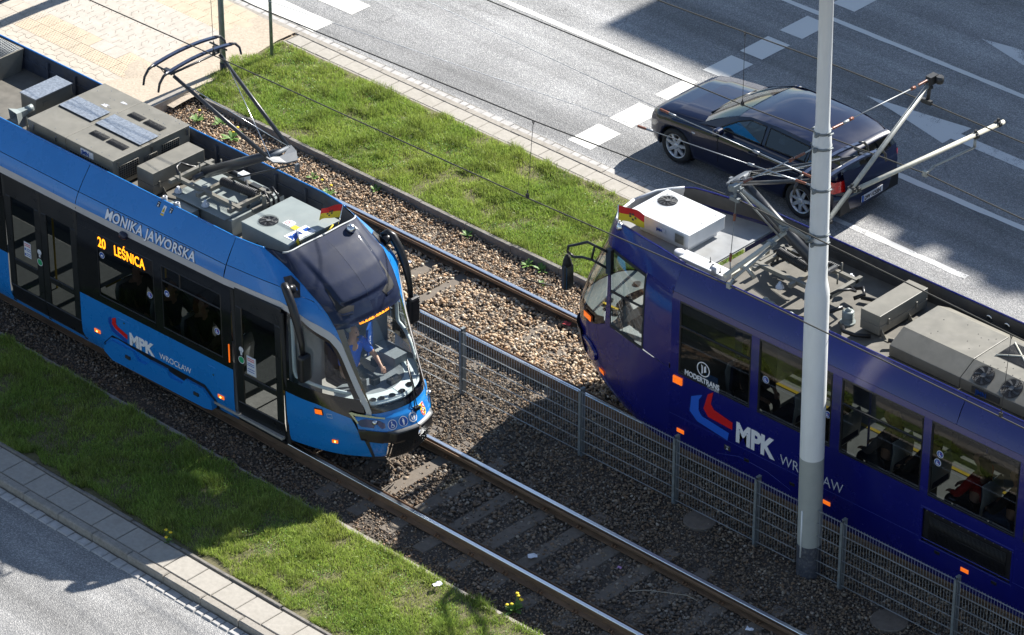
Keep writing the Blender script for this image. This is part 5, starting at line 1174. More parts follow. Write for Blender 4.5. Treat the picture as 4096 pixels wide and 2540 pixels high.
    k = MB(); ribbon(k, h, [(2.3, 1.16), (3.0, 1.13), (5, 1.13)], [(2.3, 1.2), (3.0, 1.18), (5, 1.18)], 24, 2, -.05, sides=(-1, 1))
    ring_ = [h.pt(t, 1.15, s, -.04) for s, tt in ((-1, np.linspace(2.2, 5, 16)), (1, np.linspace(5, 2.2, 16))) for t in tt]
    inn = [(cy and (p[0] - .18 - .05 * (1 - abs(p[1] - cy)), cy + (p[1] - cy) * .8, 1.18)) for p in ring_]
    k.grid([ring_, inn]); da = P('dashboard_rim', k, M['dash_white'])
    k2 = MB(); inn2 = [(max(p[0] - .5, -.05), cy + (p[1] - cy) * .9, 1.12) for p in inn]; k2.grid([inn, inn2], smooth=False); k2.box(-.1, .22, cy + .42, cy + .66, .95, 1.3); P('dashboard', k2, M['dash'])
    for t, s in ((3.3, -1), (3.9, -1), (4.5, -1), (4.8, 1), (4.1, 1)):
        v_ = MB(); p = Vector(h.pt(t, 1.15, s, -.12)); p.z = 1.172; v_.lathe(p, [(.05, 0), (.052, .006), (.042, .01), (.042, .004), (.001, .004)], 16); [v_.box(p.x - .035, p.x + .035, p.y + q * .02 - .004, p.y + q * .02 + .004, p.z + .006, p.z + .01) for q in (-1, 0, 1)]; P('air_vent', v_, M['black'], da)
    k = MB(); k.cbox((.42, cy - .46, 1.34), (.06, .17, .2), rot=rotm('Z', -.5)); nd = P('run_number_display', k, M['black'])
    U = rotm('Z', -.5) @ Vector((0, 1, 0)); o = Vector((.42, cy - .46, 1.34)) + rotm('Z', -.5) @ Vector((.032, -.06, -.045)); letter_on('led_text', '03', .12, M['led'], plane_fn(o, U, (0, 0, 1)), nd, bold=.002, xs=.75)
    k = MB(); k.cbox((.36, cy - .12, 1.25), (.1, .12, .09)); k.lathe((.28, cy - .36, 1.18), [(.06, 0), (.06, .04), (.03, .09), (.001, .1)], 12); k.cbox((.5, cy + .12, 1.22), (.1, .2, .07)); k.cbox((-.05, cy + .28, 1.2), (.1, .05, .12)); P('controls', k, M['black'])
    k = MB(); k.cbox((-.28, cy + .42, 1.45), (.03, .34, .42), rot=rotm('Z', .6)); sg = P('number_board', k, M['sign_blue'])
    U = rotm('Z', .6) @ Vector((0, 1, 0)); o = Vector((-.28, cy + .42, 1.45)) + rotm('Z', .6) @ Vector((.018, -.02, -.17)); letter_on('lettering', '3321', .13, M['white_soft'], plane_fn(o, (0, 0, 1), -U), sg, xs=.9)
    k = MB(); k.cbox((-.25, cy - .05, 1.0), (.46, .48, .12)); k.cbox((-.44, cy - .05, 1.38), (.12, .46, .7)); k.cbox((-.25, cy - .05, .75), (.2, .2, .4)); P('driver_seat', k, M['seat_blue'], bevel=.04)
    k = MB(); k.add([h.pt(t, 2.5, s, -.05) for s, tt in ((-1, np.linspace(.3, 5, 12)), (1, np.linspace(5, .3, 12))) for t in tt], [tuple(range(24))]); P('cab_ceiling', k, M['int_wall'])
    # saloon interior
    k = MB(); k.box(XL, -.5, cy - 1.12, cy + 1.12, .34, .38); P('floor', k, M['int_floor'])
    k = MB(); k.box(XL, -.5, cy - 1.1, cy + 1.1, 2.44, 2.5); P('ceiling', k, M['int_dark'])
    k = MB(); k.box(-4.3, -1.6, cy + 1.09, cy + 1.12, .38, .95); k.box(-4.6, -1.4, cy - 1.12 + .06, cy - 1.1 + .06, .38, 1.15); P('lining', k, M['int_wall'])
    for x, y, f_ in ((-3.9, cy - .75, 1), (-3.15, cy - .75, 1), (-2.5, cy - .75, 1), (-1.9, cy - .75, -1), (-3.6, cy + .75, 1), (-2.4, cy + .75, -1)): seat(T, x, y, .42, f_)
    k = MB()
    for x, y in ((-5.9, cy - .6), (-5.0, cy - .6), (-4.45, cy + .3), (-1.3, cy - .3)): k.tube([(x, y, .38), (x, y, 2.44)], .016, 8)
    k.tube([(-4.4, cy - .9, 1.15), (-4.4, cy - .3, 1.15)], .016, 8); P('grab_pole', k, M['yellow'])
    # ---------------- roof
    zd = 2.74
    k = MB(); k.box(XL, -.8, cy - .9, cy + .9, zd - .03, zd); P('roof_deck', k, M['roof_deck'])
    for sd in (-1, 1):
        k = MB(); P_ = []
        for x in np.linspace(XL, XN, 12): P_.append([(x, cy + sd * (S.w(x, 3.1) - .02), 3.1), (x, cy + sd * (S.w(x, 3.1) - .03), zd)])
        for t in np.linspace(.2, 2.9, 10): q = h.pt(t, 3.1, sd, -.02); P_.append([q, (q[0], q[1], zd)])
        k.grid(P_, smooth=False)
        for x in np.arange(-10.6, -1.6, .62): k.box(x - .02, x + .02, *sorted((cy + sd * .835, cy + sd * .79)), zd, 3.05)
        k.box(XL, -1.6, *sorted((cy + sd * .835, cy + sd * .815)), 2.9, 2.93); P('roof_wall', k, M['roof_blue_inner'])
    k = MB(); k.box(-6.12, -5.295, .0, 1.49, zd + .04, 3.215); k.box(-5.285, -4.27, .0, 1.49, zd + .04, 3.215); k.box(-6.13, -5.29, -.008, 1.498, 3.215, 3.235); k.box(-5.286, -4.26, -.008, 1.498, 3.215, 3.235)
    cb = P('converter_box', k, M['box_olive'], bevel=.008)
    for x0, x1 in ((-6.08, -5.36), (-5.27, -4.31)):
        k = MB(); k.box(x0, x1, .565, .93, 3.25, 3.258); k.box(x0, x1, .555, .565, 3.236, 3.25, 1); P('tread_plate', k, [M['tread'], M['black']], cb)
    for x0, x1, y in ((-5.14, -4.86, 1.06), (-4.8, -4.43, 1.06), (-5.13, -4.81, .31), (-4.76, -4.39, .31)):
        k = MB(); grille(k, (x0, y, 3.237), (x1 - x0, 0, 0), (0, .13, 0), 16, 6, bar=.005); P('vent_grille', k, [M['dark_metal'], M['black']], cb)
    for y0, y1, z0, z1 in ((.1, .48, 2.85, 3.1), (.93, 1.27, 2.87, 3.12), (.58, .84, 2.92, 3.06)):
        k = MB(); grille(k, (-4.268, y0, z0), (0, y1 - y0, 0), (0, 0, z1 - z0), 9, 7, bar=.008); P('side_grille', k, [M['box_olive'], M['black']], cb)
    k = MB(); grille(k, (-5.2, -.001, 2.85), (.85, 0, 0), (0, 0, .22), 16, 5, bar=.01); P('side_grille', k, [M['box_olive'], M['black']], cb)
    k = MB(); k.box(-4.95, -4.68, -.012, -.001, 3.1, 3.2); lb = P('maker_plate', k, M['white_soft'], cb); letter_on('lettering', 'JMN', .09, M['sign_blue'], plane_fn((-4.93, -.013, 3.115), (1, 0, 0), (0, 0, 1)), lb, bold=.002)
    k = MB()
    for x, y in ((-4.26, .06), (-4.26, 1.4), (-4.26, .72)): k.box(x, x + .02, y, y + .03, 3.1, 3.19)
    for i in range(26): k.lathe((random.uniform(-6.05, -4.35), random.choice((.06, .45, 1.02, 1.25, 1.42)) + random.uniform(-.02, .02), 3.235), [(.007, 0), (.005, .006)], 6)
    for x in (-6.0, -5.5): k.box(x, x + .02, -.02, 0, 3.1, 3.18)
    P('latch', k, M['chrome'], cb)
    k = MB(); k.box(-4.04, -3.7, .25, 1.25, zd + .03, 2.93); k.box(-4.04, -3.7, .25, 1.25, 2.935, 3.14)
    for y in (.35, 1.1): k.box(-3.7, -3.685, y, y + .03, 2.88, 2.98); k.prism([(-3.7, y + .08, zd), (-3.6, y + .08, zd), (-3.7, y + .08, zd + .12)], (0, .012, 0))
    P('resistor_box', k, M['box_olive'], bevel=.006)
    k = MB(); k.box(-7.02, -6.68, .62, 1.32, zd, 3.08); k.box(-6.679, -6.674, .75, .87, 2.93, 3.0)
    bx = P('small_box', k, M['box_olive'], bevel=.006); k = MB(); k.box(-7.03, -6.67, .61, 1.33, 3.081, 3.1); P('tread_plate', k, M['tread'], bx)
    k = MB(); k.box(-6.5, -6.4, .5, 1.6, zd, zd + .03); k.tube([(-6.5, .3, 2.8), (-6.3, .15, 2.8), (-6.0, .1, 2.78)], .03, 8); k.tube([(-6.55, .0, 2.8), (-6.2, -.02, 2.8)], .022, 8); P('cable_bundle', k, M['black'])
    # horn loudspeaker
    k = MB(); ax = Vector((-.12, -.97, -.12)).normalized(); U_ = ax.cross(Vector((0, 0, 1))).normalized(); V_ = U_.cross(ax); o = Vector((-6.58, .33, 3.06))
    k.grid([[tuple(o + ax * d + U_ * (a * w_) + V_ * (c * w_ * .85)) for a, c in ((-1, -1), (1, -1), (1, 1), (-1, 1))] for d, w_ in ((.21, .115), (.2, .108), (.1, .062), (-.02, .045))], 0, False, True)
    k.tube([o - ax * .02, o - ax * .13], .055, 12); k.tube([o + ax * .06, o + ax * .15], [.028, .02], 10); k.tube([o, o - Vector((0, -.02, .3))], .016, 6); k.cbox(o - ax * .03 - Vector((0, 0, .04)), (.03, .1, .03)); hs = P('horn_loudspeaker', k, M['ac_grey'])
    k = MB()
    for i in range(9):
        cx_, cy_ = random.choice(((-5.75, 1.25), (-5.6, 1.05), (-5.45, 1.28))); r0 = random.uniform(.01, .035); q_ = [(cx_ + random.uniform(-.06, .06) + r0 * random.uniform(.6, 1.5) * cos(a), cy_ + random.uniform(-.01, .01) + r0 * random.uniform(.6, 1.5) * sin(a), 3.2365 + i * .0002) for a in np.linspace(0, 5.6, 8)]; k.add(q_, [tuple(range(8))])
    P('bird_droppings', k, M['white_soft'], cb, split=.3)
    # cooler at the far left edge
    k = MB(); k.prism([(-9.6, .95, zd), (-8.05, 1.0, zd), (-8.05, 1.08, 3.1), (-9.6, 1.05, 3.1)], (0, .48, 0)); gb = P('brake_resistor', k, M['box_olive']); k = MB(); grille(k, (-9.5, 1.1, 3.101), (1.42, 0, 0), (0, .42, 0), 34, 12, bar=.008); grille(k, (-9.5, 1.005, 2.77), (1.4, 0, 0), (0, .02, .12), 34, 4, bar=.006); P('vent_grille', k, [M['galv'], M['black']], gb)
    # pantograph on its plinth
    k = MB(); k.box(-3.28, -2.1, .3, 1.25, zd + .02, 2.96); k.box(-3.3, -2.2, .24, 1.3, 2.965, 2.98); k.add([(-2.1, .28, 2.99), (-2.1, 1.3, 2.99), (-2.08, 1.3, zd), (-2.08, .28, zd)], [(0, 1, 2, 3)])
    k.box(-3.2, -2.75, .1, .26, 2.78, 2.93); k.box(-3.05, -2.98, .094, .1, 2.83, 2.9); pl = P('collector_plinth', k, M['ac_grey'], bevel=.005)
    pantograph(T, cy, 1, -3.3, M)
    # cab cooler
    k = MB(); k.box(-1.87, -.9, .26, 1.23, zd + .02, 3.06); k.box(-1.875, -.895, .255, 1.235, 3.06, 3.085); ac = P('air_conditioner', k, M['ac_grey'], bevel=.006)
    k = MB(); fan(k, (-1.6, .53, 3.086), .14, 7); P('fan', k, [M['fan_dark'], M['black']], ac)
    k = MB(); k.box(-1.42, -1.26, .62, .74, 3.086, 3.089, 0); k.box(-1.38, -1.28, .68, .76, 3.0895, 3.0905, 1); fn = plane_fn((-1.34, .68, 3.09), (1, 0, 0), (0, 1, 0)); ring(k, fn, -.03, 0, .026, .034, 20, 2, .001); k.box(-1.24, -1.14, .6, .7, 3.086, 3.089, 3); P('warning_sticker', k, [M['white'], M['white_soft'], M['logo_red'], M['flag_yellow']], ac)
    k = MB(); k.box(-1.14, -.92, .38, .8, 3.086, 3.089); lb = P('maker_plate', k, M['white'], ac); letter_on('lettering', 'JMN', .12, M['sign_blue'], plane_fn((-1.0, .4, 3.09), (0, 1, 0), (-1, 0, 0)), lb, bold=.003); k = MB(); k.box(-1.08, -1.0, .68, .78, 3.0895, 3.091); P('sticker_mark', k, M['sign_blue'], lb)
    k = MB(); k.tube([(-.88, .9, 2.95), (-.84, .95, 3.05), (-.86, 1.05, 3.08), (-.9, 1.1, 3.06)], .012, 6); P('hose', k, M['flag_yellow'], ac)
    k = MB(); k.cbox((-.86, .35, 2.85), (.05, .2, .12)); k.cbox((-1.5, .2, 2.85), (.03, .02, .1)); P('latch', k, M['black'], ac)
    k = MB(); k.lathe((-.95, 1.42, 2.75), [(.06, 0), (.07, .05), (.05, .12), (.001, .15)], 14); P('antenna_dome', k, M['white'])
    k = MB(); k.lathe((-.62, 1.18, 3.02), [(.01, 0), (.06, .02), (.075, .06), (.05, .11), (.001, .13)], 14); P('bell_lamp', k, M['chrome'])
    # insulated rail by the near rim: two grey cups
    k = MB()
    for x in (-3.13, -2.87): k.lathe((x + .03, -.06, 3.0), [(.035, 0), (.035, .14), (.022, .14), (.022, .1), (.001, .1)], 14)
    k.box(-3.16, -2.7, -.08, -.02, 2.98, 3.0); P('cable_socket', k, M['t_grey'])
    # small flags in the brackets behind the visor
    flag(T, (-.83, .42, 3.0), (-.02, -.06, .32), [('flag_blue', .5), ('flag_yellow', .5)], .2, .24, Vector((-.5, .2, -.75)), False)
    flag(T, (-.83, 1.12, 3.0), (.02, .1, .38), [('flag_red', .5), ('flag_yellow', .5)], .3, .2, Vector((-.68, -.72, .0)), True)
    # running gear glimpsed under the skirt
    k = MB(); k.box(XL, -.6, cy - .95, cy + .95, .14, .2)
    for x in (-3.6, -2.3): [k.lathe((x, cy + s * .745, .3), [(.3, -.06), (.32, -.04), (.32, .05), (.3, .06), (.1, .07)], 24, axis='y') for s in (-1, 1)]
    k.box(-4.0, -1.9, cy - .9, cy + .9, .06, .2); P('bogie', k, M['black'])
def flag(par, base, d, bands, L_, W, dirv, crest):
    b = Vector(base); e = b + Vector(d); m = MB(); m.tube([b - Vector(d) * .3, e], .008, 6); fp = m.build('flag', M['chrome'], par)
    m = MB(); up = (e - b).normalized(); dv = dirv.normalized(); P = []; nn = 10; sdv = dv.cross(up).normalized()
    for j in range(7):
        row = []
        for i in range(nn + 1):
            f = i / nn; row.append(tuple(e - up * (W * j / 6 * (1 - .12 * f)) + dv * (L_ * f) + sdv * (.035 * math.sin(f * 7 + j * .4) * f) - Vector((0, 0, .07 * f * f))))
        P.append(row)
    for j in range(6): m.grid([P[j], P[j + 1]], 0 if j < 3 else 1)
    if crest:
        for k, (a, c) in enumerate(((4, 2), (5, 2), (6, 3), (4, 3), (5, 4))):
            q = [Vector(P[c][a]), Vector(P[c][a + 1]), Vector(P[c + 1][a + 1]), Vector(P[c + 1][a])]; cc = sum(q, Vector()) / 4
            for s in (.004, -.004): m.add([tuple(cc + (v - cc) * .8 + sdv * s) for v in q], [(0, 1, 2, 3)], 2)
    m.build('flag_cloth', [M[bands[0][0]], M[bands[1][0]], M['crest']], fp)
def pantograph(T, cy, s, xh, M_):
    """half-scissor current collector; s=+1: knee towards +x. xh = x of the collector head"""
    root_m = MB(); X = lambda d: xh + s * d
    bx = root_m   # base frame of square tubes
    for y in (cy - .28, cy + .3): bx.box(*sorted((X(-.15), X(1.2))), y - .03, y + .03, 3.07, 3.13)
    for d in (-.12, .45, 1.1): bx.box(*sorted((X(d - .03), X(d + .03))), cy - .42, cy + .42, 3.06, 3.12)
    bx.cbox((X(1.25), cy + .05, 3.02), (.05, .3, .05)); bx.cbox((X(1.28), cy + .1, 3.1), (.04, .05, .2))
    for d, y in ((.0, cy - .33), (.0, cy + .05), (.15, cy + .33)): bx.tube([(X(d), y, 3.1), (X(d), y, 3.26)], .012, 6)
    pan = bx.build('pantograph', M['box_olive'], T)
    def sub(name, m, mt, **k): return m.build(name, mt, pan, **k)
    for d, y in ((.05, cy - .42), (.62, cy - .42), (.05, cy + .42), (1.05, cy + .42)):
        m = MB(); m.lathe((X(d), y, 2.98), [(.05, 0), (.06, .01), (.06, .03), (.045, .045), (.045, .06), (.02, .07), (.02, .1)], 14); sub('insulator', m, M['white_soft'])
    pv = Vector((X(.2), cy, 3.2)); kn = Vector((X(1.72), cy, 4.1))
    m = MB(); m.tube([pv, pv.lerp(kn, .5), kn], [.085, .075, .06], 14); m.tube([(X(.2), cy - .25, 3.2), (X(.2), cy + .25, 3.2)], .04, 10); sub('lower_arm', m, M['panto'])
    m = MB(); m.tube([(X(.5), cy + .12, 3.14), (X(1.95), cy + .1, 3.96)], .014, 8); sub('control_rod', m, M['panto'])
    m = MB(); m.tube([(X(1.72), cy - .2, 4.1), (X(1.72), cy + .2, 4.1)], .035, 12)
    gk = [(X(1.72), cy - .24, 4.13), (X(1.78), cy - .05, 4.08), (X(1.78), cy + .05, 4.08), (X(1.72), cy + .24, 4.13), (X(1.84), cy + .23, 4.08), (X(1.93), cy + .16, 4.0), (X(1.9), cy - .02, 4.02), (X(1.82), cy - .2, 4.07)]
    m.prism(gk, (0, 0, -.02)); m.cbox((X(1.98), cy + .1, 3.92), (.04, .06, .12)); sub('knee_joint', m, mat('knee_plate', (.12, .135, .155), .5, var=.1, scale=8))
    m = MB()
    for q in (-1, 1): m.tube([(X(1.72), cy + q * .2, 4.1), (X(.1), cy + q * .44, 4.88)], [.032, .026], 10)
    sub('upper_arm', m, M['panto'])
    m = MB()
    for q in (-1, 1): m.tube([(X(1.75), cy - q * .19, 4.12), (X(.3), cy + q * .4, 4.8)], .006, 6)
    m.tube([(X(1.9), cy + .2, 4.0), (X(.9), cy + .34, 4.45)], .01, 6); sub('bracing_wire', m, M['chrome'])
    for d in (-.15, .16):
        m = MB(); ys = np.linspace(-.6, .6, 13); P = []
        for y in ys: z = 5.075 - .05 * (abs(y) / .6) ** 2; P.append([(X(d - .028), cy + y, z - .03), (X(d - .028), cy + y, z), (X(d + .028), cy + y, z), (X(d + .028), cy + y, z - .03)])
        m.grid(P, 0, False, True)
        for q in (-1, 1): m.tube([(X(d), cy + q * .58, 5.02), (X(d), cy + q * .68, 4.99), (X(d), cy + q * .76, 4.9), (X(d), cy + q * .79, 4.78)], [.024, .02, .018, .016], 8, 1)
        sub('collector_strip', m, [M['strip'], M['panto']])
    m = MB()
    for q in (-1, 1):
        m.tube([(X(-.17), cy + q * .5, 4.96), (X(.18), cy + q * .5, 4.96)], .014, 8); m.cbox((X(0), cy + q * .46, 4.93), (.1, .05, .07)); m.tube([(X(-.12), cy + q * .52, 4.99), (X(-.02), cy + q * .5, 4.9), (X(.1), cy + q * .52, 4.97)], .007, 6)
    m.tube([(X(.06), cy - .46, 4.9), (X(.06), cy + .46, 4.9)], .018, 8); sub('head_frame', m, M['panto'])
    m = MB(); m.tube([(X(.5), cy + .02, 3.16), (X(1.1), cy + .12, 3.14)], .035, 10); n = 240
    m.tube([(X(.5 + .6 * i / n), cy + .02 + .1 * i / n + .058 * cos(i * 2 * pi / 12), 3.16 - .02 * i / n + .058 * sin(i * 2 * pi / 12)) for i in range(n + 1)], .012, 5, caps=False); sub('spring', m, M['spring'])
    m = MB()
    m.tube([(X(.35), cy + .33, 3.13), (X(.55), cy + .33, 3.13)], .045, 10, 0); m.cbox((X(.62), cy + .33, 3.16), (.14, .12, .1), 1)
    for i in range(6): m.lathe((X(.22 + i * .03), cy + .33, 3.13), [(.05, -.008), (.06, 0), (.05, .008)], 12, 0, axis='x')
    m.tube([(X(.7), cy + .3, 3.12), (X(.95), cy + .12, 3.08), (X(1.1), cy - .05, 3.0)], .022, 8, 0); m.cbox((X(.9), cy + .3, 3.1), (.18, .08, .08), 0); m.cbox((X(1.0), cy + .4, 3.03), (.2, .1, .06), 0); sub('drive_motor', m, [M['dark_metal'], M['white_soft']])
    m = MB()
    for k in range(3): m.tube([(X(1.0), cy + .25 + .07 * k, 3.05), (X(1.12), cy + .25 + .08 * k, 3.14), (X(1.25), cy + .22 + .09 * k, 3.05), (X(1.26), cy + .2 + .1 * k, 2.85)], .02, 8)
    m.tube([(X(-.1), cy - .25, 3.1), (X(-.22), cy - .2, 3.2), (X(-.3), cy - .05, 3.18), (X(-.28), cy + .1, 3.08), (X(-.1), cy + .16, 3.08)], .02, 8); sub('cable', m, M['black'])
    m = MB(); m.tube([(X(.85), cy + .05, 3.1), (X(1.15), cy + .2, 3.06), (X(1.28), cy + .26, 2.9)], .028, 8); sub('hose', m, M['tube_cream'])
tram_near()
seated_person(-.24, .72, 1.05, 1, 'shirt_blue', 'trousers_dark', 'hair_grey', 'driver in a blue short sleeved shirt holding the controls in the light blue tram cab', lean=.1, hands=[(.12, .98, 1.24), (.1, .45, 1.2)])
seated_person(-3.9, .0, .86, 1, 'coat_black', 'trousers_dark', 'hair_brown', 'passenger in dark coat with brown hair, first behind the destination display window', 'passengers in the light blue tram')
seated_person(-3.15, .0, .86, 1, 'coat_navy', 'jeans', 'hair_brown', 'passenger in a navy jacket below the last letters of the orange display', 'passengers in the light blue tram')
seated_person(-2.5, .0, .86, 1, 'coat_black', 'trousers_dark', 'hair_red', 'passenger with reddish hair left in the window beside the tram name', 'passengers in the light blue tram', 'long')
seated_person(-1.9, .0, .86, -1, 'coat_brown', 'trousers_dark', 'hair_blond', 'fair haired passenger by the black front door of the light blue tram', 'passengers in the light blue tram', 'long')
# ------------------------------------------------------------------ dark blue tram on the far track (nose towards -x)
def tram_far():
    cy = 4.6036; h = HULL2
    S = Side(cy, [(.2, 1.1), (.27, 1.14), (.45, 1.2), (2.64, 1.2), (2.74, 1.165), (2.92, 1.09), (3.1, .97)], lambda x, z: 0)
    T = empty('tram', (6, cy, 0), 'dark blue tram behind the white mast, with a white cooler on its roof', 'tram')
    XN, XR = 3.4, 13.5
    def P(name, m, mt, par=T, **k): return m.build(name, mt, par, **k)
    WZ0, WZ1 = 1.48, 2.66
    WIN = [(3.55, 4.84), (4.98, 6.26), (6.42, 7.8), (7.93, 9.37), (9.5, 10.9), (11.05, 12.4)]
    b = MB()
    for x0, x1 in ((XN, 7.8), (9.42, XR)): S.panel(b, x0, x1, .22, WZ0, -1)
    S.panel(b, 7.8, 9.42, .22, .72, -1); S.panel(b, 7.8, 9.42, 1.27, WZ0, -1)
    S.panel(b, 7.8, 7.86, .72, 1.27, -1); S.panel(b, 9.36, 9.42, .72, 1.27, -1)
    xs = [XN] + [v for ab in WIN for v in ab] + [XR]
    for k in range(0, len(xs), 2): S.panel(b, xs[k], xs[k + 1], WZ0, WZ1, -1)
    S.panel(b, XN, XR, WZ1, 2.74, -1); S.panel(b, XN, XR, .22, 1.2, 1)
    S.panel(b, XN, XR, 2.62, 2.74, 1); P('body_panel', b, M['t2_blue'])
    for sd in (-1, 1):
        u = MB()
        for x0, x1 in ((XN + .006, 5.894), (5.906, 8.29), (8.302, XR)): S.panel(u, x0, x1, 2.745, 3.1, sd, .002)
        up = P('upper_panel', u, M['t2_blue'])
        r_ = MB(); r_.tube([S.pt(x, 3.1, sd) for x in np.linspace(XN, XR, 20)], .014, 8); P('roof_rim', r_, M['t2_blue'], up)
    for x0, x1 in WIN:
        w_ = MB(); S.panel(w_, x0, x1, WZ0, WZ1, -1, -.012); wo = P('window', w_, M['glass_dark'])
        f_ = MB(); S.frame(f_, x0 - .004, x1 + .004, WZ0 - .004, WZ1 + .004, .035, -1, -.012, d=.012)
        if x0 in (3.55, 6.42): S.slab(f_, x0, x1, 2.24, 2.28, .012, -1, -.01)
        P('window_frame', f_, M['door_black'], wo)
        if x0 in (4.98, 7.93):
            k = MB()
            for x, z in ((x0 + .13, 2.06), (x1 - .06 if x0 < 5 else x0 + .16, 1.98 if x0 < 5 else 2.2)):
                fn = side_fn(S, x, z, off=-.004); disc(k, fn, 0, 0, .055, mi=1, d=.001); disc(k, fn, 0, 0, .047, mi=0, d=.003); flat(k, fn, [(-.018, -.026), (.02, -.026), (.02, -.014), (-.006, -.014), (-.006, .026), (-.018, .026)], 1, .005); flat(k, fn, [(.004, .006), (.024, .006), (.024, .013), (.004, .013)], 2, .005)
            P('pictogram', k, [M['sign_blue'], M['white'], M['logo_red']], wo)
        if x0 == 3.55:
            fn = side_fn(S, 4.0, 1.74, off=-.004); k = MB(); ring(k, fn, 0, .0, .1, .117, 36, 0, .002)
            flat(k, fn, [(-.04, .075), (-.008, .05), (-.008, -.06), (-.03, -.085), (-.03, -.0)], 0, .003); flat(k, fn, [(.05, .075), (.012, .05), (.012, -.05), (.06, -.02), (.05, 0)], 0, .003)
            flat(k, fn, [(-.33, -.245), (.28, -.245), (.28, -.236), (-.33, -.236)], 0, .003); lo = P('maker_logo', k, M['white'], wo)
            letter_on('lettering', 'MODERTRANS', .115, M['white'], side_fn(S, 3.665, 1.525, off=-.0), wo, bold=.0035, xs=.84); letter_on('lettering', 'POZNAŃ', .06, M['white_soft'], side_fn(S, 4.08, 1.495 - .03 + .015, off=0), wo, xs=.84)
            k = MB(); S.slab(k, 4.02, 4.24, 1.5, 1.68, .003, -1, -.03); P('leaflet', k, mat('blue_leaflet', (.1, .22, .5), .5, var=.3, scale=30), wo)
    q = MB()
    for x in (5.9, 8.296, XN): S.slab(q, x - .005, x + .005, 2.745, 3.09, .003, -1, -.004)
    S.slab(q, XN, XR, .78, .786, .002, -1, -.001); S.slab(q, 3.75, 3.756, .22, .78, .002, -1, -.001)
    pts = [(4.3, .5), (4.7, .62), (5.2, .6), (5.6, .5), (5.85, .36), (5.95, .25)]
    for a, c in zip(pts[:-1], pts[1:]): q.tube([S.pt(a[0], a[1], -1, .0), S.pt(c[0], c[1], -1, 0)], .004, 4)
    P('panel_joint', q, mat('joint_line', (.03, .045, .3), .4))
    for x, z in ((3.62, .56), (6.26, .58), (8.62, .6), (10.9, .6)):
        k = MB(); S.slab(k, x - .065, x + .065, z - .03, z + .03, .014, -1, 0); P('marker_lamp', k, M['lamp_orange'])
    k = MB(); S.slab(k, 3.47, 3.63, 1.32, 1.43, .03, -1, 0); P('indicator', k, M['lamp_orange'])
    k = MB(); S.slab(k, 4.42, 4.54, .62, .71, .004, -1, 0, 0); fn = side_fn(S, 4.48, .665, off=.005); flat(k, fn, [(-.03, .022), (.03, .022), (.03, .03), (-.03, .03)], 1); flat(k, fn, [(0, .016), (.022, -.028), (-.022, -.028)], 1); P('jacking_sticker', k, [M['dark_metal'], M['white_soft']])
    k = MB()
    for x, z in ((4.83, .62), (5.65, .6), (8.15, .66), (9.1, .63)): S.slab(k, x - .05, x + .05, z - .03, z + .03, .004, -1, 0)
    P('lifting_pocket', k, M['door_black'])
    k = MB(); S.panel(k, 7.86, 9.36, .72, 1.27, -1, -.03); grille(k, S.pt(7.98, .8, -1, -.026), (1.26, 0, 0), (0, 0, .36), 60, 2, bar=.008)
    for i in range(11):
        for z in (.76, 1.22): k.lathe(S.pt(7.92 + i * .138, z, -1, -.034), [(.01, 0), (.008, -.01)], 6, 2, axis='y')
    gr = P('side_grille', k, [M['black'], M['door_black'], M['chrome']]); k = MB(); S.frame(k, 7.84, 9.38, .7, 1.29, .035, -1, -.008, d=.018); P('grille_frame', k, M['t2_blue'], gr)
    lg = MB(); fn = side_fn(S, 4.0, .92, off=.003)
    flat(lg, fn, [(-.22, .05), (-.2, .3), (-.02, .4), (.0, .4), (-.06, .3), (-.06, .13), (.0, .06), (.5, -.0), (.48, -.13), (-.08, -.06)], 1, .0); flat(lg, fn, [(.03, .2), (.1, .46), (.2, .54), (.16, .33), (.22, .26), (.56, .2), (.56, .08), (.12, .1)], 0, .003)
    lo = P('operator_logo', lg, [M['logo_red'], M['logo_blue']])
    letter_on('lettering', 'MPK', .43, M['white'], side_fn(S, 4.62, .86, off=.004), lo, bold=.018, xs=.82, spacing=.97); letter_on('lettering', 'WROCŁAW', .23, M['white_soft'], side_fn(S, 5.42, .84, off=.004), lo, bold=-.003, xs=.9)
    # far flank with its windows
    g = MB(); FW = [(3.6, 4.5), (4.75, 5.5), (5.75, 6.9), (7.15, 7.85), (8.1, 8.8), (9.1, 10.2), (10.5, 12)]
    xs = [XN] + [v for ab in FW for v in ab] + [XR]
    for k in range(0, len(xs), 2): S.panel(g, xs[k], xs[k + 1], 1.2, 2.62, 1, 0)
    P('far_wall', g, M['t2_blue'])
    for x0, x1 in FW: w_ = MB(); S.panel(w_, x0, x1, 1.2, 2.62, 1, -.006, nx=2); P('window', w_, M['glass_dark'])
    # nose
    n = MB(); z0 = .26
    ribbon(n, h, [(.0, .22), (1.0, .24), (2.0, .3), (3.0, .38), (4, .45), (5, .45)], [(.0, 1.5), (.95, 1.5), (1.95, 1.44), (2.15, 1.42), (2.42, 1.3), (3.2, 1.13), (5, 1.13)], 44, 14, sides=(-1, 1))
    ribbon(n, h, [(.0, 1.5), (.94, 1.52)], [(.0, 2.74), (.94, 2.74)], 8, 10, sides=(-1, 1))
    ribbon(n, h, [(1.96, 1.44), (2.15, 1.42)], [(2.05, 2.74), (2.18, 2.74)], 3, 12, sides=(-1, 1))
    ribbon(n, h, [(.94, 2.66), (2.06, 2.68), (2.2, 2.68), (3.2, 2.72), (5, 2.72)], [(.94, 2.8), (2.06, 2.8), (2.2, 2.8), (3.2, 2.86), (5, 2.86)], 24, 4, sides=(-1, 1))
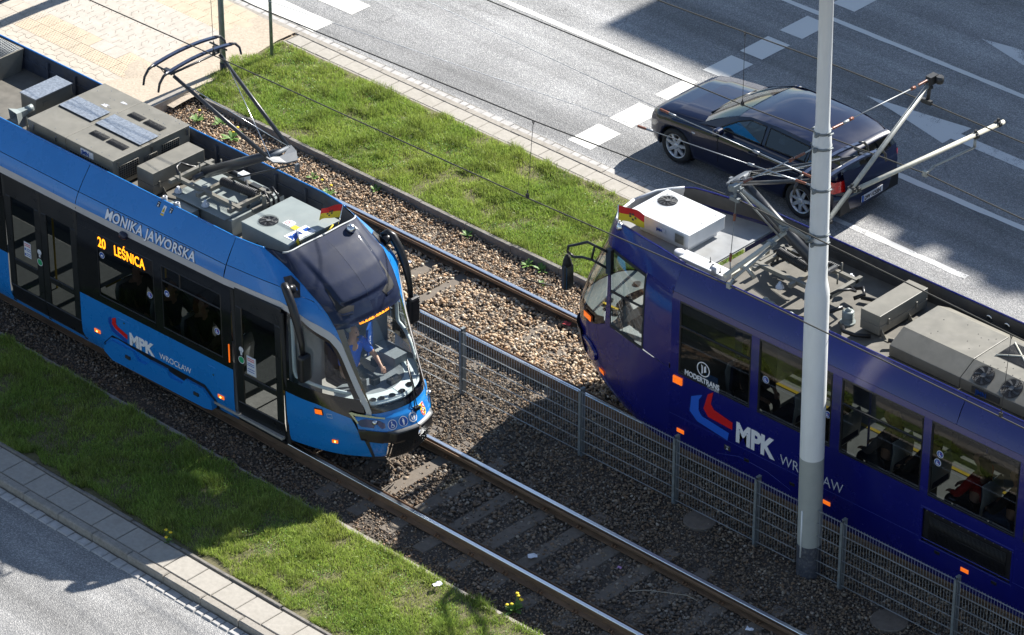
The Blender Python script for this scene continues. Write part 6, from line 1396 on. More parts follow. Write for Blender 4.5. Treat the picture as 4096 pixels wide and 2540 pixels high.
    ribbon(n, h, [(.0, 2.74), (.94, 2.74), (2.06, 2.76), (3.2, 2.86), (5, 2.86)], [(.0, 3.1), (.94, 3.1), (2.06, 3.08), (3.2, 3.02), (5, 3.0)], 30, 6, sides=(-1, 1))
    P('nose_panel', n, M['t2_blue'])
    k = MB(); ribbon(k, h, [(.96, 1.53), (1.93, 1.48)], [(.96, 2.67), (2.05, 2.67)], 12, 10, -.01, sides=(-1,)); cw = P('cab_window', k, M['glass_nose'])
    k = MB(); ribbon(k, h, [(.93, 2.66), (2.06, 2.66)], [(.93, 2.71), (2.06, 2.71)], 8, 2, .004, sides=(-1,)); ribbon(k, h, [(.93, 1.5), (1.95, 1.45)], [(.93, 1.55), (1.95, 1.5)], 8, 2, .004, sides=(-1,)); ribbon(k, h, [(.96, 2.16), (2.02, 2.0)], [(.96, 2.2), (2.02, 2.05)], 8, 2, .004, sides=(-1,)); ribbon(k, h, [(.93, 1.53), (.98, 1.53)], [(.93, 2.68), (.98, 2.68)], 3, 8, .004, sides=(-1,)); ribbon(k, h, [(1.92, 1.48), (1.97, 1.48)], [(2.03, 2.68), (2.07, 2.68)], 3, 8, .004, sides=(-1,)); ribbon(k, h, [(1.55, 1.5), (1.58, 1.5)], [(1.6, 2.08), (1.63, 2.08)], 3, 6, .004, sides=(-1,)); P('window_frame', k, M['seal'], cw)
    k = MB()
    for sd in (-1, 1): ribbon(k, h, [(2.19, 1.5), (2.42, 1.44), (3.1, 1.4), (5, 1.38)], [(2.21, 2.68), (2.5, 2.7), (3.2, 2.72), (5, 2.72)], 26, 12, -.004, sides=(sd,))
    P('windscreen', k, M['glass_nose'])
    k = MB()
    for sd in (-1, 1): ribbon(k, h, [(2.17, 1.42), (2.42, 1.3), (3.2, 1.13), (5, 1.13)], [(2.19, 1.52), (2.42, 1.46), (3.1, 1.42), (5, 1.4)], 24, 5, .002, sides=(sd,)); ribbon(k, h, [(3.25, 1.4), (3.4, 1.4)], [(3.3, 2.72), (3.45, 2.72)], 3, 8, .003, sides=(sd,))
    P('windscreen_surround', k, M['t_black'])
    k = MB(); fn = lambda u, v, d: h.pt(2.8 + u * 2.4, 1.4 - .12 + v, -1, .004 + d); flat(k, lambda u, v, d: h.pt(2.75 + u * 2.4, 1.33 + v, -1, .004 + d), [(-.07, -.045), (.07, -.045), (.07, .045), (-.07, .045)], 0, .03); flat(k, lambda u, v, d: h.pt(2.75 + u * 2.4, 1.33 + v, -1, .002 + d), [(-.085, -.055), (.085, -.055), (.085, .06), (-.085, .06)], 1, .02); P('indicator', k, [M['lamp_orange'], M['black']])
    k = MB(); flat(k, lambda u, v, d: h.pt(2.26 + u * 2.0, .6 + v, -1, .004 + d), [(-.06, -.032), (.06, -.032), (.06, .032), (-.06, .032)], 0, .012); P('marker_lamp', k, M['lamp_orange'])
    k = MB(); fo = lambda u, v, d: h.pt(2.98 + u * 2.6, .76 + v - u * .18, -1, .006 + d)
    a_ = [fo(.21 * cos(q * pi / 16), .155 * sin(q * pi / 16), .03) for q in range(32)]; a2 = [fo(.225 * cos(q * pi / 16), .17 * sin(q * pi / 16), -.0) for q in range(32)]
    k.add(a2 + a_, [tuple(range(32, 64))] + [(i, (i + 1) % 32, 32 + (i + 1) % 32, 32 + i) for i in range(32)]); ov = P('coupler_cover', k, M['t2_blue'])
    k = MB(); fq = lambda u, v, d: fo(u - .08, v + .02, .034 + d); flat(k, fq, [(-.03, -.035), (.03, -.035), (.03, .035), (-.03, .035)], 0); flat(k, fq, [(-.02, .018), (.02, .018), (.02, .025), (-.02, .025)], 1, .002); flat(k, fq, [(0, .012), (.016, -.025), (-.016, -.025)], 1, .002); P('jacking_sticker', k, [M['dark_metal'], M['white_soft']], ov)
    k = MB(); ribbon(k, h, [(3.2, .45), (5, .45)], [(3.2, .98), (5, 1.0)], 12, 5, .05, sides=(-1, 1)); P('bumper', k, mat('bumper_grey', (.08, .085, .09), .5))
    # mirror on a tubular bracket
    k = MB(); A_ = Vector(h.pt(2.08, 2.62, -1, .02)); B_ = Vector(h.pt(2.08, 2.36, -1, .02))
    hx = Vector((1.28, cy - 1.02, 2.55))
    k.tube([A_, A_ + Vector((-.18, -.12, .1)), A_ + Vector((-.32, -.14, .12)), (hx.x + .14, hx.y + .02, hx.z + .06), hx + Vector((.02, 0, -.0)), hx + Vector((0, 0, -.1)), (hx.x + .1, hx.y + .03, hx.z - .16), B_ + Vector((-.36, -.16, .12)), B_ + Vector((-.2, -.12, .12)), B_], .02, 8)
    k.tube([A_ + Vector((-.2, -.12, .1)), B_ + Vector((-.22, -.12, .12))], .016, 8); k.cbox((A_ + B_) / 2, (.09, .07, .4)); mr = P('mirror_bracket', k, M['black'])
    k = MB(); k.cbox((hx.x, hx.y, hx.z - .5), (.1, .17, .42)); P('mirror_head', k, M['black'], mr, bevel=.035)
    k = MB(); k.lathe((hx.x, hx.y, hx.z - .31), [(.075, 0), (.06, .05), (.065, .06), (.045, .1), (.05, .11), (.02, .17)], 12); P('mirror_boot', k, M['seal'], mr)
    k = MB(); k.cbox((hx.x + .052, hx.y, hx.z - .5), (.006, .14, .36)); P('mirror_glass', k, M['t_black'], mr)
    # cab inside
    rim = [h.pt(t, 1.42, s, -.04) for s, tt in ((-1, np.linspace(1.6, 5, 16)), (1, np.linspace(5, 1.6, 16))) for t in tt]; inn = [(p[0] + .55, cy + (p[1] - cy) * .85, 1.4) for p in rim]
    k = MB(); k.grid([rim, inn], smooth=False); da = P('dashboard', k, M['dash_mid'])
    for i, (u, v) in enumerate(((.25, -.5), (.42, -.52), (.12, -.32), (.1, .3))): k = MB(); k.lathe((1.35 + u, cy + v, 1.42), [(.06, 0), (.062, .008), (.048, .01), (.001, .004)], 14); P('air_vent', k, M['black'], da)
    k = MB(); k.cbox((1.6, cy - .45, 1.43), (.3, .04, .02)); P('edge_strip', k, M['yellow'], da)
    k = MB(); k.cbox((1.98, cy - .35, 1.5), (.12, .5, .36), rot=rotm('Y', .5)); co = P('control_console', k, M['dash']); k = MB(); k.cbox((2.06, cy - .45, 1.55), (.01, .14, .14), rot=rotm('Y', .5)); k.cbox((2.06, cy - .25, 1.5), (.02, .03, .03)); k.cbox((2.08, cy - .2, 1.45), (.02, .03, .03)); P('screen', k, M['dash_white'], co)
    k = MB(); k.box(3.36, 3.4, cy - 1.1, cy + .2, .4, 2.6); k.box(3.36, 3.4, cy + .7, cy + 1.1, .4, 2.6); P('cab_partition', k, M['int_wall'])
    k = MB(); k.add([h.pt(t, .95, s, -.05) for s, tt in ((-1, np.linspace(.1, 5, 12)), (1, np.linspace(5, .1, 12))) for t in tt], [tuple(range(24))]); P('cab_floor', k, M['dash'])
    k = MB(); k.cbox((2.7, cy, 1.3), (.45, .46, .12)); k.cbox((2.9, cy, 1.65), (.1, .44, .62)); P('driver_seat', k, M['seat_blue'], bevel=.04)
    # saloon
    k = MB(); k.box(3.4, XR, cy - 1.12, cy + 1.12, .82, .86); P('floor', k, M['int_floor'])
    k = MB(); k.box(3.4, XR, cy - 1.1, cy + 1.1, 2.66, 2.71); P('ceiling', k, M['int_dark'])
    k = MB()
    for y0, y1 in ((cy + .28, cy + .34),): k.box(3.5, XR, y0, y1, .861, .868)
    k.box(3.6, XR, cy + 1.0, cy + 1.06, 1.21, 1.25); P('yellow_line', k, M['yellow'])
    k = MB(); k.box(3.4, XR, cy + 1.12, cy + 1.15, .86, 1.2); k.box(3.4, XR, cy - 1.15, cy - 1.12, .86, 1.44); k.box(3.45, 4.1, cy + .3, cy + 1.1, .86, 2.4); P('lining', k, M['int_wall'])
    for x, y, f_ in ((4.45, cy - .75, 1), (5.25, cy - .75, -1), (6.05, cy - .75, -1), (6.95, cy - .75, -1), (7.6, cy - .75, -1), (8.45, cy - .75, -1), (9.05, cy - .75, -1), (10, cy - .75, -1), (7.0, cy + .78, -1), (9.6, cy + .78, -1)): seat(T, x, y, .88, f_)
    k = MB()
    for x, y in ((4.7, cy + .3), (6.3, cy - .4), (7.85, cy + .2), (8.9, cy + .25)): k.tube([(x, y, .86), (x, y, 2.66)], .017, 8)
    k.tube([(3.6, cy - .4, 2.4), (XR, cy - .4, 2.4)], .016, 8)
    for x in (4.5, 6.9, 8.0, 8.9): k.tube([(x, cy - .4, 2.38), (x - .07, cy - .4, 2.22), (x + .07, cy - .4, 2.22), (x, cy - .4, 2.38)], .012, 6)
    P('grab_pole', k, mat('grab_pole_blue', (.04, .05, .3), .35))
    # roof
    zd = 2.8
    k = MB(); k.box(3.62, XR, cy - .98, cy + .98, zd - .03, zd); k.box(3.5, 3.62, cy - .9, cy + .9, zd - .03, zd + .006); P('roof_deck', k, M['roof_deck'])
    k = MB(); k.add([h.pt(t, 2.9, s, -.06)[:2] + (zd,) for s, tt in ((-1, np.linspace(0, 5, 14)), (1, np.linspace(5, 0, 14))) for t in tt], [tuple(range(28))]); k.cbox((3.38, cy, zd + .01), (.05, 1.8, .03)); P('front_roof', k, mat('front_roof_grey', (.3, .31, .32), .45, var=.15, scale=4, dirt=.4, dcol=(.2, .19, .17)))
    for sd in (-1, 1):
        k = MB(); k.box(3.4, XR, *sorted((cy + sd * .965, cy + sd * .945)), zd, 3.095)
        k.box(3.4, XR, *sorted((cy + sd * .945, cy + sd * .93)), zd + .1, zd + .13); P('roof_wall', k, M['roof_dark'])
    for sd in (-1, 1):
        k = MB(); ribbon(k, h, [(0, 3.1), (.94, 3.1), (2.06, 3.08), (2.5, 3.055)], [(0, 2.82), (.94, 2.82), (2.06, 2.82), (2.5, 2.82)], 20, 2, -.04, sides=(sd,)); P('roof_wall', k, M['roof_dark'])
        k = MB(); k.tube([h.pt(t, z, sd, -.01) for t, z in ((0, 3.1), (.5, 3.1), (.94, 3.1), (1.5, 3.09), (2.06, 3.08), (2.6, 3.05))], .014, 8); P('roof_rim', k, M['t2_blue'])
    k = MB()
    for sd in (-1, 1): ribbon(k, h, [(2.5, 3.055), (3.2, 3.02), (5, 3.0)], [(2.5, 2.82), (3.2, 2.82), (5, 2.82)], 16, 2, -.05, sides=(sd,))
    P('front_roof_wall', k, M['t_grey'])
    k = MB()
    for sd in (-1, 1): k.tube([h.pt(t, z, sd, -.02) for t, z in ((2.55, 3.055), (3.2, 3.02), (4, 3.01), (5, 3.0))], .022, 8)
    P('front_roof_edge', k, M['ac_white'])
    for x, y in ((7.2, 0), (7.5, 0)): k = MB(); k.lathe((x, cy + .943, 2.97), [(.05, 0), (.05, -.012), (.03, -.014), (.001, -.014)], 14, axis='y'); P('cover_plate', k, M['chrome'])
    k = MB(); k.box(1.9, 2.97, 4.23, 5.0, 2.9, 3.1); k.box(1.89, 2.98, 4.22, 5.01, 3.1, 3.12); k.box(2.0, 2.9, 4.3, 4.93, zd, 2.9); ac = P('air_conditioner', k, M['ac_white'], bevel=.01)
    k = MB(); fan(k, (2.12, 4.75, 3.121), .145, 10, 0, 1); P('fan', k, [M['fan_dark'], M['black']], ac)
    k = MB(); grille(k, (2.73, 4.218, 2.93), (.16, 0, 0), (0, 0, .14), 10, 1, bar=.006); P('vent_grille', k, [M['tube_cream'], M['black']], ac)
    k = MB(); k.box(2.38, 2.54, 4.212, 4.222, 2.98, 3.04); lb = P('maker_plate', k, M['white_soft'], ac); letter_on('lettering', 'JMN', .055, M['sign_blue'], plane_fn((2.39, 4.209, 2.99), (1, 0, 0), (0, 0, 1)), lb, bold=.002)
    k = MB()
    for i in range(4):
        for j in range(3): k.lathe((1.98 + i * .3, 4.3 + j * .3, 3.12), [(.009, 0), (.006, .006)], 6)
    P('rivet', k, M['galv_dull'], ac)
    k = MB(); k.box(3.03, 3.86, 3.9, 4.12, zd + .04, 2.97); bx = P('switch_box', k, M['ac_white'], bevel=.01); k = MB()
    for x, y in ((3.5, 4.08), (3.78, 3.96)): k.lathe((x, y, 2.97), [(.02, 0), (.006, .02), (.004, .08)], 8)
    k.lathe((3.62, 4.0, 2.97), [(.045, 0), (.03, .02), (.012, .05)], 10); P('antenna', k, M['black'], bx)
    k = MB(); k.lathe((3.02, 3.98, zd + .05), [(.08, 0), (.08, .13), (.07, .15), (.001, .15)], 18); k.lathe((3.72, 3.9, 2.95), [(.04, 0), (.04, .1), (.03, .12), (.001, .12)], 14); P('antenna_dome', k, M['white_soft'], bx)
    pantograph(T, cy, -1, 5.28, M)
    k = MB(); k.box(3.75, 3.82, cy - .5, cy + .4, zd, 2.86); k.tube([(3.9, 4.3, 2.9), (3.95, 4.2, 3.05), (4.1, 4.15, 3.08), (4.2, 4.2, 2.95)], .03, 8); P('hose', k, M['tube_cream'])
    k = MB()
    for x, y in ((5.72, 4.36),):
        for i in range(5): k.lathe((x, y, zd + .02 + i * .035), [(.05, 0), (.085, .012), (.085, .02), (.05, .035)], 16)
        k.lathe((x, y, zd), [(.11, 0), (.11, .03)], 16); k.lathe((x, y, zd + .19), [(.05, 0), (.02, .04), (.001, .05)], 12)
    P('surge_arrester', k, M['ac_grey'])
    k = MB(); k.box(4.55, 4.75, 3.82, 3.98, zd, 2.88); k.box(5.08, 5.2, 3.72, 3.92, zd, 2.88); k.lathe((4.65, 3.9, 2.88), [(.05, 0), (.055, .04), (.02, .07)], 12); k.lathe((5.14, 3.85, 2.88), [(.04, 0), (.05, .04), (.02, .07)], 12); P('insulator_block', k, M['ac_grey'])
    k = MB()
    for pts in ([(5.62, 4.36, 3.0), (5.5, 4.2, 2.95), (5.4, 4.05, 2.86), (5.2, 3.95, 2.84)], [(5.75, 4.2, 2.84), (5.9, 4.05, 2.88), (6.05, 4.1, 2.86), (6.2, 4.25, 2.84)], [(5.35, 4.9, 2.95), (5.5, 4.95, 3.0), (5.6, 4.85, 2.98), (5.5, 4.75, 2.92)], [(5.5, 4.92, 2.86), (5.7, 5.0, 2.86), (5.98, 5.05, 2.85)], [(6.5, 4.25, 2.9), (6.62, 4.35, 2.88), (6.7, 4.38, 2.86)]): k.tube(pts, .03, 8)
    P('cable', k, M['black'])
    k = MB(); k.box(5.96, 6.29, 4.32, 5.36, zd + .05, 2.98); k.box(5.96, 6.29, 4.32, 5.36, 2.984, 3.15)
    for y in (4.5, 5.1): k.box(6.29, 6.305, y, y + .03, 2.94, 3.04)
    for y in (4.36, 4.95): k.prism([(6.29, y, zd), (6.4, y, zd), (6.29, y, zd + .14)], (0, .012, 0)); k.box(6.28, 6.45, y - .03, y + .1, zd, zd + .012)
    P('resistor_box', k, M['box_olive'], bevel=.006)
    # long saloon cooler with chamfered sides
    k = MB(); sec = [(4.07, zd + .02), (4.07, 2.98), (4.36, 3.14), (5.1, 3.14), (5.38, 2.98), (5.38, zd + .02)]
    for a, c in ((6.66, 7.84), (7.85, 10.2)): k.prism([(a, y, z) for y, z in sec], (c - a, 0, 0))
    ac = P('saloon_cooler', k, M['box_olive'], bevel=.006)
    tilt = rotm('X', math.atan2(.16, .29)); nn = (tilt @ Vector((0, 0, 1)))
    for x in (8.12, 8.58, 9.04, 9.5): k = MB(); fan(k, Vector((x, 4.215, 3.06)) + nn * .004, .15, 7, 0, 1, tilt); P('fan', k, [M['fan_dark'], M['black']], ac)
    k = MB(); grille(k, (8.0, 4.62, 3.142), (.55, 0, 0), (0, .42, 0), 26, 20, bar=.004); k.tube([(8.0, 4.62, 3.15), (8.55, 5.04, 3.15)], .014, 6, 2); k.tube([(8.55, 4.62, 3.15), (8.0, 5.04, 3.15)], .014, 6, 2); P('vent_grille', k, [M['dark_metal'], M['black'], M['tube_cream']], ac)
    k = MB()
    for i in range(30): k.lathe((random.uniform(6.75, 9.6), random.uniform(4.4, 5.05), 3.14), [(.008, 0), (.005, .005)], 6)
    for x in np.arange(7.86, 10, .12): k.lathe((x, 4.38, 3.14), [(.008, 0), (.005, .006)], 6)
    P('rivet', k, M['dark_metal'], ac)
    k = MB(); k.box(8.05, 8.5, 4.055, 4.069, 2.86, 2.95); lb = P('maker_plate', k, M['roof_dark'], ac); letter_on('lettering', 'JMN', .1, M['sign_blue'], plane_fn((8.12, 4.05, 2.86), (1, 0, 0), (0, 0, 1)), lb, bold=.003)
    flag(T, (1.98, 3.86, 2.95), (0, 0, .42), [('flag_red', .5), ('flag_yellow', .5)], .38, .24, Vector((.85, .5, -.1)), True)
    k = MB(); k.lathe((2.02, 3.86, 2.98), [(.01, 0), (.05, .02), (.06, .06), (.03, .11), (.001, .12)], 12); P('bell_lamp', k, M['chrome'])
    k = MB(); k.box(3.2, XR, cy - .95, cy + .95, .14, .22)
    for x in (4.3, 5.9, 9.2, 10.8): [k.lathe((x, cy + s * .745, .3), [(.3, -.06), (.32, -.04), (.32, .05), (.3, .06), (.1, .07)], 24, axis='y') for s in (-1, 1)]
    P('bogie', k, M['black'])
tram_far()
gp = 'passengers in the dark blue tram'
seated_person(4.45, 3.85, 1.32, 1, 'coat_black', 'trousers_dark', 'hair_black', 'passenger in black seated behind the maker lettering on the dark blue tram window', gp)
seated_person(6.05, 3.85, 1.32, -1, 'coat_brown', 'trousers_dark', 'hair_brown', 'man in a brown jacket seated just left of the white mast', gp)
seated_person(6.95, 3.85, 1.32, -1, 'coat_grey', 'trousers_dark', 'hair_blond', 'blond long haired passenger in the window right of the white mast', gp, 'long')
seated_person(7.6, 3.85, 1.32, -1, 'coat_black', 'trousers_dark', 'hair_black', 'dark haired passenger in black near the window post right of the mast', gp)
seated_person(8.45, 3.85, 1.32, -1, 'coat_red', 'trousers_dark', 'hair_black', 'passenger in a red jacket with dark hair', gp, 'long')
seated_person(9.05, 3.85, 1.32, -1, 'coat_black', 'jeans', 'hair_red', 'passenger in black jacket and pale jeans at the right edge', gp)
# ------------------------------------------------------------------ black five door hatchback
def car():
    cy, gz = 11.02, -.2
    C_ = empty('car', (-1.0, cy, gz), 'black five door hatchback driving on the wide road beyond the dark blue tram', 'car')
    M['car_paint'] = mat('car_paint', (.0035, .007, .03), .35, coat=1, spec=.2, var=.05, scale=2, bump=.006, bscale=2)
    M['car_glass'] = glass('car_glass', (.35, .4, .42), 1.4, .01); M['tyre'] = mat('tyre', (.018, .018, .019), .8, var=.2, scale=20); M['alloy'] = mat('alloy', (.62, .64, .66), .35, metal=.6, var=.1, scale=20)
    M['tail_red'] = mat('tail_lamp', (.5, .008, .01), .15, coat=.6, var=.35, scale=22)
    Pt = lambda m, n, mt, par=C_, **k: m.build(n, mt, par, **k)
    # body side lines by x: bottom z, half width at sill, shoulder z, half width at shoulder, deck z at centre, deck edge half width
    ST = [(-3.08, .24, .42, .46, .5, .52, .36), (-3.05, .19, .6, .58, .68, .64, .56), (-2.98, .17, .74, .67, .78, .745, .67), (-2.82, .17, .82, .735, .835, .825, .735), (-2.5, .17, .86, .785, .852, .88, .76), (-2.15, .17, .865, .815, .857, .915, .77), (-1.9, .17, .865, .84, .857, .94, .77),
          (-1.6, .17, .86, .86, .855, .955, .755), (-1.2, .17, .865, .875, .86, .97, .76), (-.6, .17, .87, .89, .865, .985, .765), (0, .17, .87, .905, .865, .99, .765), (.4, .17, .86, .92, .85, 1.0, .74), (.62, .19, .8, .93, .8, 1.0, .69), (.76, .22, .72, .9, .73, .97, .62), (.85, .26, .6, .72, .62, .74, .5), (.885, .3, .45, .55, .48, .56, .3)]
    def sect(s):
        x, zb, wb, zs, ws, zd, wd = s
        pts = [(0, zb), (wb * .8, zb), (wb * .97, zb + .05), (wb + .0, zb + .13), (max(wb, ws) + .0, zb + (zs - zb) * .45), (ws + .008, zs - .12), (ws + .004, zs - .05), (ws - .015, zs), ((ws + wd) / 2, (zs * .45 + zd * .55)), (wd, zd), (wd * .5, zd + .012), (0, zd + .016)]
        return pts
    def interp(x):
        for a, b in zip(ST[:-1], ST[1:]):
            if a[0] <= x <= b[0]: f = (x - a[0]) / (b[0] - a[0]); return tuple(p + (q - p) * f for p, q in zip(a, b))
    WX = (-2.4, .19); WR = .345
    xs = sorted(set([s[0] for s in ST] + [round(x, 3) for x in np.arange(-3.0, .87, .06)]))
    m = MB()
    for sd in (-1, 1):
        P = []
        for x in xs:
            s = interp(x); row = []
            for w_, z in sect(s):
                # wheel arches lift the lower edge
                for wx in WX:
                    dx = abs(x - wx)
                    if dx < WR and w_ > .55:
                        za = .305 + math.sqrt(max(0, WR * WR - dx * dx)); z = max(z, min(za, s[3] - .02)) if z < za else z
                row.append((x, cy + sd * w_, gz + z))
            P.append(row)
        m.grid(P)
    body = Pt(m, 'body', M['car_paint'])
    # roof and pillars: greenhouse outline in side view
    GH = [(-1.92, .93), (-1.24, 1.255), (-.9, 1.325), (-.4, 1.345), (.1, 1.335), (.5, 1.29), (.72, 1.24), (.98, .95)]
    def roofz(x):
        for a, b in zip(GH[:-1], GH[1:]):
            if a[0] <= x <= b[0]: f = (x - a[0]) / (b[0] - a[0]); return a[1] + (b[1] - a[1]) * f
        return GH[-1][1]
    def ghw(x, z): # half width of the greenhouse at height
        s = interp(max(-3.05, min(.88, x))); base = s[6] + .06; f = (z - .97) / .43; return base - .19 * max(0, f) - .03 * max(0, f) ** 2
    m = MB()
    rx = [-1.24, -1.1, -.9, -.65, -.4, -.15, .1, .3, .5, .62, .72]
    P = []
    for x in rx:
        z = roofz(x); row = []
        for u in np.linspace(-1, 1, 13):
            wz = ghw(x, z - .05); row.append((x, cy + wz * u, gz + z + .0 - .05 * abs(u) ** 3.2))
        P.append(row)
    m.grid(P); Pt(m, 'roof', M['car_paint'])
    ws = MB(); P = []
    for i in range(9):
        f = i / 8; x = -1.92 + .68 * f; z = .935 + .32 * f + .02 * sin(pi * f); row = []
        for u in np.linspace(-1, 1, 11): wz = ghw(x, z) - .03; row.append((x - .1 * (1 - abs(u) ** 2) * (1 - f * .7), cy + wz * u, gz + z - .035 * abs(u) ** 3))
        P.append(row)
    ws.grid(P); Pt(ws, 'windscreen', glass('car_windscreen', (.5, .62, .58), 1.3, .01))
    rw = MB(); P = []
    for i in range(7):
        f = i / 6; x = .7 + .16 * f; z = 1.235 - .25 * f; row = []
        for u in np.linspace(-1, 1, 11): wz = ghw(.6, z) - .06; row.append((x + .06 * (1 - abs(u) ** 2), cy + wz * u, gz + z - .02 * abs(u) ** 3))
        P.append(row)
    rw.grid(P); Pt(rw, 'rear_window', M['car_glass'])
    sp = MB(); sp.grid([[(.7, cy + u * .6, gz + 1.25 - .03 * abs(u) ** 3) for u in np.linspace(-1, 1, 9)], [(.82, cy + u * .57, gz + 1.235 - .03 * abs(u) ** 3) for u in np.linspace(-1, 1, 9)], [(.83, cy + u * .57, gz + 1.215 - .03 * abs(u) ** 3) for u in np.linspace(-1, 1, 9)]]); Pt(sp, 'spoiler', M['car_paint'])
    hatch = MB(); P = []
    for i in range(6):
        f = i / 5; z = 1.0 - .42 * f; x = .86 + .06 * sin(f * pi * .6); P.append([(x + .05 * (1 - u * u), cy + (.66 - .02 * f) * u, gz + z) for u in np.linspace(-1, 1, 11)])
    hatch.grid(P); Pt(hatch, 'tailgate', M['car_paint'])
    bp = MB(); P = []
    for z, dx, hw in ((.58, .06, .74), (.55, .1, .78), (.45, .11, .8), (.3, .1, .8), (.2, .04, .76)): P.append([(.83 + dx - .13 * abs(u) ** 3, cy + hw * u, gz + z) for u in np.linspace(-1, 1, 15)])
    bp.grid(P); bu = Pt(bp, 'rear_bumper', M['car_paint']); k = MB(); k.grid([[(.89 - .12 * abs(u) ** 3, cy + .76 * u, gz + .585) for u in np.linspace(-1, 1, 11)], [(.83 - .12 * abs(u) ** 3, cy + .74 * u, gz + .59) for u in np.linspace(-1, 1, 11)]]); Pt(k, 'bumper_ledge', M['galv_dull'], bu)
    k = MB(); k.box(.945, .955, cy - .26, cy + .26, gz + .34, gz + .45); k.box(.956, .958, cy - .26, cy - .215, gz + .34, gz + .45, 1); pl = Pt(k, 'number_plate', [M['white_soft'], M['sign_blue']]); letter_on('lettering', 'DW 1C55N', .1, M['black'], plane_fn((.958, cy - .2, gz + .358), (0, 1, 0), (0, 0, 1)), pl, bold=.002, xs=.8)
    for sd in (-1, 1):
        k = MB(); P = [[(.8 - .25 * v, cy + sd * (.79 + .035 * v), gz + .64 + .2 * w_) for v in (0, .5, 1)] for w_ in (0, .5, 1)]; k.grid(P); P = [[(.8 + .09 * v, cy + sd * (.79 - .25 * v), gz + .64 + .2 * w_) for v in (0, .5, 1)] for w_ in (0, .5, 1)]; k.grid(P)
        k.grid([[(.8 - .25 * v, cy + sd * (.796 + .035 * v), gz + .72 + .03 * w_) for v in (0, .5, 1)] for w_ in (0, 1)], 1); Pt(k, 'tail_lamp', [M['tail_red'], mat('tail_lamp_band', (.6, .35, .33), .2, coat=.5)])
        k = MB(); P = [[(-3.04 + .34 * v, cy + sd * (.5 + .235 * v ** .7), gz + .53 + .13 * w_ + .05 * v) for v in (0, .33, .66, 1)] for w_ in (0, .5, 1)]; k.grid(P); Pt(k, 'headlight', M['chrome'])
        k = MB(); k.cbox((-1.42, cy + sd * .97, gz + .98), (.13, .18, .13)); Pt(k, 'wing_mirror', M['car_paint'], bevel=.04)
        # side windows: dark band with two panes and a rear quarter
        for nm, poly in (('side_window', [(-1.52, .96), (-.66, .985), (-.66, 1.25), (-.98, 1.245), (-1.2, 1.16)]), ('side_window', [(-.58, .985), (.2, 1.0), (.22, 1.225), (-.58, 1.255)]), ('quarter_window', [(.25, 1.0), (.56, 1.02), (.46, 1.17), (.27, 1.22)])):
            k = MB(); cc = (sum(p[0] for p in poly) / len(poly), sum(p[1] for p in poly) / len(poly)); pp = [(x, cy + sd * (ghw(x, z) + .004), gz + z) for x, z in poly]; k.add(pp, [tuple(range(len(pp)))]); wo = Pt(k, nm, M['car_glass'])
            k = MB(); k.tube(pp + [pp[0]], .012, 6); Pt(k, 'window_seal', M['seal'], wo)
        k = MB(); q = lambda pl_: k.add([(x, cy + sd * ghw(x, z), gz + z) for x, z in pl_], [tuple(range(len(pl_)))])
        q([(-1.95, .9), (-1.52, .96), (-1.2, 1.16), (-.98, 1.245), (-1.0, 1.285), (-1.24, 1.225)]); q([(-.66, .985), (-.58, .985), (-.58, 1.255), (-.66, 1.25)]); q([(.2, 1.0), (.25, 1.0), (.27, 1.22), (.22, 1.225)]); q([(.56, 1.02), (.84, 1.0), (.72, 1.21), (.5, 1.255), (.27, 1.28), (.27, 1.22), (.46, 1.17)]); q([(-1.0, 1.285), (-.98, 1.245), (-.66, 1.25), (.22, 1.225), (.27, 1.22), (.27, 1.285), (-.4, 1.31)]); q([(-1.95, .88), (.84, .95), (.84, 1.0), (.56, 1.02), (.2, 1.0), (-.66, .985), (-1.52, .96)])
        Pt(k, 'pillars', M['car_paint'])
        k = MB()
        for x in (-1.5, -.6, .28): k.tube([(x, cy + sd * .868, gz + .36 + (.25 if x > .2 else 0)), (x - .02, cy + sd * .874, gz + .72), (x + .0, cy + sd * (.86), gz + .88)], .004, 4)
        Pt(k, 'door_gap', M['seal'])
        for x in (-.78, .06): k = MB(); k.tube([(x - .09, cy + sd * .872, gz + .79), (x - .06, cy + sd * .9, gz + .795), (x + .06, cy + sd * .9, gz + .8), (x + .09, cy + sd * .872, gz + .8)], .014, 8); Pt(k, 'door_handle', M['car_paint'])
        k = MB(); k.cbox((-2.02, cy + sd * .863, gz + .7), (.07, .012, .025)); Pt(k, 'side_repeater', M['white_soft'])
        for wx in WX:
            k = MB(); o = (wx, cy + sd * .76, gz + .305); pr = [(.19, -.1), (.28, -.1), (.303, -.07), (.305, 0), (.303, .06), (.285, .095), (.22, .1), (.21, .085)]
            k.lathe(o, [(r, a * sd) for r, a in pr], 36, axis='y', caps=False); wh = Pt(k, 'wheel', M['tyre'])
            k = MB(); k.lathe(o, [(.215, .085 * sd), (.2, .088 * sd), (.195, .03 * sd)], 32, 0, axis='y', caps=False); k.lathe(o, [(.195, .02 * sd), (.001, .02 * sd)], 32, 1, axis='y', caps=False)
            for i in range(7):
                a = 2 * pi * i / 7 + .2; d = Vector((cos(a), 0, sin(a))); t = Vector((-sin(a), 0, cos(a))); c0 = Vector(o) + Vector((0, .078 * sd, 0))
                q_ = [c0 + d * .03 - t * .032, c0 + d * .2 - t * .024 + Vector((0, .008 * sd, 0)), c0 + d * .2 + t * .024 + Vector((0, .008 * sd, 0)), c0 + d * .03 + t * .032]
                k.prism([tuple(v) for v in q_], (0, -.03 * sd, 0))
            k.lathe(o, [(.05, .06 * sd), (.045, .088 * sd), (.03, .09 * sd), (.001, .09 * sd)], 16, 0, axis='y'); Pt(k, 'rim', [M['alloy'], M['black']], wh)
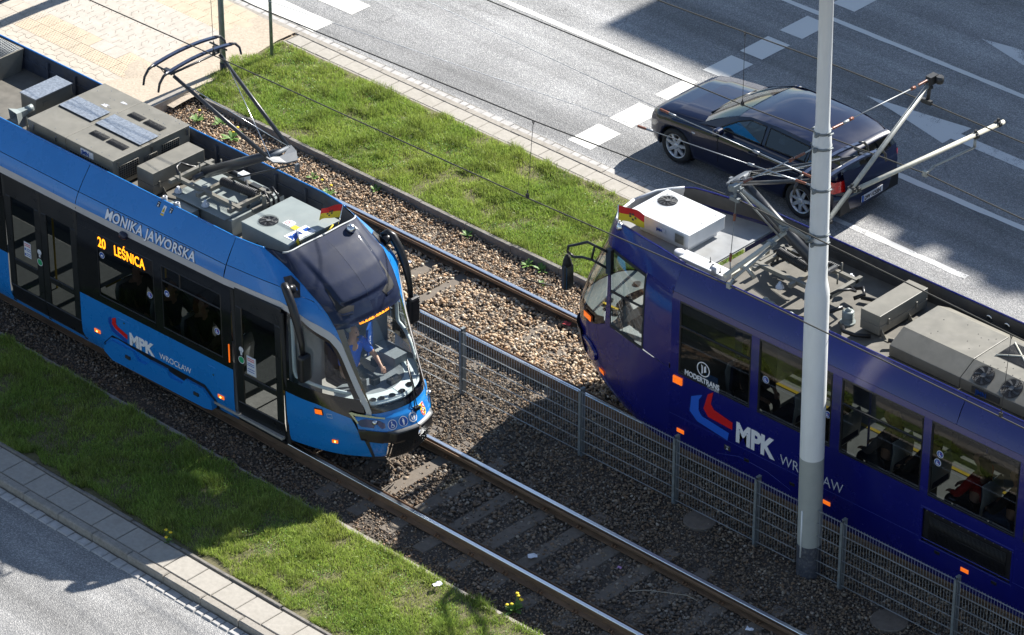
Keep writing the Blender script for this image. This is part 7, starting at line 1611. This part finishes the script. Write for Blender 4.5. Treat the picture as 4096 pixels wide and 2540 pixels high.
            k = MB(); k.lathe((wx, cy + sd * .62, gz + .305), [(.34, 0), (.001, 0)], 28, axis='y', caps=False); P = [[(wx + .342 * cos(a), cy + sd * y, gz + .305 + .342 * sin(a)) for a in np.linspace(-.2, pi + .2, 17)] for y in (.6, .86)]; k.grid(P); Pt(k, 'wheel_arch', M['seal'])
    k = MB(); k.tube([(-3.05, cy, gz + .5), (-3.04, cy, gz + .6)], .02, 8)
    for sd in (-1, 1): k.cbox((-3.06, cy + sd * .1, gz + .53), (.04, .16, .1))
    Pt(k, 'kidney_grille', M['black'], bevel=.02)
    k = MB(); k.grid([[(-3.07 + .12 * abs(u) ** 2.5, cy + .62 * u, gz + z) for u in np.linspace(-1, 1, 9)] for z in (.22, .38)]); Pt(k, 'front_intake', M['black'])
    k = MB(); k.tube([(-1.96, cy - .5, gz + .95), (-1.88, cy - .1, gz + .985)], .012, 6); k.tube([(-1.97, cy + .05, gz + .955), (-1.88, cy + .5, gz + .985)], .012, 6); Pt(k, 'wiper', M['black'])
    k = MB(); k.tube([(.91, cy + .12, gz + 1.0), (.86, cy - .1, gz + 1.1)], .01, 6); Pt(k, 'rear_wiper', M['galv_dull'])
    k = MB(); k.lathe((.93, cy, gz + .8), [(.04, 0), (.035, .012), (.001, .014)], 16, axis='x'); Pt(k, 'emblem', M['chrome'])
    # interior seen through the glass
    k = MB(); k.box(-1.6, .9, cy - .72, cy + .72, gz + .25, gz + .5); k.box(-1.75, -1.35, cy - .68, cy + .68, gz + .5, gz + .94); Pt(k, 'cabin', M['seal'])
    for x, y in ((-.75, -.36), (-.75, .36), (.2, -.36), (.2, .36)):
        k = MB(); k.cbox((x, cy + y, gz + .55), (.5, .5, .16)); k.cbox((x + .28, cy + y, gz + .82), (.14, .48, .54), rot=rotm('Y', .2)); k.cbox((x + .35, cy + y, gz + 1.13), (.09, .26, .14)); Pt(k, 'seat', M['dash'], bevel=.04)
    k = MB(); k.tube([(-1.22 + .06 * sin(a), cy - .36 + .18 * cos(a), gz + .92 + .17 * sin(a)) for a in [i * pi / 10 for i in range(21)]], .014, 6); Pt(k, 'steering_wheel', M['black'])
car()
# ------------------------------------------------------------------ block of flats across the road, outside the frame: it throws the shadow on the carriageway
def building():
    t = empty('apartment_block', (14, 36, 0), 'tall apartment block across the road, outside the picture, shading the carriageway', 'building')
    k = math.tan(SUN_EL); y0 = 34.0
    Z = lambda ys: (y0 - ys) * k - .2      # eave height whose shadow ends at y = ys
    def blk(x0, x1, ys, dy=14):
        m = MB(); m.box(x0, x1, y0, y0 + dy, -.3, Z(ys)); m.build('wall', M['bld'], t)
        m = MB(); m.box(x0 - .15, x1 + .15, y0 - .25, y0 + dy + .2, Z(ys), Z(ys) + .12); m.build('roof', M['roof_dark'], t)
        for i in range(int((x1 - x0) / 2.6)):
            for j in range(int((Z(ys) - 2) / 3)):
                x = x0 + 1.0 + i * 2.6; z = 1.2 + j * 3; f = MB(); f.box(x, x + 1.3, y0 - .05, y0 - .002, z, z + 1.4); w_ = f.build('window', M['t_grey'], t); g = MB(); g.box(x + .08, x + 1.22, y0 - .06, y0 - .052, z + .08, z + 1.32); g.build('pane', M['t_black'], w_)
    M['bld'] = mat('plaster', (.42, .38, .32), .9, var=.08, scale=2)
    blk(-6.1, -.3, 13.3); blk(-.3, 3.0, 11.3); blk(3.0, 30, 11.05)
    for x0, x1, ys in ((1.9, 2.5, 10.55), (3.7, 4.3, 10.45), (5.2, 6.0, 10.2)):
        m = MB(); m.box(x0, x1, y0 + .02, y0 + .5, Z(13.3), Z(ys)); m.build('chimney', M['bld'], t)
building()
